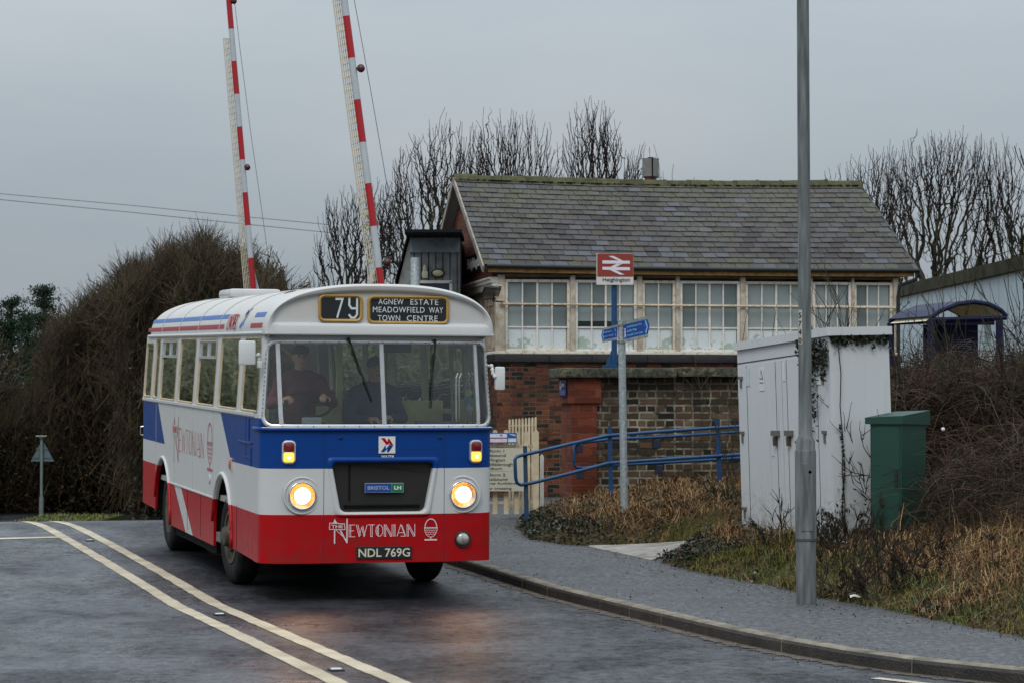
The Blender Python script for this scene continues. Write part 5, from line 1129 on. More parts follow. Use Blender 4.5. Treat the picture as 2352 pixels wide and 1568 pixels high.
# ============================================================ RETAINING WALL in front of the station
M_GALV=mat('galvanised steel',(.30,.34,.35),.5,metal=.3,var=.3,vscale=25); M_NBLUE=mat('blue gloss paint',(.006,.048,.135),.35,var=.2,vscale=8)
W0=P(1313,900,37.3); wall=thing('platform_wall','dark weathered brick platform wall with mossy stone coping and red brick end pier','wall',(W0.x,37.3,0),(0,0,SYAW))
ca,sa_=math.cos(SYAW),math.sin(SYAW)
wx=lambda xD,yl=0: ((-W0.x+yl*sa_)+(xD-CX)/FP*(37.3+yl*ca))/(ca-sa_*(xD-CX)/FP)
wz=lambda yD,x=0: EYE+(HZ-yD)/FP*(37.3+x*sa_)
M_OLD=brickmat('old dark brick with lime mortar',[(0,(.012,.010,.009)),(.2,(.035,.025,.018)),(.5,(.095,.055,.032)),(.8,(.14,.075,.045)),(1,(.19,.14,.10))],.262,.104,(.34,.31,.24),.016,.04,moss=.5,dark=.7)
M_RBP=brickmat('smooth red pier brick',[(0,(.11,.022,.010)),(.5,(.17,.034,.014)),(1,(.22,.052,.022))],.40,.105,(.15,.065,.045),.008,.008,moss=.1)
px_=wx(1371); x1w=wx(1378); xe=6.2; ztc=wz(865)
MB().box(((px_+xe)/2,.40,ztc/2),(xe-px_,.70,ztc)).build('wall',M_OLD,wall)
MB().box((px_/2,.38,wz(925)/2),(px_,.76,wz(925))).box((wx(1380)/2-.02,.37,(wz(925)+ztc)/2),(wx(1380)+.04,.80,ztc-wz(925))).build('pier',M_RBP,wall)
m,n,b=nodes_mat('mossy coping stone'); g=NG(n); o=g.obj()
c=g.ramp(g.noise(o,1.6,6,.65),[(.33,(.028,.028,.024)),(.5,(.085,.085,.055)),(.62,(.20,.18,.10)),(.72,(.09,.08,.035))]); n.links.new(g.mix(g.ramp(g.noise(o,18,5,.7),[(.4,(1,1,1)),(.6,(0,0,0))]),c,(.02,.021,.016)),b.inputs['Base Color']); b.inputs['Roughness'].default_value=.9; g.bump(g.noise(o,14,6,.7),1,.04,b); M_COP=m
x=wx(1283)-.0; mb=MB(); zt_=wz(843)
while x<xe:
    L=random.uniform(1.3,1.75); L=min(L,xe-x); dz_=random.uniform(-.012,.012)
    mb.box((x+L/2,.36,(zt_+ztc)/2+dz_),(L-.015,.98,zt_-ztc),bev=.03); x+=L
mb.build('coping',M_COP,wall,auto=50)
cs=thing('cctv_sign','small navy notice with a white disc on the left face of the red brick pier','sign',(W0.x,37.3,0),(0,0,SYAW))
zc0=wz(890); MB().box((-.058,.36,zc0),(.014,.50,.235),bev=.003).build('panel',mat('navy sign',(.012,.018,.10),.4),cs)
MB().lathe([(.0,0),(.068,0)],24,Matrix.Translation((-.067,.50,zc0+.04))@Matrix.Rotation(-PI/2,4,'Y')).build('disc',M_LET,cs,fix=False); MB().box((-.068,.50,zc0+.04),(.003,.05,.018)).box((-.068,.485,zc0+.055),(.003,.02,.02)).build('camera_symbol',mat('navy sign',(.012,.018,.10),.4),cs)
text_mb('CCTV',.20,.045,lambda u,v,d: Vector((-.067-d,.415-u,zc0+.02+v)),bold=.03).build('lettering',M_LET,cs)
mb=MB()
for i in range(3): mb.box((-.067,.36-.03*(i==1),zc0-.04-.022*i),(.003,.34-.06*(i==1),.008))
mb.build('small_print',mat('lilac print',(.25,.27,.5),.5),cs)
# ============================================================ STATION SIGN on a blue post
p=P(1411,838,38.9); ns=thing('station_totem_sign','red station sign with white double arrow and name panel on a tall blue post','sign',(p.x,38.9,0),(0,0,R(3)))
k=38.9/FP; z_=lambda y: EYE+(HZ-y)*k
MB().tube([(0,0,z_(900)),(0,0,z_(640))],.043,16).prism([(-.14,-.01,z_(842)),(-.035,-.01,z_(800)),(-.035,-.01,z_(842))],(0,.02,0)).box((0,0,z_(841)),(.34,.2,.03)).build('post',M_NBLUE,ns,auto=50)
bx0,bx1=(1368.5-1411)*k,(1454-1411)*k; zb_,zmid,zt2=z_(655.5),z_(637),z_(583.5)
MB().box(((bx0+bx1)/2,-.075,(zb_+zt2)/2),(bx1-bx0,.045,zt2-zb_),bev=.004).build('sign_box',mat('silver sign edge',(.42,.40,.38),.4,metal=.3),ns)
MB().box(((bx0+bx1)/2+.006,-.099,(zmid+zt2)/2),(bx1-bx0-.022,.006,zt2-zmid-.006)).build('red_panel',mat('faded rail red',(.27,.018,.008),.45,col2=(.20,.035,.018),vscale=3),ns)
MB().box(((bx0+bx1)/2+.002,-.099,(zb_+zmid)/2),(bx1-bx0-.008,.008,zmid-zb_-.004)).build('white_panel',mat('sign white',(.58,.56,.52),.45,var=.08),ns)
def sp(X,Y): # zoom coords of the sign face (940..1520, 240..)
    xd=(1160+X/3.92)*.9408; yd=(560+Y/3.92)*.9408; return ((xd-1411)*k,-.1035,z_(yd))
ar=MB()
polys=[[(1212,303),(1365,303),(1268,260),(1320,260),(1410,305),(1476,305),(1476,333),(1412,333),(1385,345),(1345,333),(1212,333)],
 [(1212,364),(1290,364),(1350,333),(1412,333),(1340,366),(1476,367),(1476,396),(1342,396),(1425,438),(1378,438),(1285,394),(1212,391)]]
for q in polys: ar.prism([sp(*a) for a in q],(0,-.003,0))
ar.build('double_arrow_emblem',mat('emblem white',(.66,.62,.68),.4),ns)
a=sp(1215,515); text_mb('Heighington',sp(1478,0)[0]-a[0],z_((560+470/3.92)*.9408)-z_((560+517/3.92)*.9408),lambda u,v,d: Vector((a[0]+u,-.1045-d,a[2]+v-.0)),bold=.012).build('lettering',mat('navy lettering',(.01,.018,.05),.5),ns)
# ============================================================ FINGERPOST
Yf=33.0; kf=Yf/FP; b0=P(1434,1160,Yf); zf=lambda y: EYE+(HZ-y)*kf; xf=lambda x:(x-1434)*kf
fp=thing('fingerpost','galvanised fingerpost with two blue pedestrian direction signs on the grass mound','signpost',(b0.x,Yf,0))
MB().tube([(0,0,zf(1175)),(xf(1428),0,zf(738))],.047,20).tube([(xf(1428),0,zf(738)),(xf(1428),0,zf(736))],.052,20).build('post',M_GALV,fp,auto=50)
mb=MB(); 
for y in(747,785): mb.tube([(xf(1428.5),0,zf(y+3)),(xf(1428.3),0,zf(y-3))],.056,20)
mb.build('clamp',mat('weathered clamp',(.22,.22,.19),.6,metal=.2,var=.4,vscale=30),fp,auto=50)
M_FB=mat('pedestrian sign blue',(.006,.035,.21),.3,var=.1); M_FT=mat('pale blue sign text',(.16,.42,.66),.4)
def rq(X,Y): return ((1440+X/14.7)*.9408,(760+Y/14.7)*.9408)
def finger(pts,txt,label,xoff,left):
    """pts: plate corners in zoomed-photo units, tip included"""
    q=[(xf(rq(*a)[0]),zf(rq(*a)[1])) for a in pts]; f=MB(); yv=lambda x:(x-xf(1428))*(.55 if not left else .55)
    V=[Vector((x,-.0+yv(x)*(-1 if True else 1)*.6-.055,z)) for x,z in q]
    f.prism(V,(0,.025,0)); fo=f.build('finger',M_FB,fp); return fo,V
def plate(tl,tr,br,bl,tip,lines,left):
    Q=lambda a: (xf(rq(*a)[0]),zf(rq(*a)[1]))
    tl,tr,br,bl,tip=[Q(a) for a in(tl,tr,br,bl,tip)]
    yy=lambda x: -.06-(x-xf(1428))*.5
    order=[tl,tr,tip,br,bl] if not left else [tip,tl,tr,br,bl]
    fo=MB().prism([(x,yy(x),z) for x,z in order],(0,.02,0)).build('finger',M_FB,fp)
    def mapq(u,v,d=0): # bilinear over plate
        a=Vector(tl).lerp(Vector(tr),u); b2=Vector(bl).lerp(Vector(br),u); c=b2.lerp(a,v); return Vector((c.x,yy(c.x)-.002-d,c.y))
    e=MB(); 
    for v0,v1,mi in((1.0,1.17,0),(-.20,0.0,0)): 
        e.prism([mapq(0,v0,.004),mapq(1,v0,.004),mapq(1,v1,.004),mapq(0,v1,.004)],(0,.03,0))
    e.build('extrusion',mat('weathered clamp',(.22,.22,.19),.6),fo); e=MB()
    for v0 in(.975,.005): stroke(e,[(0,v0),(1,v0)],.02,lambda u,v,d: mapq(u,v,d))
    ue=.92 if not left else .075; um=.985 if not left else .015
    stroke(e,[(ue+(-.0),.9),(um,.5),(ue,.1)],.045 if not left else .05,lambda u,v,d: mapq(u,v,d)); e.build('border',M_FT,fo,fix=False)
    for (s,u0,u1,v0,v1) in lines: text_mb(s,1,1,lambda u,v,d: mapq(u0+u*(u1-u0),v0+v*(v1-v0),.001+d),bold=.015,depth=.0015).build('sign_lettering',M_FT,fo)
    w_=MB(); return fo,mapq
fo,mq=plate((1205,480),(2040,290),(2060,840),(1215,1025),(2118,545),[('Aycliffe Business Park',.13,.76,.66,.84),('Aycliffe Village',.13,.55,.38,.58),('N Aycliffe Town Centre',.13,.80,.10,.30),('¼',.885,.92,.56,.78),('1',.885,.90,.18,.34)],False)
w_=MB(); stroke(w_,[(.06,.60),(.06,.40),(.03,.12)],.02,lambda u,v,d: mq(u,v,d)); stroke(w_,[(.06,.40),(.09,.12)],.02,lambda u,v,d: mq(u,v,d)); stroke(w_,[(.03,.42),(.06,.56),(.09,.44)],.016,lambda u,v,d: mq(u,v,d)); stroke(w_,[(.06,.64),(.06,.70)],.04,lambda u,v,d: mq(u,v,d)); w_.build('walker_symbol',M_LET,fo,fix=False)
fo,mq=plate((465,665),(995,548),(995,935),(465,1040),(425,860),[('Heighington',.09,.60,.60,.80),('School Aycliffe',.09,.74,.20,.40),('¾',.82,.9,.55,.85),('½',.84,.92,.15,.42)],True)
# ============================================================ HANDRAIL
def hr(X,Y,yy): return P((1180+X/3.41)*.9408,(860+Y/3.41)*.9408,yy)
hd=thing('handrail','blue painted tubular ramp handrail with upright posts leading up past the brick wall','handrail')
yA=lambda X: 34.4+X/2190*1.6
rail=lambda pts,yf: [hr(X,Y,yf(X)) for X,Y in pts]
MB().tube(rail([(2420,592),(2190,610),(1930,625),(1500,655),(1035,690),(700,765),(380,840),(310,855),(278,866),(263,890),(266,980),(270,1050),(282,1085),(310,1100),(400,1085),(700,1010),(1040,920),(1500,888),(1940,860),(2190,845),(2420,830)],yA),.0235,10).build('rail',M_NBLUE,hd,smooth=True)
for X,y0,y1 in((350,775,1420),(1052,612,1190),(1952,552,1050)):
    a=hr(X-3 if X==350 else X,y0,yA(X)+.045); b_=hr(X+14,y1,yA(X)+.045); mb=MB(); mb.prism([a+Vector((-.028,-.02,0)),a+Vector((.028,-.02,0)),b_+Vector((.030,-.02,-.2)),b_+Vector((-.030,-.02,-.2))],(0,.045,0)); mb.build('post',M_NBLUE if X!=350 else mat('dark blue worn post',(.02,.035,.055),.5,col2=(.008,.05,.12),vscale=3),hd)
yB=lambda X: 36.75+(X-760)/1430*.9
h2=thing('wall_handrail','second blue handrail running close along the brick platform wall on brackets','handrail')
MB().tube(rail([(2420,640),(2190,655),(1930,672),(1500,700),(1040,722),(830,748),(775,760),(757,778),(757,860),(757,935),(775,953),(830,958),(1040,938),(1500,915),(1940,888),(2190,875),(2420,860)],yB),.022,10).build('rail',M_NBLUE,h2,smooth=True)
for X,Y in((795,795),(1440,755),(805,1010),(1462,970)): MB().box(hr(X,Y,yB(X)+.12),(.11,.26,.13),bev=.01).build('wall_bracket',mat('dark navy bracket',(.006,.012,.03),.5),h2)
# ============================================================ PICKET FENCE, GATE, NOTICES
M_PK=mat('cream picket paint',(.60,.52,.36),.65,col2=(.42,.34,.22),vscale=6,bump=.2,detail=6)
zg_=lambda X,Y:(1190+X/5.6,1000+Y/5.6)
def fq(X,Y,yy): a,b_=zg_(X,Y); return P(a*.9408,b_*.9408,yy)
def picket(mb,X,Yt,Yb,w_,yy,pt=.35,th=.022,rnd=False):
    t=fq(X,Yt,yy); b_=fq(X,Yb,yy); hw=w_/5.6*.9408*yy/FP/2
    if rnd: top=[(hw*math.cos(a),hw*.8*math.sin(a)) for a in np.linspace(0,PI,7)]; q=[(b_.x-hw,b_.z),(b_.x+hw,b_.z)]+[(t.x+u,t.z-hw*.8+v) for u,v in top]
    else: q=[(b_.x-hw,b_.z),(b_.x+hw,b_.z),(t.x+hw,t.z-hw*1.1),(t.x+hw*.2,t.z),(t.x-hw*.2,t.z),(t.x-hw,t.z-hw*1.1)]
    mb.prism([(x,yy,z) for x,z in q],(0,th,0))
def railb(mb,X0,Y0,X1,Y1,h,yy,th=.04):
    a,b_=fq(X0,Y0,yy),fq(X1,Y1,yy); hh=h/5.6*.9408*yy/FP/2; mb.prism([(a.x,yy,a.z-hh),(b_.x,yy,b_.z-hh),(b_.x,yy,b_.z+hh),(a.x,yy,a.z+hh)],(0,th,0))
fn_=thing('picket_fence','low cream picket fence carrying the platform notices beside the bus','fence')
for X in(-350,-205,-60,105,255,400): mb=MB(); picket(mb,X,268 if X<300 else 290,1420,62,36.6,rnd=X<300); mb.build('picket',M_PK,fn_)
mb=MB(); railb(mb,-420,490,640,495,42,36.62); railb(mb,-420,1268,640,1262,36,36.62); mb.build('fence_rail',M_PK,fn_)
mb=MB(); picket(mb,665,265,1425,76,36.5,th=.10); mb.build('gate_post',M_PK,fn_,auto=40); mb=MB(); picket(mb,530,278,1400,56,36.55,th=.03); mb.build('picket',M_PK,fn_)
gt_=thing('picket_gate','tall cream picket gate with narrow pales behind the notices','gate')
for i,X in enumerate((303,347,392,437,481,526,571,615,658)): mb=MB(); picket(mb,X,124-i*4,1360,29,37.4); mb.build('picket',M_PK,gt_)
mb=MB(); railb(mb,285,215,675,205,22,37.43); railb(mb,285,700,675,760,40,37.43); railb(mb,285,1340,675,1345,30,37.43); mb.build('gate_rail',M_PK,gt_)
wp=thing('white_post','single white painted post against the brick wall right of the gate','post'); mb=MB(); picket(mb,745,605,1352,52,36.9,th=.06); mb.build('post',mat('white post paint',(.64,.62,.58),.5,var=.1),wp)
M_NOT=mat('cream notice board',(.50,.47,.36),.5,col2=(.43,.42,.34),vscale=2); M_TX=mat('black notice lettering',(.015,.015,.015),.5)
no=thing('platform_notice','large cream notice listing platform 1 and platform 2 destinations on the picket fence','notice'); yn=36.52
def board(X0,Y0,X1,Y1,m_,par,nm,yy=yn,th=.012): a,b_=fq(X0,Y1,yy),fq(X1,Y0,yy); return MB().box(((a.x+b_.x)/2,yy,(a.z+b_.z)/2),(b_.x-a.x,th,b_.z-a.z)).build(nm,m_,par)
board(-330,518,500,838,M_NOT,no,'panel'); board(-330,842,500,1108,M_NOT,no,'panel')
for s,xe_,yb,cap_ in(('Platform 1',228,575,38),('Eastbound',248,636,38),('Darlington',238,697,38),('Middlesbrough',344,757,38),('Saltburn',198,815,38),('Platform 2',245,902,38),('Westbound',272,962,38),('Bishop Auckland',392,1020,38),('over crossing',330,1080,38)):
    desc={'Darlington':14,'Middlesbrough':14,'Bishop Auckland':0,'over crossing':14}.get(s,0); wdt={'Platform 1':305,'Eastbound':315,'Darlington':300,'Middlesbrough':400,'Saltburn':235,'Platform 2':320,'Westbound':340,'Bishop Auckland':465,'over crossing':385}[s]
    a=fq(xe_-wdt,yb+desc,yn); b_=fq(xe_,yb-cap_,yn)
    if s=='over crossing': b_=fq(xe_,yb-28,yn)
    text_mb(s,b_.x-a.x,b_.z-a.z,lambda u,v,d: Vector((a.x+u,yn-.008-d,a.z+v)),bold=.0).build('lettering',M_TX,no)
n2=thing('help_notice','small blue-bordered white notice at the top of the picket fence','notice'); board(-100,312,400,452,mat('notice blue',(.02,.09,.28),.4),n2,'panel',yn-.02)
for X0,X1,Y0,Y1,c_ in((-80,268,325,375,(.60,.62,.68)),(-80,270,390,440,(.66,.50,.58)),(283,393,387,438,(.55,.62,.66))): board(X0,Y0,X1,Y1,mat('notice field%d%d'%(X0,Y0),c_,.5,var=.12,vscale=40),n2,'white_field',yn-.03,.004)
mb=MB(); c_=fq(188,345,yn-.034); mb.sphere(c_,(.016,.003,.014),10,6); mb.build('heart_symbol',mat('notice red',(.5,.05,.06),.5),n2)
mb=MB(); a=fq(290,345,yn-.033); mb.prism([(a.x,yn-.033,a.z+.02),(a.x+.09,yn-.033,a.z+.01),(a.x+.10,yn-.033,a.z-.01),(a.x+.05,yn-.033,a.z)],(0,-.002,0)); mb.build('white_wave',M_LET,n2)
# ============================================================ GREY CABINET
th=R(70); YR=28.0
cR=P(1921,1200,YR); cab=thing('equipment_cabinet','tall pale grey steel cabinet with padlocked doors and ivy on its corner','cabinet',(cR.x,YR,0),(0,R(-1.6),0))
# local: u along the face (to the left/back), w across the right side
du=Vector((-math.sin(R(20)),math.cos(R(20)),0)); dw=Vector((math.cos(R(20)),math.sin(R(20)),0)); FW=2.33; SWd=.72
zc=lambda y,Y=YR: EYE+(HZ-y)*Y/FP
zt0=zc(770); zb0=.35
def cp(u,w_,z): return du*u+dw*w_+Vector((0,0,z))
def cbox(mb,u0,u1,w0,w1,z0,z1,dzl=0):
    v=[cp(u,w_,z+dzl*u) for u in(u0,u1) for w_ in(w0,w1) for z in(z0,z1)]; mb.add(v,[(0,1,3,2),(4,6,7,5),(0,4,5,1),(2,3,7,6),(0,2,6,4),(1,5,7,3)])
m,n,b=nodes_mat('pale grey cabinet paint'); g=NG(n); o=g.obj(); so=g.sep(o); vv=g.comb(g.m('MULTIPLY',so[0],14.0),g.m('MULTIPLY',so[1],14.0),g.m('MULTIPLY',so[2],.9)); stn=g.ramp(g.noise(vv,1.0,5,.6),[(.56,(0,0,0)),(.72,(1,1,1))]); bl=g.noise(o,2.2,5,.6); spl=g.m('MULTIPLY',g.ramp(g.noise(o,11,6,.8),[(.50,(0,0,0)),(.62,(1,1,1))]),g.m('MULTIPLY_ADD',so[2],-1.6,1.85,clamp=True))
c=g.mix(bl,(.50,.515,.525),(.56,.575,.585)); c=g.mix(g.m('MULTIPLY',stn,.30),c,(.26,.25,.20)); c=g.mix(g.m('MULTIPLY',spl,.6),c,(.12,.11,.075)); n.links.new(c,b.inputs['Base Color']); b.inputs['Roughness'].default_value=.5; b.inputs['Specular IOR Level'].default_value=.3; g.bump(g.noise(o,5,3),.08,.02,b); M_CAB=m; M_CABS=m
SLP=-.035
mb=MB(); cbox(mb,0,FW,0,SWd,zb0,zt0,SLP); mb.build('housing',M_CAB,cab)
mb=MB(); cbox(mb,-.03,FW+.03,-.035,SWd+.03,zt0-.005,zt0+.085,SLP); mb.build('lid',M_CAB,cab)
hinge=mat('grey hinge steel',(.15,.14,.125),.6,metal=.3)
dz_=[(.05,.62),(.64,1.18),(1.20,1.72),(1.74,2.28)]
for i,(u0,u1) in enumerate(((.06,.80),(.82,1.13),(1.15,1.85),(1.87,2.28))[0:0]+((.10,1.02),(1.30,1.42),(1.44,2.24))[0:0] or ((.08,1.14),(1.16,2.26))):
    mb=MB(); cbox(mb,u0,u1,-.014,.005,zb0+.12,zt0-.19,SLP); d_=mb.build('door',M_CAB,cab)
    hu=u1-.05 if i==1 else u0+.05
    for z in(zb0+.42,(zb0+zt0)/2+.12,zt0-.42): h_=MB(); cbox(h_,hu-.045,hu+.045,-.035,-.010,z,z+.035,0); cbox(h_,hu-.015,hu+.015,-.03,-.010,z-.10,z+.01,0); h_.build('hinge',hinge,d_)
    hl=u0+.16 if i==1 else u1-.16; h_=MB(); zz=(zb0+zt0)/2+.10; cbox(h_,hl-.085,hl+.085,-.05,-.010,zz,zz+.06,0); h_.build('hasp',hinge,d_); h_=MB(); cbox(h_,hl-.022,hl+.022,-.055,-.02,zz-.11,zz-.01,0); h_.build('padlock',mat('rusty padlock',(.07,.045,.03),.6,metal=.3),d_)
mb=MB(); 
for u in(.28,1.02,2.06,1.30): cbox(mb,u,u+.008,-.0165,-.014,zb0+.12,zt0-.19,SLP)
cbox(mb,-.001,FW,-.006,-.0,zt0-.16,zt0-.15,SLP); mb.build('panel_joint',mat('dark joint',(.05,.05,.05),.7),cab)
def notice(u0,u1,z0,z1,m_): mb=MB(); cbox(mb,u0,u1,-.021,-.0155,z0,z1,0); return mb.build('notice',m_,cab)
M_NW=mat('white notice',(.60,.61,.60),.5)
zn=zt0-.36
notice(1.98,2.09,zn-.14,zn+.06,mat('grey notice',(.46,.52,.55),.5,var=.15,vscale=60)); nn_=notice(1.60,1.72,zn-.20,zn+.06,M_NW); notice(.18,.36,zn-.16,zn+.14,M_NW); notice(1.06,1.12,zn-.1,zn+.1,M_NW)
c3=lambda u,z:cp(u,-.0225,z)
for uc in(1.66,.27): mb=MB(); mb.add([c3(uc+.045,zn-.07),c3(uc-.045,zn-.07),c3(uc,zn+.045)],[(0,1,2)]); cbox(mb,uc-.05,uc+.05,-.0228,-.0222,zn-.115,zn-.105); mb.build('warning_symbol',mat('notice print grey',(.06,.06,.06),.5),cab,fix=False)
for uc in(1.66,.27): mb=MB(); mb.add([c3(uc+.028,zn-.06)+Vector((0,0,0))-dw*.002,c3(uc-.028,zn-.06)-dw*.002,c3(uc,zn+.018)-dw*.002],[(0,1,2)]); mb.build('warning_field',M_NW,cab,fix=False)
# ============================================================ GREEN CABINET
gY=27.5; g0=P(2071,1205,gY); gc=thing('green_cabinet','dark green roadside telecom cabinet with sloping lid among the brambles','cabinet',(g0.x,gY,0))
k2=gY/FP; zz=lambda y: EYE+(HZ-y)*k2; wl=(2071-2002)*k2
M_GRN=mat('green cabinet paint',(.001,.040,.026),.5,var=.12,vscale=3,bump=.05); 
gu=Vector((-1,.18,0)).normalized(); gw=Vector((.55,.835,0)).normalized()
def gp_(u,w_,z): return gu*u+gw*w_+Vector((0,0,z))
def gbox(mb,u0,u1,w0,w1,z0,z1): v=[gp_(u,w_,z) for u in(u0,u1) for w_ in(w0,w1) for z in(z0,z1)]; mb.add(v,[(0,1,3,2),(4,6,7,5),(0,4,5,1),(2,3,7,6),(0,2,6,4),(1,5,7,3)])
mb=MB(); gbox(mb,0,wl*1.02,0,.62,.3,zz(972)); mb.build('housing',M_GRN,gc)
mb=MB(); v=[gp_(u,w_,z) for u,w_,z in((-.03,-.03,zz(973)),(wl+.05,-.03,zz(973)),(wl+.05,.66,zz(975)),(-.03,.66,zz(975)),(-.03,-.03,zz(954)),(wl+.05,-.03,zz(958)),(wl+.03,.66,zz(944)),(-.03,.66,zz(941)))]; mb.add(v,[(0,1,2,3),(4,5,6,7),(0,1,5,4),(1,2,6,5),(2,3,7,6),(3,0,4,7)]); mb.build('lid',M_GRN,gc)
mb=MB(); gbox(mb,.015,wl-.01,-.012,.004,.4,zz(980)); mb.build('door',M_GRN,gc); mb=MB(); gbox(mb,.03,.06,-.03,-.01,zz(1118),zz(1080)); mb.build('handle',M_BLK,gc)
# ============================================================ LAMP POST
lp_=P(1852,1384,24.1); zl=float(zplat(lp_.x,24.1))+.10; kl=24.1/FP; zL=lambda y: EYE+(HZ-y)*kl
lamp=thing('lamp_post','tall grey steel lamp column with thicker base rising out of the picture','lamp post',(lp_.x,24.1,0),(0,R(-.15),0))
r1=.5*46*kl; r2=.5*30*kl
m,n,b=nodes_mat('weathered galvanised column'); g=NG(n); o=g.obj(); s=g.sep(o)
v=g.comb(g.m('MULTIPLY',s[0],9.0),g.m('MULTIPLY',s[1],9.0),s[2]); c=g.ramp(g.noise(v,2.2,5),[(.35,(.075,.083,.082)),(.6,(.15,.165,.165)),(.75,(.22,.235,.225))]); n.links.new(c,b.inputs['Base Color']); b.inputs['Roughness'].default_value=.6; b.inputs['Metallic'].default_value=.15; g.bump(g.noise(o,40,3),.3,.005,b); M_COL=m
MB().lathe([(r1,zl-.3),(r1,zL(1242)),(r1*1.06,zL(1240)),(r1*1.06,zL(1036)),(r1*1.04,zL(1034))],40).lathe([(r1*1.04,zL(1034)),(r1*.96,zL(1030)),(r1*.96,zL(1012)),(r2*1.04,zL(1000)),(r2*1.02,zL(900)),(r2*.98,zL(715)),(r2*.93,zL(0)),(r2*.78,9.6)],40).build('column',M_COL,lamp,auto=30)
MB().lathe([(r1*1.065,zL(1240)),(r1*1.065,zL(1235))],40).build('base_band',mat('dark band',(.05,.052,.05),.6),lamp)  # narrow darker ring round the column base
MB().box((0.0,-r1*1.06,zL(1140)),(r1*1.1,.008,.62),bev=.003).build('access_door',M_COL,lamp); MB().lathe([(.0,0),(.014,0)],16,Matrix.Translation((.03,-r1*1.06-.006,zL(1082)))@Matrix.Rotation(PI/2,4,'X')).build('lock',M_BLK,lamp,fix=False)
MB().tube([(0,0,9.55),(.1,-.2,9.9),(.15,-1.0,10.05)],.035,10).build('bracket_arm',M_COL,lamp); MB().box((.16,-1.3,10.05),(.22,.6,.12),bev=.04).build('lantern',M_ALU,lamp)
def cyl_txt(s,a0,z0,w_,h_): return text_mb(s,w_,h_,lambda u,v,d: Vector(((r2*1.0+.0025+d)*math.sin(a0+u/r2),-(r2*1.0+.0025+d)*math.cos(a0+u/r2),z0+v)),bold=.02,depth=.001)
mb=MB(); aa=R(-78); zs_=[zL(790),zL(712)]; mb.rings([[Vector((r2*1.012*math.sin(a),-r2*1.012*math.cos(a),z)) for a in np.linspace(aa,R(-28),8)] for z in zs_],closed=False); mb.build('number_strip',mat('cream number strip',(.42,.41,.36),.5),lamp,fix=False)
for i,ch in enumerate('5740'): cyl_txt(ch,R(-68),zL(731+i*19),.036,.050).build('number',M_TX,lamp)
# ============================================================ LEVEL CROSSING BARRIERS
M_BRD=mat('barrier red',(.36,.006,.012),.35); M_BWH=mat('barrier white',(.42,.45,.47),.4,var=.05); M_SK=mat('cream skirt metal',(.50,.45,.34),.6,var=.15)
def barrier(Y,bands,line,skl,lamps,cable,label,group,split=False):
    """line: ((x,y) top, (x,y) bottom) of the boom axis; bands: list of y boundaries from the top, first band colour red"""
    kk=Y/FP; (xt,yt),(xb,yb)=line; A=P(xb,yb,Y); Tp=P(xt,yt,Y); d=(Tp-A).normalized(); gx=G(xb,1150,0).x
    root=A-d*((A.z-1.0)/d.z); t=thing('crossing_barrier',label,'level crossing barrier',(root.x,Y,0),(0,0,0),group); O=Vector((root.x,Y,0))
    L2=lambda x,y: P(x,y,Y)-O
    bm_=MB(); ys=[yt-330]+bands+[HZ+.70*FP/Y]; axis=lambda y: P(xt+(xb-xt)*(y-yt)/(yb-yt),y,Y)-O
    for i in range(len(ys)-1):
        bm_.mi=(i+1)%2 if len(bands)%1==0 else 0
        bm_.tube([axis(ys[i]+.4),axis(ys[i+1])],[.050+.0*i,.052],12)
    for j,mi in enumerate(bm_.m): pass
    col=[]
    b_=bm_.build('boom',[M_BRD,M_BWH],t,auto=50,fix=False)
    sk=MB(); (sx0,sy0),(sx1,sy1)=skl
    edge=lambda f:(P(sx0+(sx1-sx0)*f,sy0+(sy1-sy0)*f,Y)-O)
    inner=lambda f:(axis(sy0+(sy1-sy0)*f)+Vector((-.05,0,0)))
    for q in(0,.25,.5,.75,1): 
        sk.tube([(edge(f).lerp(inner(f),q)+Vector((0,.02*q,0))) for f in(0,.25,.5,.75,1)],.009,5)
    for f in np.linspace(0,1,44): sk.tube([edge(f),inner(max(0,f-.012))],.006,4)
    sk.build('skirt',M_SK,t)
    for (x,y) in lamps:
        c=L2(x,y); m_=MB(); ax=axis(y); m_.tube([ax,c-Vector((.0,0,0))],.02,8); m_.lathe([(.0,-.03),(.05,-.03),(.058,0),(.05,.045),(.045,.05)],16,Matrix.Translation(c)@Matrix.Rotation(R(75),4,'X')); lo=m_.build('boom_lamp',M_BLK,t,auto=50)
        MB().sphere(c+Vector((.008,-.045,-.0)),(.042,.02,.042),12,8).build('lens',mat('dark red lens',(.10,.006,.010),.25),lo,smooth=True)
    MB().tube([L2(*q) for q in cable],.006,5).build('cable',mat('grey steel cable',(.16,.17,.18),.5),t)
    # pedestal
    m_=MB(); m_.box((.05,.1,.45),(.55,.5,1.5),bev=.04); m_.build('pedestal',mat('pedestal grey',(.25,.26,.27),.5,var=.1),t,auto=50)
    m_=MB(); m_.prism([(-.06,-.02,1.0),(.10,-.02,1.0),(.30,-.02,.35),(.15,-.02,.30)],(0,.05,0)); m_.build('counterweight_arm',M_BWH,t)
    if split: m_=MB(); q0=L2(562,560); q1=L2(590,672); q2=L2(596,672); m_.prism([q0+Vector((.03,.06,0)),q1+Vector((.05,.06,0)),q2+Vector((.05,.06,-.6)),q1+Vector((-.0,.06,-.6))],(0,.05,0)); m_.build('boom_stay',M_BWH,t)
    return t
z2=lambda y: y/2.118*.9408; zx2=lambda x:(500+x/2.118)*.9408
barrier(37.1,[z2(v) for v in(85,300,517,735,950,1170,1385)],((zx2(732),z2(85)),(zx2(912),z2(1465))),((zx2(662),z2(0)),(zx2(850),z2(1465))),[(829,158),(889,603)],[(808,-30),(850,200),(887,415),(905,510),(922,600)],'nearer raised red and white barrier boom, with its cream skirt, right above the bus front','raised level crossing barriers')
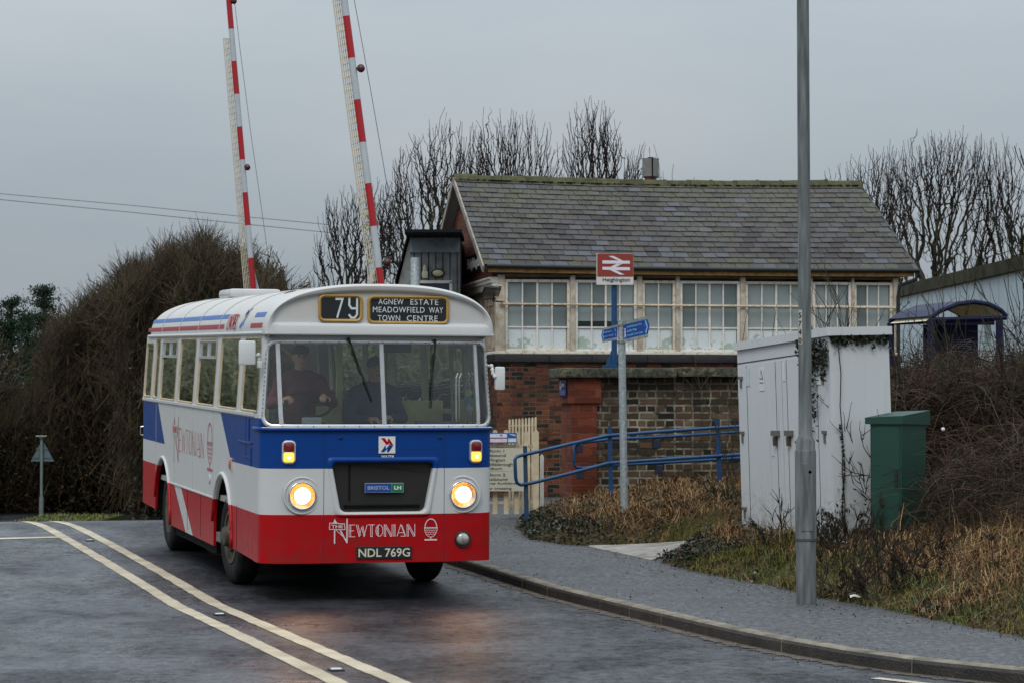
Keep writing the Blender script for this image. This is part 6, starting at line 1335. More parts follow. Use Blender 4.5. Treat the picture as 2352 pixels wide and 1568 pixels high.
bl2=barrier(47.5,[z2(v) for v in(150,318,487,657,826,997,1166,1335)],((zx2(137),z2(150)),(zx2(243),z2(1400))),((zx2(95),z2(200)),(zx2(205),z2(1510))),[(568,385),(537,3)],[(538,0),(552,120),(575,300),(595,440),(614,575)],'farther raised red and white barrier boom rising behind the middle of the bus roof','raised level crossing barriers',True)
for p_ in bl2.children:
    if p_.name.startswith('boom') and len(p_.data.materials)==2 and p_.data.materials[0]==M_BRD:
        idx=np.zeros(len(p_.data.polygons),dtype=np.int32); p_.data.polygons.foreach_get('material_index',idx); p_.data.polygons.foreach_set('material_index',1-idx)
# ============================================================ WARNING TRIANGLE seen from behind
Yt=66.0; kt=Yt/FP; t0=P(95,1185,Yt); tr=thing('warning_sign','grey back of a triangular road sign on a slim post beyond the crossing','road sign',(t0.x,Yt,t0.z))
zT=lambda y:(1185-y)*kt; xT=lambda x:(x-95)*kt
MB().tube([(0,0,-.3),(0,0,zT(1140))],.062,12).tube([(0,0,zT(1142)),(0,0,zT(1000))],.038,12).build('post',mat('pale grey post',(.20,.24,.23),.5,var=.2),tr,auto=50)
MB().prism([(xT(69),.04,zT(1059)),(xT(123),.04,zT(1059)),(xT(97.5),.04,zT(1011)),(xT(94.5),.04,zT(1011))],(0,.012,0)).build('sign_plate',mat('sign back grey',(.10,.155,.16),.5,var=.1),tr)
MB().box((0,.03,zT(1030)),(.30,.02,.03)).box((0,.03,zT(1050)),(.48,.02,.03)).build('channel',mat('sign back grey',(.10,.155,.16),.5),tr)
MB().box((0,-.03,zT(1001)),(.28,.16,.035),bev=.012).box((0,-.02,zT(1004)),(.1,.1,.04)).build('lamp_hood',mat('lamp hood grey',(.28,.31,.28),.5),tr)
# ============================================================ PLATFORM SHELTER
Ys=41.0; ks_=Ys/FP; s0=P(2140,830,Ys); shl=thing('platform_shelter','navy blue platform shelter with curved roof half hidden in brambles','shelter',(s0.x,Ys,0)); zS=lambda y:EYE+(HZ-y)*ks_; xS=lambda x:(x-2140)*ks_
M_NV=mat('navy shelter frame',(.004,.006,.034),.6,spec=.2,var=.1); dx_,dy_=-.44,1.35   # depth vector to the back-left end
arc=[(xS(x),zS(y)) for x,y in((2135,735),(2160,718),(2200,702),(2240,697),(2275,703),(2300,716),(2313,730))]
def arcy(f,th_): return [(x+dx_*f,dy_*f,z+th_) for x,z in arc]
mb=MB(); mb.rings([arcy(0,0),arcy(0,.06),arcy(1,.06),arcy(1,0)],closed=False); mb.build('roof',[mat('glossy navy roof',(.006,.008,.045),.5,spec=.3)],shl,fix=False)
MB().rings([arcy(.03,-.012),arcy(.97,-.012)],closed=False).build('ceiling',mat('cream ceiling board',(.80,.72,.56),.7),shl,fix=False)
mb=MB()
for f in(0,1): mb.tube(arcy(f,.02),.035,8); mb.tube([(arc[0][0]+dx_*f,dy_*f,arc[0][1]),(arc[-1][0]+dx_*f,dy_*f,arc[-1][1]-.0)],.035,8)
for x in(2139,2296): 
    for f in(0,1): mb.box((xS(x)+dx_*f,dy_*f,zS(735)/2+.2),(.10,.10,zS(735)-.4))
mb.build('frame',M_NV,shl)
MB().box((xS(2212)+.0,.05,(zS(745)+zS(730))/2),(xS(2292)-xS(2145),.05,.12)).box((xS(2200),dy_*.5,(zS(830)+zS(757))/2-.3),(xS(2258)-xS(2145)+.1,.04,zS(757)-zS(830)+.8)).build('back_panel',M_NV,shl)
mb=MB()
for i in range(5): mb.box((xS(2225),dy_*.5-.025,zS(778+i*4.5)),(.32,.006,.012))
mb.build('louvre',mat('navy louvre light',(.03,.06,.16),.4),shl)
MB().box((xS(2277),.3,zS(810)),(.10,.02,1.2)).build('glazing_panel',mat('pale panel',(.35,.43,.43),.3),shl)
# ============================================================ DISTANT METAL SHED
A_=P(2062,664,78); B_=P(2500,560,57); wh=thing('metal_warehouse','pale blue-grey metal clad warehouse with mossy roof edge at the far right','warehouse'); 
dv=Vector((B_.x-A_.x,B_.y-A_.y,0)); ln=dv.length; dv/=ln; hz=A_.z; mb=MB()
wv=Vector((dv.y*-1,dv.x,0)); 
base=Vector((A_.x,A_.y,0)); mb.prism([base+Vector((0,0,-1)),base+dv*ln*1.5+Vector((0,0,-1)),base+dv*ln*1.5+wv*12+Vector((0,0,-1)),base+wv*12+Vector((0,0,-1))],(0,0,hz+1-.25))
m,n,b=nodes_mat('ribbed pale cladding'); g=NG(n); o=g.obj(); s=g.sep(o); wv_=g.m('FRACT',g.m('MULTIPLY',g.m('ADD',s[0],g.m('MULTIPLY',s[1],-.8)),1.3)); n.links.new(g.mix(g.m('GREATER_THAN',wv_,.88),(.42,.50,.55),(.30,.37,.42)),b.inputs['Base Color']); b.inputs['Roughness'].default_value=.5
mb.build('cladding',m,wh); mb=MB(); q=base-dv*.3+Vector((0,0,hz-.27)); mb.prism([q-wv*.12,q+dv*ln*1.5-wv*.12,q+dv*ln*1.5+wv*12.2,q+wv*12.2],(0,0,.33)); mb.build('roof',mat('mossy sheet roof',(.045,.045,.028),.9,var=.5,vscale=1.5,detail=6),wh)
# overhead wires
ow1=thing('overhead_wire','upper of two thin overhead wires crossing the sky at the left','wire',group=None); MB().tube([P(-60,440,90),P(300,472,90),P(560,498,90),P(760,517,90)],.011,5).build('wire',mat('dark wire',(.10,.10,.11),.6),ow1)
ow2=thing('overhead_wire','lower of two thin overhead wires crossing the sky at the left','wire'); MB().tube([P(-60,453,90),P(300,488,90),P(560,515,90),P(760,535,90)],.012,5).build('wire',mat('dark wire',(.10,.10,.11),.6),ow2)
# litter
p=P(1667,1167,31.2); p.z=float(terrain(p.x,p.y))+.06; l1=thing('plastic_bottle','crushed orange plastic bottle lying in the dry grass by the cabinet','litter',p); MB().sphere((0,0,.02),(.065,.05,.045),14,8).lathe([(.05,-.0),(.055,.03),(.03,.06)],12).build('bottle',mat('orange plastic',(.65,.09,.01),.35,var=.2,vscale=30),l1,smooth=True); MB().box((.005,-.01,.085),(.055,.05,.03),bev=.008).build('cap',mat('white litter',(.68,.68,.66),.6),l1)
for (x,y,sx1,lab,nm) in((1928,1331,.16,'long scrap of white paper in the grass right of the lamp column','paper_scrap'),(1965,1388,.10,'twisted white plastic strip at the footway edge right of the lamp column','plastic_strip'),(1842,1336,.10,'torn pale paper lying by the lamp column on its left','torn_paper'),(2130,988,.05,'round white snail shell caught on the bramble beside the green cabinet','snail_shell')):
    if nm=='snail_shell': p=P(2166,985,28.6); MB_=MB().sphere((0,0,0),(.022,.02,.022),14,10)
    else: p=G(x,y,.1,zplat); p.z=float(terrain(p.x,p.y))+.05; MB_=MB(); MB_.rings([[(-sx1/2,-.02,0),(-.02,-.03,.015),(sx1/2,-.015,.0)],[(-sx1/2,.02,.02),(0,.03,.03),(sx1/2,.02,.012)]],closed=False)
    o=MB_.build(nm,mat('white litter',(.68,.68,.66),.6),None,loc=p,fix=False); tag(o,lab,'litter' if nm!='snail_shell' else 'shell')
# ============================================================ VEGETATION
M_BARK=mat('bare tree bark',(.045,.042,.028),.9,var=.4,vscale=3); M_TWIG=mat('fine twigs',(.030,.022,.019),.9,var=.3,vscale=2); M_TW2=mat('brown hedge twigs',(.082,.054,.038),.9,var=.45,vscale=.7); M_TW3=mat('olive hedge twigs',(.068,.060,.032),.9,var=.45,vscale=.7)
class Tree:
    def __init__(s,seed): s.r=random.Random(seed); s.P=[];s.Rr=[];s.lv=[]
    def grow(s,p,d,L,r,dep,up=.25,spread=.6,wob=.16,kids=(4,7)):
        K=6; pts=[p]; rad=[r]; q=p.copy(); dd=d.normalized()
        for i in range(K-1):
            dd=(dd+Vector((s.r.gauss(0,wob),s.r.gauss(0,wob),s.r.gauss(0,wob*.6)+up*.22))).normalized(); q=q+dd*(L/(K-1)); pts.append(q); rad.append(r*(1-.70*(i+1)/(K-1)))
        s.P.append(pts); s.Rr.append(rad); s.lv.append(dep)
        if dep<=0: return
        for j in range(s.r.randint(*kids)):
            f=s.r.uniform(.22,1.0); i=min(int(f*(K-1)),K-2); fr_=f*(K-1)-i; bp=pts[i].lerp(pts[i+1],fr_); br=rad[i]*(1-fr_)+rad[i+1]*fr_; t=(pts[i+1]-pts[i]).normalized()
            a=s.r.uniform(0,2*PI); o_=t.orthogonal().normalized(); o2=t.cross(o_); nd=(t+(o_*math.cos(a)+o2*math.sin(a)*.8)*s.r.uniform(spread*.7,spread*1.5)).normalized()
            s.grow(bp,nd,L*s.r.uniform(.42,.68),max(.0065,br*.72),dep-1,up,spread,wob,kids)
def bare_tree(name,label,base,h,seed,stems=5,lean=.5,r0=.12,dep=4,group=None,up=.35,spread=.65,thin=.009,cat='tree',dirx=0,kids=(4,7),mt=None,hw=None):
    t=thing(name,label,cat,base,group=group); T=Tree(seed)
    for i in range(stems):
        a=2*PI*i/stems+T.r.uniform(-.4,.4); d=Vector((math.cos(a)*lean*T.r.uniform(.5,1.2)+dirx,math.sin(a)*lean*.6,1)); T.grow(Vector((math.cos(a)*.15,math.sin(a)*.15,-.2)),d,h*T.r.uniform(.62,.8),r0*T.r.uniform(.7,1.1),dep,up,spread,.15,kids)
    P_=np.array([[tuple(v) for v in pl] for pl in T.P]); P_*=h/np.percentile(P_[:,-1,2],99.7)
    if hw: sft=np.median(P_[:,-1,0]); P_[:,:,0]-=sft*np.clip(P_[:,:,2]/h,0,1); P_[:,:,0]*=min(1.5,max(.72,hw/np.percentile(np.abs(P_[:,-1,0]),95)))
    R_=np.maximum(np.array(T.Rr),thin*.75); lv=np.array(T.lv)
    m0=lv>=dep-0; v,f=tubes_np(P_[m0],R_[m0],7); mesh_np('trunk',v,f,M_BARK,t,smooth=True)
    v,f=tubes_np(P_[~m0],R_[~m0],3); fl=np.repeat(lv[~m0],(P_.shape[1]-1)*3); mesh_np('crown',v,f,[M_BARK,mt or M_TWIG],t,mi=(fl<dep-2).astype(int)); return t
def at_ground(xD,Y,z=0.0): p=P(xD,900,Y); p.z=z; return p
def crown_tree(label,xbase,Y,outline,N,seed,group,depth=1.3,tw=.0075,gz=0.0,zlow=.42,up=.30):
    """bare tree whose limbs divide again and again until they reach N twig tips spread through a crown outline"""
    rg=np.random.default_rng(seed); xs=[q[0] for q in outline]; ts=[q[1] for q in outline]; b0=P(xbase,900,Y); org=np.array((b0.x,Y,gz))
    x=rg.uniform(xs[0],xs[-1],N*3); top=np.interp(x,xs,ts)+rg.normal(0,5,N*3)+6*np.sin(x*.16+seed); H=EYE+(HZ-top)/FP*Y-gz; f=rg.uniform(0,1,N*3)**.55; z=H*(zlow+(1-zlow)*f); X=(x-CX)/FP*Y-org[0]
    X=X*(.55+.45*(f**.5)); yy=rg.normal(0,depth*.5,N*3)*np.sqrt(np.clip(1-(f-.35)**2,0.1,1)); tips=np.stack([X,yy,z],1)[:N]
    PL=[];RL=[];LV=[]
    def seg(p,q,r0,r1,lv,sagup):
        K=5; u=np.linspace(0,1,K)[:,None]; L=np.linalg.norm(q-p); w_=p+(q-p)*u; w_[:,2]-=sagup*L*(u[:,0]*(1-u[:,0])); j=rg.normal(0,.035*L**.5,(K,3)); j[0]=0; j[-1]=0; PL.append(w_+j); RL.append(r0+(r1-r0)*u[:,0]); LV.append(lv)
    rad=lambda n: tw*n**.46
    stack=[(np.array([0,0,-.2]),np.arange(N),0)]
    while stack:
        pos,idx,lv=stack.pop(); n=len(idx)
        if n==1:
            q=tips[idx[0]]; seg(pos,q,tw*1.15,tw*.55,lv,up); continue
        c=tips[idx].mean(0); f=.16 if lv==0 else (.42 if lv==1 else min(.5,.20+.03*lv)*rg.uniform(.7,1.3))
        new=pos+(c-pos)*f; new[2]=pos[2]+(c[2]-pos[2])*f*(1.0 if lv<2 else .92)
        if lv==1: new[:2]=pos[:2]+(c-pos)[:2]*.30; new[2]=pos[2]+(c[2]-pos[2])*.5
        if lv>1: new[:2]+=rg.normal(0,.05,2)*np.linalg.norm(c-pos)
        low=np.percentile(tips[idx][:,2],30)-.05; new[2]=min(new[2],max(low,pos[2]+.02))
        seg(pos,new,rad(n)*1.02,rad(n)*.92,lv,.20 if lv>1 else .0)
        ang=tips[idx]-new; dirs=ang/np.maximum(np.linalg.norm(ang,axis=1,keepdims=True),1e-6); cc=(dirs-dirs.mean(0))*np.array([1.3,.8,1.0]); 
        ax=np.linalg.svd(cc,full_matrices=False)[2][0] if n<400 else np.array([1,.2,0]); pr=cc@ax; k=3 if (lv in(0,) and n>60) else 2; o=np.argsort(pr+rg.normal(0,.02,n)); cuts=np.array_split(o,k) if k==3 else np.split(o,[max(1,min(n-1,int(n*rg.uniform(.32,.68))))])
        for c_ in cuts:
            if len(c_): stack.append((new,idx[c_],lv+1))
    P_=np.array(PL); R_=np.array(RL); lv=np.array(LV); t=thing('bare_tree',label,'tree',tuple(org),group=group); m0=R_[:,0]>rad(N*.12)
    v,f=tubes_np(P_[m0],R_[m0],7); mesh_np('trunk',v,f,M_BARK,t,smooth=True)
    v,f=tubes_np(P_[~m0],R_[~m0],3); fine=np.repeat(R_[~m0][:,0]<tw*2.2,4*3); mesh_np('crown',v,f,[M_BARK,M_TWIG],t,mi=fine.astype(int)); return t
G1='bare trees behind the station'
crown_tree('low spreading bare tree between the nearer barrier boom and the timber lean-to',820,60,[(700,640),(718,540),(745,450),(780,420),(820,432),(860,420),(900,390),(940,480)],420,3,G1,tw=.0085,zlow=.45)
crown_tree('wide bare tree rising over the left end of the slate roof',1000,58,[(860,480),(890,370),(930,315),(980,285),(1020,262),(1070,262),(1110,300),(1140,400)],560,11,G1,tw=.0085,zlow=.45)
crown_tree('broad bare tree over the roof between the left verge and the station sign',1175,59,[(1060,400),(1090,270),(1130,243),(1190,250),(1240,262),(1275,285),(1300,350)],480,5,G1,tw=.0085,zlow=.5)
crown_tree('tallest narrow bare tree above the middle of the roof, left of the flue',1360,58,[(1280,400),(1295,290),(1315,235),(1345,218),(1400,228),(1425,262),(1435,340),(1480,318),(1512,395)],460,8,G1,tw=.0085,zlow=.45)
crown_tree('thin twiggy bare treetop just behind the metal flue',1545,60,[(1475,400),(1490,322),(1515,330),(1535,400),(1552,362),(1580,385),(1605,408),(1650,440)],90,21,G1,tw=.008,zlow=.6)
G2='bare trees right of the station'
crown_tree('bare tree immediately behind the right end of the slate roof',1975,66,[(1880,440),(1895,385),(1940,362),(1990,345),(2040,325),(2080,350),(2110,430)],480,31,G2,tw=.0095,zlow=.40)
crown_tree('tall dense bare tree behind the platform shelter roof',2150,84,[(2020,420),(2050,320),(2100,312),(2160,290),(2210,292),(2260,305),(2300,360)],620,32,G2,tw=.0115,zlow=.35)
crown_tree('bare tree at the right edge above the warehouse roof',2320,84,[(2220,420),(2250,325),(2290,305),(2330,322),(2380,335),(2440,380),(2480,450)],520,37,G2,tw=.0115,zlow=.35)
bt=bare_tree('bare_tree','near bare branch tips poking in at the upper right edge',at_ground(2460,30,0),5.6,41,3,.15,.04,3,None,.25,.7,kids=(3,4),thin=.007,hw=.5)
# hedge trees on the left (dense shrubs with upright twigs)
def shrub(label,x0,x1,Y0,Y1,topfn,N,seed,mats,name='hedge_shrub',group='overgrown hedge shrubs beyond the crossing',fan=.35,rad=.014,gz=-1.1,zlow=0.0):
    rg=np.random.default_rng(seed); cx=(x0+x1)/2; Ym=(Y0+Y1)/2; t=thing(name,label,'shrub',(P(cx,900,Ym).x,Ym,gz),group=group)
    n_=N; xp=rg.uniform(x0,x1,n_); Yp=rg.uniform(Y0,Y1,n_); top=np.array([topfn(x) for x in xp]); X=(xp-CX)/FP*Yp; H=EYE+(HZ-top)/FP*Yp
    org_=np.array(t.location); st_=rg.uniform(0,1,n_)**.75; zt=gz+(H-gz)*(.15+.85*rg.uniform(.0,1,n_)**.6); L=rg.uniform(.35,1.15,n_); lean=rg.normal(fan,.60,n_); 
    K=6; u=np.linspace(0,1,K)[None,:]; tipx=X; path=np.zeros((n_,K,3)); 
    bx=X-lean*L*.55; bz=np.maximum(zt-L,gz-.1)
    path[:,:,0]=bx[:,None]+(tipx-bx)[:,None]*u+np.cumsum(rg.normal(0,.03,(n_,K)),1); path[:,:,1]=Yp[:,None]+rg.normal(0,.3,(n_,1))*u+np.cumsum(rg.normal(0,.02,(n_,K)),1); path[:,:,2]=bz[:,None]+(zt-bz)[:,None]*u
    R_=rad*rg.uniform(.6,1.3,(n_,1))*(1-.7*u)
    # side twigs
    S=4; sp=[];sr=[]
    for s in range(S):
        i=rg.integers(1,K-1,n_); b0=path[np.arange(n_),i]; l=rg.uniform(.25,.8,n_)[:,None]; dr=np.stack([rg.normal(.15,.6,n_),rg.normal(0,.5,n_),rg.uniform(.15,1.1,n_)],1); dr/=np.linalg.norm(dr,axis=1,keepdims=True)
        k_=np.linspace(0,1,3)[None,:,None]; q=b0[:,None]+dr[:,None]*l[:,None]*k_+np.array([0,0,.08])*k_**2; sp.append(q); sr.append(rad*.6*np.ones((n_,1))*(1-.6*np.linspace(0,1,3))[None])
    org=np.array(t.location); v1,f1=tubes_np(path-org,R_,3); sp=np.concatenate(sp); sr=np.concatenate(sr); v2,f2=tubes_np(sp-org,sr,3)
    v=np.concatenate([v1,v2]); f=np.concatenate([f1,f2+len(v1)]); mi=rg.integers(0,len(mats),n_); m1=np.repeat(mi,(K-1)*3); m2=np.repeat(np.concatenate([mi]*S),2*3)
    mesh_np('branches',v,f,mats,t,mi=np.concatenate([m1,m2]))
    # branching limbs
    T=Tree(seed+100); nb_=max(3,int((x1-x0)/28))
    for q in range(nb_):
        xq=x0+(x1-x0)*(q+.5)/nb_; Yq=Ym+rg.normal(0,1.5); hq=EYE+(HZ-topfn(xq))/FP*Yq-gz
        p0=Vector(((xq-CX)/FP*Yq,Yq,gz))-Vector(t.location); T.grow(p0,Vector((.25,0,1)),hq*.62,.06,4,.30,.62,.14,(4,6))
    Pq=np.array([[tuple(v) for v in pl] for pl in T.P]); tp=np.array([topfn(x) for x in (CX+FP*(Pq[:,-1,0]+org_[0])/(Pq[:,-1,1]+org_[1]))]); Hq=EYE+(HZ-tp+14)/FP*(Pq[:,-1,1]+org_[1])-gz; kq=(Pq[:,-1,2]<Hq*rg.uniform(.97,1.06,len(Hq)))
    v3,f3=tubes_np(Pq[kq],np.maximum(np.array(T.Rr)[kq],.011),3); mesh_np('limbs',v3,f3,[M_TW2,M_TW3],t,mi=np.repeat(rg.integers(0,2,int(kq.sum())),(Pq.shape[1]-1)*3))
    # leaves and litter inside
    nl=int(N*1.6); xl=rg.uniform(x0+15,x1-10,nl); Yl=rg.uniform(Y0,Y1,nl); tl=np.array([topfn(x) for x in xl]); Hl=EYE+(HZ-tl)/FP*Yl; zl_=gz+(Hl-gz-.55)*rg.uniform(0,1,nl)**1.1
    c=np.stack([(xl-CX)/FP*Yl,Yl,zl_],1)-org; a=rg.normal(0,1,(nl,3)); a/=np.linalg.norm(a,axis=1,keepdims=True); b_=np.cross(a,rg.normal(0,1,(nl,3))); b_/=np.linalg.norm(b_,axis=1,keepdims=True); sz=rg.uniform(.03,.09,nl)[:,None]
    v=np.stack([c-a*sz,c-b_*sz*.6,c+a*sz,c+b_*sz*.6],1).reshape(-1,3); f=np.arange(nl*4).reshape(-1,4); mesh_np('leaves',v,f,[M_LEAFD,M_LEAFB],t,mi=rg.integers(0,2,nl)); return t
M_LEAFD=mat('dark evergreen leaf',(.016,.026,.010),.6,var=.5,vscale=.8); M_LEAFB=mat('dead brown leaf',(.05,.030,.016),.8,var=.5,vscale=.8); M_IVY=mat('ivy leaf',(.012,.024,.010),.35,var=.6,vscale=6)
HT=[(-40,760),(60,735),(120,705),(130,735),(160,695),(210,655),(260,625),(300,596),(340,570),(400,540),(450,528),(490,530),(520,548),(560,556),(600,580),(640,600),(665,640),(700,650),(760,660)]
hx_=[a for a,_ in HT]; hy_=[b_ for _,b_ in HT]; hedge=lambda x: float(np.interp(x,hx_,hy_))+34+16*math.sin(x*.075+1)+9*math.sin(x*.21)+6*math.sin(x*.53)
MS=[M_TW2,M_TW2,M_TW3,M_TW3,M_TWIG]; M_OLV=mat('olive hedge for reflections',(.24,.26,.17),.7,var=.3)  # olive tone picked for what the bus side windows mirror
shrub('unseen hedge shrub added for the bus window reflections, outermost on the left',-900,-400,60,72,lambda x:690,3500,71,[M_OLV],gz=-1.0,rad=.03)  # unseen shrubs, put in to be mirrored in the bus side windows
shrub('unseen hedge shrub added left of the border for the bus window reflections',-420,-110,62,74,lambda x:700+30*math.sin(x*.02),3000,72,[M_OLV],gz=-1.0,rad=.03)
shrub('dark leafless hedge growth at the far left behind the triangular sign',-40,190,68,78,lambda x:float(np.interp(x,[-40,60,110,150,190],[960,930,860,770,700]))+8*math.sin(x*.3),3800,1,MS,gz=-1.0)
shrub('brown leafless shrub with swept twigs left of the bus rear',120,330,67.5,77,hedge,6500,2,MS,gz=-.95)
shrub('tall rounded leafless shrub directly behind the rear of the bus',280,480,63,72,hedge,6500,3,MS,gz=-.9)
shrub('highest part of the leafless hedge, left of the farther barrier boom',420,600,62,71,hedge,4500,4,MS,gz=-.8)
shrub('leafless shrub behind the bus roof, right of the farther barrier boom',560,740,62,70,lambda x: hedge(x)+6,2600,5,MS,fan=.15,gz=-.8)
# conifers at the far left
def conifer(label,xD,topD,Y,w_,seed):
    rg=np.random.default_rng(seed); b0=P(xD,900,Y); h=EYE+(HZ-topD)/FP*Y+1.2; t=thing('conifer',label,'tree',(b0.x,Y,-1.2),group='dark conifers at the far left')
    v,f=tubes_np(np.array([[(0,0,z) for z in np.linspace(0,h,6)]]),np.array([np.linspace(.14,.02,6)]),7); mesh_np('trunk',v,f,M_BARK,t)
    n_=190; zz=h*(.15+.85*rg.uniform(0,1,n_)); ang=rg.uniform(0,2*PI,n_); L=w_*1.5*(1-zz/h*.88)*rg.uniform(.45,1.15,n_); K=4; u=np.linspace(0,1,K)[None]
    pt=np.zeros((n_,K,3)); pt[:,:,0]=np.cos(ang)[:,None]*L[:,None]*u; pt[:,:,1]=np.sin(ang)[:,None]*L[:,None]*u; pt[:,:,2]=zz[:,None]+L[:,None]*(.28*u-.05*u**2); v,f=tubes_np(pt,.018*(1-.6*u)*np.ones((n_,1)),3)
    # needle tufts
    q=pt[:,:,None,:].repeat(22,2).reshape(-1,3)+rg.normal(0,.11,(n_*K*22,3))*np.array([1,1,.7]); q=q[rg.uniform(0,1,len(q))<.75]; m=len(q); a=rg.normal(0,1,(m,3)); a[:,2]=np.abs(a[:,2])+.3; a/=np.linalg.norm(a,axis=1,keepdims=True); b_=np.cross(a,rg.normal(0,1,(m,3))); b_/=np.linalg.norm(b_,axis=1,keepdims=True); s=rg.uniform(.04,.10,m)[:,None]
    v2=np.stack([q-b_*s*.22,q+b_*s*.22,q+a*s+b_*s*.1,q+a*s-b_*s*.1],1).reshape(-1,3); mesh_np('crown',np.concatenate([v,v2]),np.concatenate([f,np.arange(m*4).reshape(-1,4)+len(v)]),[M_BARK,mat('conifer needles',(.014,.034,.016),.7,var=.5,vscale=1.5)],t,mi=np.concatenate([np.zeros(len(f),int),np.ones(m,int)]))
conifer('left-hand dark conifer at the very edge of the picture',26,690,88,1.9,1); conifer('taller dark conifer just right of its neighbour at the far left',100,659,84,1.7,2); conifer('shorter dark conifer between and behind the other two',62,725,90,1.7,4); conifer('dark conifer cut by the left border',-20,705,88,1.9,5)
# dark undergrowth below the hedge + green verge beyond the crossing
def leafmass(name,label,cat,n_,fn,size,mats,kind='stuff',seed=1,parent=None):
    rg=np.random.default_rng(seed); c=fn(rg,n_); n_=len(c); a=rg.normal(0,1,(n_,3)); a/=np.linalg.norm(a,axis=1,keepdims=True); b_=np.cross(a,rg.normal(0,1,(n_,3))); b_/=np.linalg.norm(b_,axis=1,keepdims=True); sz=rg.uniform(size*.5,size,n_)[:,None]
    v=np.stack([c-a*sz,c-b_*sz*.65,c+a*sz,c+b_*sz*.65],1).reshape(-1,3); o=mesh_np(name,v,np.arange(n_*4).reshape(-1,4),mats,parent,mi=rg.integers(0,len(mats),n_)); 
    if label or kind: tag(o,label,cat,kind=kind)
    return o
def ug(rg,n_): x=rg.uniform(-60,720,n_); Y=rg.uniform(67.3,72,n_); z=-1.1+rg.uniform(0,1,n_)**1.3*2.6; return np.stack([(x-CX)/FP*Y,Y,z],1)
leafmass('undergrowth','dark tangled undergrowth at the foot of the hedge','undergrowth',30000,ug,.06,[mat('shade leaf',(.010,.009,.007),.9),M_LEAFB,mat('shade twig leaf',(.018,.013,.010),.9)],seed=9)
# blades
def blades(name,label,xy,h,wd,mats,mi,seed,zf=terrain,lie=.6):
    rg=np.random.default_rng(seed); n_=len(xy); z=zf(xy[:,0],xy[:,1]); a=rg.uniform(0,2*PI,n_); L=h*rg.uniform(.5,1.3,n_); d=np.stack([np.cos(a),np.sin(a)],1); ly=rg.uniform(.45,1.1,n_)*lie
    b0=np.stack([xy[:,0],xy[:,1],z-.01],1); s=np.stack([-d[:,1],d[:,0],np.zeros(n_)],1)*(wd*rg.uniform(.6,1.3,n_))[:,None]/2
    mid=b0+np.stack([d[:,0]*L*ly*.35,d[:,1]*L*ly*.35,L*(.55-.2*ly)],1); tip=b0+np.stack([d[:,0]*L*(.2+ly*.9),d[:,1]*L*(.2+ly*.9),L*(1-.75*ly)],1)
    v=np.stack([b0-s,b0+s,mid+s*.8,mid-s*.8,tip+s*.15,tip-s*.15],1).reshape(-1,3); i=np.arange(n_)[:,None]*6; f=np.stack([i+np.array([[0,1,2,3]]),i+np.array([[3,2,4,5]])],1).reshape(-1,4)
    o=mesh_np(name,v,f,mats,mi=np.repeat(mi,2)); return tag(o,label,'grass',kind='stuff')
M_ST1=mat('straw grass',(.30,.19,.090),.8,var=.35,vscale=2); M_ST2=mat('rusty dead grass',(.17,.092,.042),.85,var=.4,vscale=2); M_ST3=mat('dark dead grass',(.06,.040,.020),.9,var=.4,vscale=2); M_GG=mat('green grass',(.075,.10,.012),.6,var=.35,vscale=2); M_GO=mat('olive grass',(.13,.11,.02),.7,var=.35,vscale=2)
N_=230000; X=rng.uniform(-.3,9.5,N_); Y=rng.uniform(17,38,N_); D=dist_be(X,Y); vis=(np.abs(X/Y)<.212)
ok=(D>-.03)&vis&~inpoly(X,Y,PATHPOLY)&(rng.uniform(0,1,N_)<np.clip(.35+.65*vnoise(X*1.3,Y*1.3,1.7),.2,1)); X,Y,D=X[ok],Y[ok],D[ok]
nn=vnoise(X,Y,1.1,3); mound=(Y>28.6)&(X<2.9)
green=((D<.62)&~mound&(nn>.30))|((nn>.80)&~mound&(D<1.6)); ivyz=mound&(D<.30+.45*nn)
ch=rng.uniform(0,1,len(X)); mi=np.where(ch<.24,0,np.where(ch<.62,1,2)); mi=np.where(green&(ch<.75),np.where(ch<.45,3,4),mi); mi=np.where((nn>.62)&~mound&(ch<.3),4,mi); mi=np.where(ivyz&(ch<.7),2,mi)
keep=~ivyz|(rng.uniform(0,1,len(X))<.55); X,Y,D,mi,nn=X[keep],Y[keep],D[keep],mi[keep],nn[keep]
hh=np.where(D<.4,.075,.13)+.15*vnoise(X*2.2,Y*2.2,2,5)+.05*(mi<2)
blades('dry_grass','tangle of straw-coloured and mossy grass covering the verge banks',np.stack([X,Y],1),hh,.0085,[M_ST1,M_ST2,M_ST3,M_GG,M_GO],mi,5,lie=1.15)
print('blades',len(X))
# fallen leaves and grit on the footway and in the gutter
def crumbs(rg,n_):
    x=rg.uniform(-1,7,n_); y=rg.uniform(17,36,n_); d=dist_be(x,y); k=KX(y); on=(d<.02)&(x>k+.13)&((d>-.5)|(rg.uniform(0,1,n_)<.12)|((x-k)<.35)&(rg.uniform(0,1,n_)<.5)); rd=(x<k-.02)&(x>k-.4)&(rg.uniform(0,1,n_)<.6); z=np.where(on,zplat(x,y)+.118,zr(x,y)+.012); ok=(on|rd); return np.stack([x,y,z],1)[ok]
leafmass('leaf_litter','scattered dead leaves and grit on the footway edge and along the gutter','litter',6000,crumbs,.012,[M_LEAFB,mat('grit dark',(.02,.017,.014),.9),mat('pale grit',(.16,.14,.11),.9)],seed=91)
# tall seed stems
x_=rng.uniform(1.5,9,900); y_=rng.uniform(20,35,900); o2=(dist_be(x_,y_)>.8)&(np.abs(x_/y_)<.21)&~inpoly(x_,y_,PATHPOLY); blades('tall_grass_stems','scattered tall dead grass stems standing above the verge',np.stack([x_,y_],1)[o2],.55,.007,[M_ST1,M_ST3],rng.integers(0,2,o2.sum()),6,lie=.5)
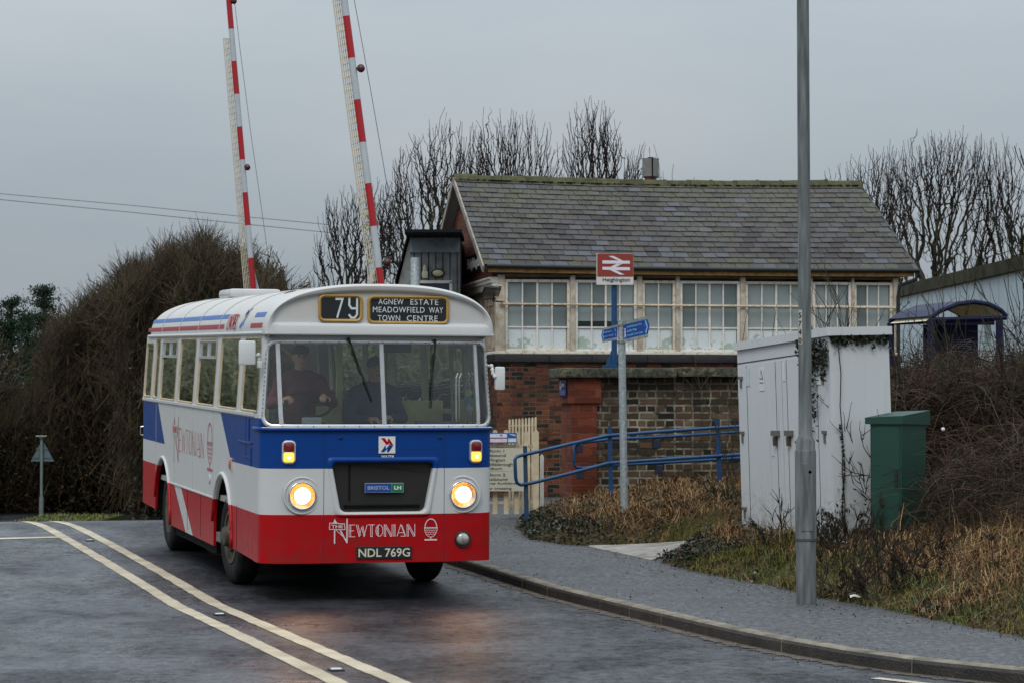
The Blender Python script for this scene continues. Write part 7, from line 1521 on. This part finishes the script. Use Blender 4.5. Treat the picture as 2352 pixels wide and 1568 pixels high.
# ivy ground cover
def ivyg(rg,n_):
    x=rg.uniform(-.2,9,n_); y=rg.uniform(18,38,n_); d=dist_be(x,y); nn=vnoise(x,y,1.1,3); m=(y>28.6)&(x<2.9); w_=(d>.02)&np.where(m,((d>-.02)&(d<.35+.55*nn))|(vnoise(x*2,y*2,2.1,7)>.80),((d>.0)&(d<.16)&(nn<.3))); ok=w_&(np.abs(x/y)<.212)&~inpoly(x,y,PATHPOLY); x,y=x[ok],y[ok]; return np.stack([x,y,terrain(x,y)+rg.uniform(.0,.11,len(x))],1)
leafmass('ivy','low dark ivy carpet at the foot of the grassy mounds','ivy',150000,ivyg,.030,[M_IVY,M_IVY,M_LEAFD,mat('grey dead leaf',(.06,.045,.033),.7,var=.4,vscale=9)],seed=21)
# brambles on the right
def arcs(rg,n_,xr,Yr,zr_,Ls,rad,K=7,drop=.9,bias=0):
    x=rg.uniform(*xr,n_); Y=rg.uniform(*Yr,n_); X=(x-CX)/FP*Y; g0=terrain(X,Y); z=g0+zr_(rg,x,n_); a=rg.uniform(0,2*PI,n_); L=rg.uniform(*Ls,n_); el=rg.normal(.5,.5,n_); u=np.linspace(0,1,K)[None]
    pt=np.zeros((n_,K,3)); pt[:,:,0]=X[:,None]+(np.cos(a)*np.cos(el)*L)[:,None]*u+bias*u; pt[:,:,1]=Y[:,None]+(np.sin(a)*np.cos(el)*L*.5)[:,None]*u; pt[:,:,2]=z[:,None]+(np.sin(el)*L)[:,None]*u-drop*(L*.55)[:,None]*u**2
    pt[:,:,:]+=np.cumsum(rg.normal(0,.014,(n_,K,3)),1); pt[:,:,2]=np.maximum(pt[:,:,2],g0[:,None]); return pt,rad*rg.uniform(.6,1.5,(n_,1))*(1-.6*u)
rg=np.random.default_rng(77)
topB=lambda x: np.interp(x,[1950,2045,2060,2140,2250,2352,2450],[.4,.5,1.45,1.5,1.5,1.6,1.8])
zfB=lambda rg,x,n_: topB(x)*rg.uniform(0,1,n_)**.8
M_BR1=mat('bramble cane brown',(.10,.062,.042),.7,var=.4,vscale=3); M_BR2=mat('bramble cane grey',(.10,.085,.060),.8,var=.4,vscale=3); M_BR3=mat('bramble cane dark',(.030,.022,.017),.8)
A1=arcs(rg,10500,(2050,2480),(30.6,34.5),zfB,(.5,1.5),.0042); A2=arcs(rg,1500,(2110,2440),(26.6,29.0),lambda rg,x,n_:np.interp(x,[2100,2180,2300],[.5,.9,1.1])*rg.uniform(0,.95,n_),(.35,1.0),.0034)
vs=[];fs=[];ms=[];off=0
for pt,rd in(A1,A2):
    v,f=tubes_np(pt,rd,3); vs.append(v); fs.append(f+off); off+=len(v); ms.append(np.repeat(rg.choice(3,len(pt),p=[.3,.15,.55]),(pt.shape[1]-1)*3))
tag(mesh_np('bramble_thicket',np.concatenate(vs),np.concatenate(fs),[M_BR1,M_BR2,M_BR3],mi=np.concatenate(ms)),'dense brown bramble thicket filling the right side behind the green cabinet','brambles',kind='stuff')
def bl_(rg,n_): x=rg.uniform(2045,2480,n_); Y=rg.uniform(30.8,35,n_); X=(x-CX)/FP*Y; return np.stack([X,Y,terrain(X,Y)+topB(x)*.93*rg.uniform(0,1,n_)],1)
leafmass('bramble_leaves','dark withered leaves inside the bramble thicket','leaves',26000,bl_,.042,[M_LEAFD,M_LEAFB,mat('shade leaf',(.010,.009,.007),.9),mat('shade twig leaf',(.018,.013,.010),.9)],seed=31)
# upright saplings rising from the thicket and behind the grey cabinet
def sapling(label,xD,Y,topD,seed,stems=7,lean=.25,dirx=0,dep=2,r0=.011,cat='shrub'):
    b0=P(xD,900,Y); z0=float(terrain(b0.x,Y)); h=EYE+(HZ-topD)/FP*Y-z0; return bare_tree('sapling',label,(b0.x,Y,z0),h,seed,stems,lean,r0,dep,'bare saplings around the cabinets',.30,.55,.0036,cat,dirx,(3,5),M_BR3)
sapling('bare sapling rising behind the grey cabinet below the middle windows',1760,31.5,700,51,4,.25,0,2,.012)
sapling('tall thin bare sapling in front of the right-hand station windows',1905,32,560,52,6,.22)
sapling('tangled bare sapling above the right end of the grey cabinet',1990,31.8,640,53,7,.30)
sapling('tangled bare sapling before the platform shelter roof',2080,32.3,690,54,6,.35)
sapling('bare sapling crossing the shelter opening',2200,32.5,720,55,6,.45)
sapling('bare sapling between the shelter and the right border',2320,32,540,56,10,.45)
sapling('high bare sapling at the right border over the thicket',2410,31.5,470,57,9,.45,-.1)
sapling('bare tangled twigs leaning over the side of the grey cabinet',2075,28.6,800,66,4,.9,-.6,3,.0045)
sapling('low dark bush at the foot of the grey cabinet between it and the green one',1960,27.4,1140,67,12,.9,0,3,.006)
sapling('arching bare bramble sprawling across the side of the grey cabinet',2045,28.3,960,58,4,.9,-.5,3,.0045)
sapling('dark leafless bush at the footway edge right of the lamp column',2035,24.0,1195,59,9,.6,0,3,.014)
sapling('thin dark weed stalks in the verge right beside the lamp column',1925,24.6,1225,68,6,.5,0,2,.009)
sapling('small leafless bush in the grass below the green cabinet',2190,25.5,1195,60,7,.6,0,3,.011)
sapling('pale bare stems in front of the green cabinet',2120,28.0,1090,61,8,.35,0,2,.007)
sapling('grey seeding weed stems right of the green cabinet',2215,28.2,1060,62,9,.35,0,3,.007)
sapling('reddish bare twigs at the right end of the grass mound beside the cabinet',1680,33.3,1075,63,9,.6,0,2,.008)
sapling('thin twigs growing in front of the cabinet doors',1810,28.4,1120,64,4,.6,0,2,.006)
# ivy climbing on the grey cabinet
def ivyc(rg,n_):
    out=[]
    for i in range(n_):
        k_=rg.uniform()
        if k_<.45: u=rg.uniform(-.03,.65)**1.0; z=zt0-.02-abs(rg.normal(0,.10))-rg.uniform(0,.25)*(u<.5); q=cp(u,-.05+rg.normal(0,.012),z)
        elif k_<.70: w_=rg.uniform(0,SWd); z=zt0-.01-abs(rg.normal(0,.05)); q=cp(-.03+rg.normal(0,.01),w_,z)
        elif k_<.85: u=.42+rg.normal(0,.10); z=zt0-rg.uniform(.2,1.15); q=cp(u+.06*math.sin(z*5),-.05,z)
        elif k_<.93: z=rg.uniform(zb0+.2,zt0-.95); q=cp(-.035,.10+.02*math.sin(z*6),z)
        else: u=rg.uniform(-.25,.2); w_=rg.uniform(-.2,.3); q=cp(u,w_,zb0+.25+abs(rg.normal(0,.18)))
        out.append(q)
    return np.array([tuple(q) for q in out])
iv=thing('climbing_ivy','dark ivy trailing over the top corner and door edge of the grey cabinet','ivy',cab.location,cab.rotation_euler)
leafmass('leaves',None,None,1500,ivyc,.030,[M_IVY,M_LEAFD,M_BR3],kind=None,seed=5,parent=iv)
st_=MB(); st_.tube([cp(-.04,.10,z)+Vector((.01*math.sin(z*9),0,0)) for z in np.linspace(zb0,zt0-.05,14)],.006,5); st_.tube([cp(.42+.06*math.sin(z*5),-.05,z) for z in np.linspace(zt0-1.15,zt0,12)],.006,5); st_.tube([cp(u,-.045,zt0-.05-.04*math.sin(u*9)) for u in np.linspace(0,.7,8)],.006,5); st_.build('stem',M_BR3,iv)
# grass tufts on the mound top against the sky line of the wall and green verge strip beyond
gx_=rng.uniform(-14.0,-6.5,9000); gy_=rng.uniform(52,57,9000)
vg=P(140,1187,54); zv=vg.z
xx=np.stack([gx_,gy_],1); sel=(gx_>P(55,0,54).x)&(gx_<P(232,0,54).x); 
MBv=MB(); a=P(50,1195,54); b_=P(236,1195,54); MBv.prism([(a.x,53,a.z-.6),(b_.x,53,a.z-.6),(b_.x,57,a.z-.6),(a.x,57,a.z-.6)],(0,0,.62)); 
tag(MBv.build('far_verge',mat('verge soil',(.04,.05,.012),.9)),kind='structure')
blades('verge_grass','short bright green grass strip beyond the crossing at the left',xx[sel],.09,.02,[M_GG,M_GO],rng.integers(0,2,int(sel.sum())),12,zf=lambda X,Y:np.full(X.shape,a.z+.0),lie=.5)
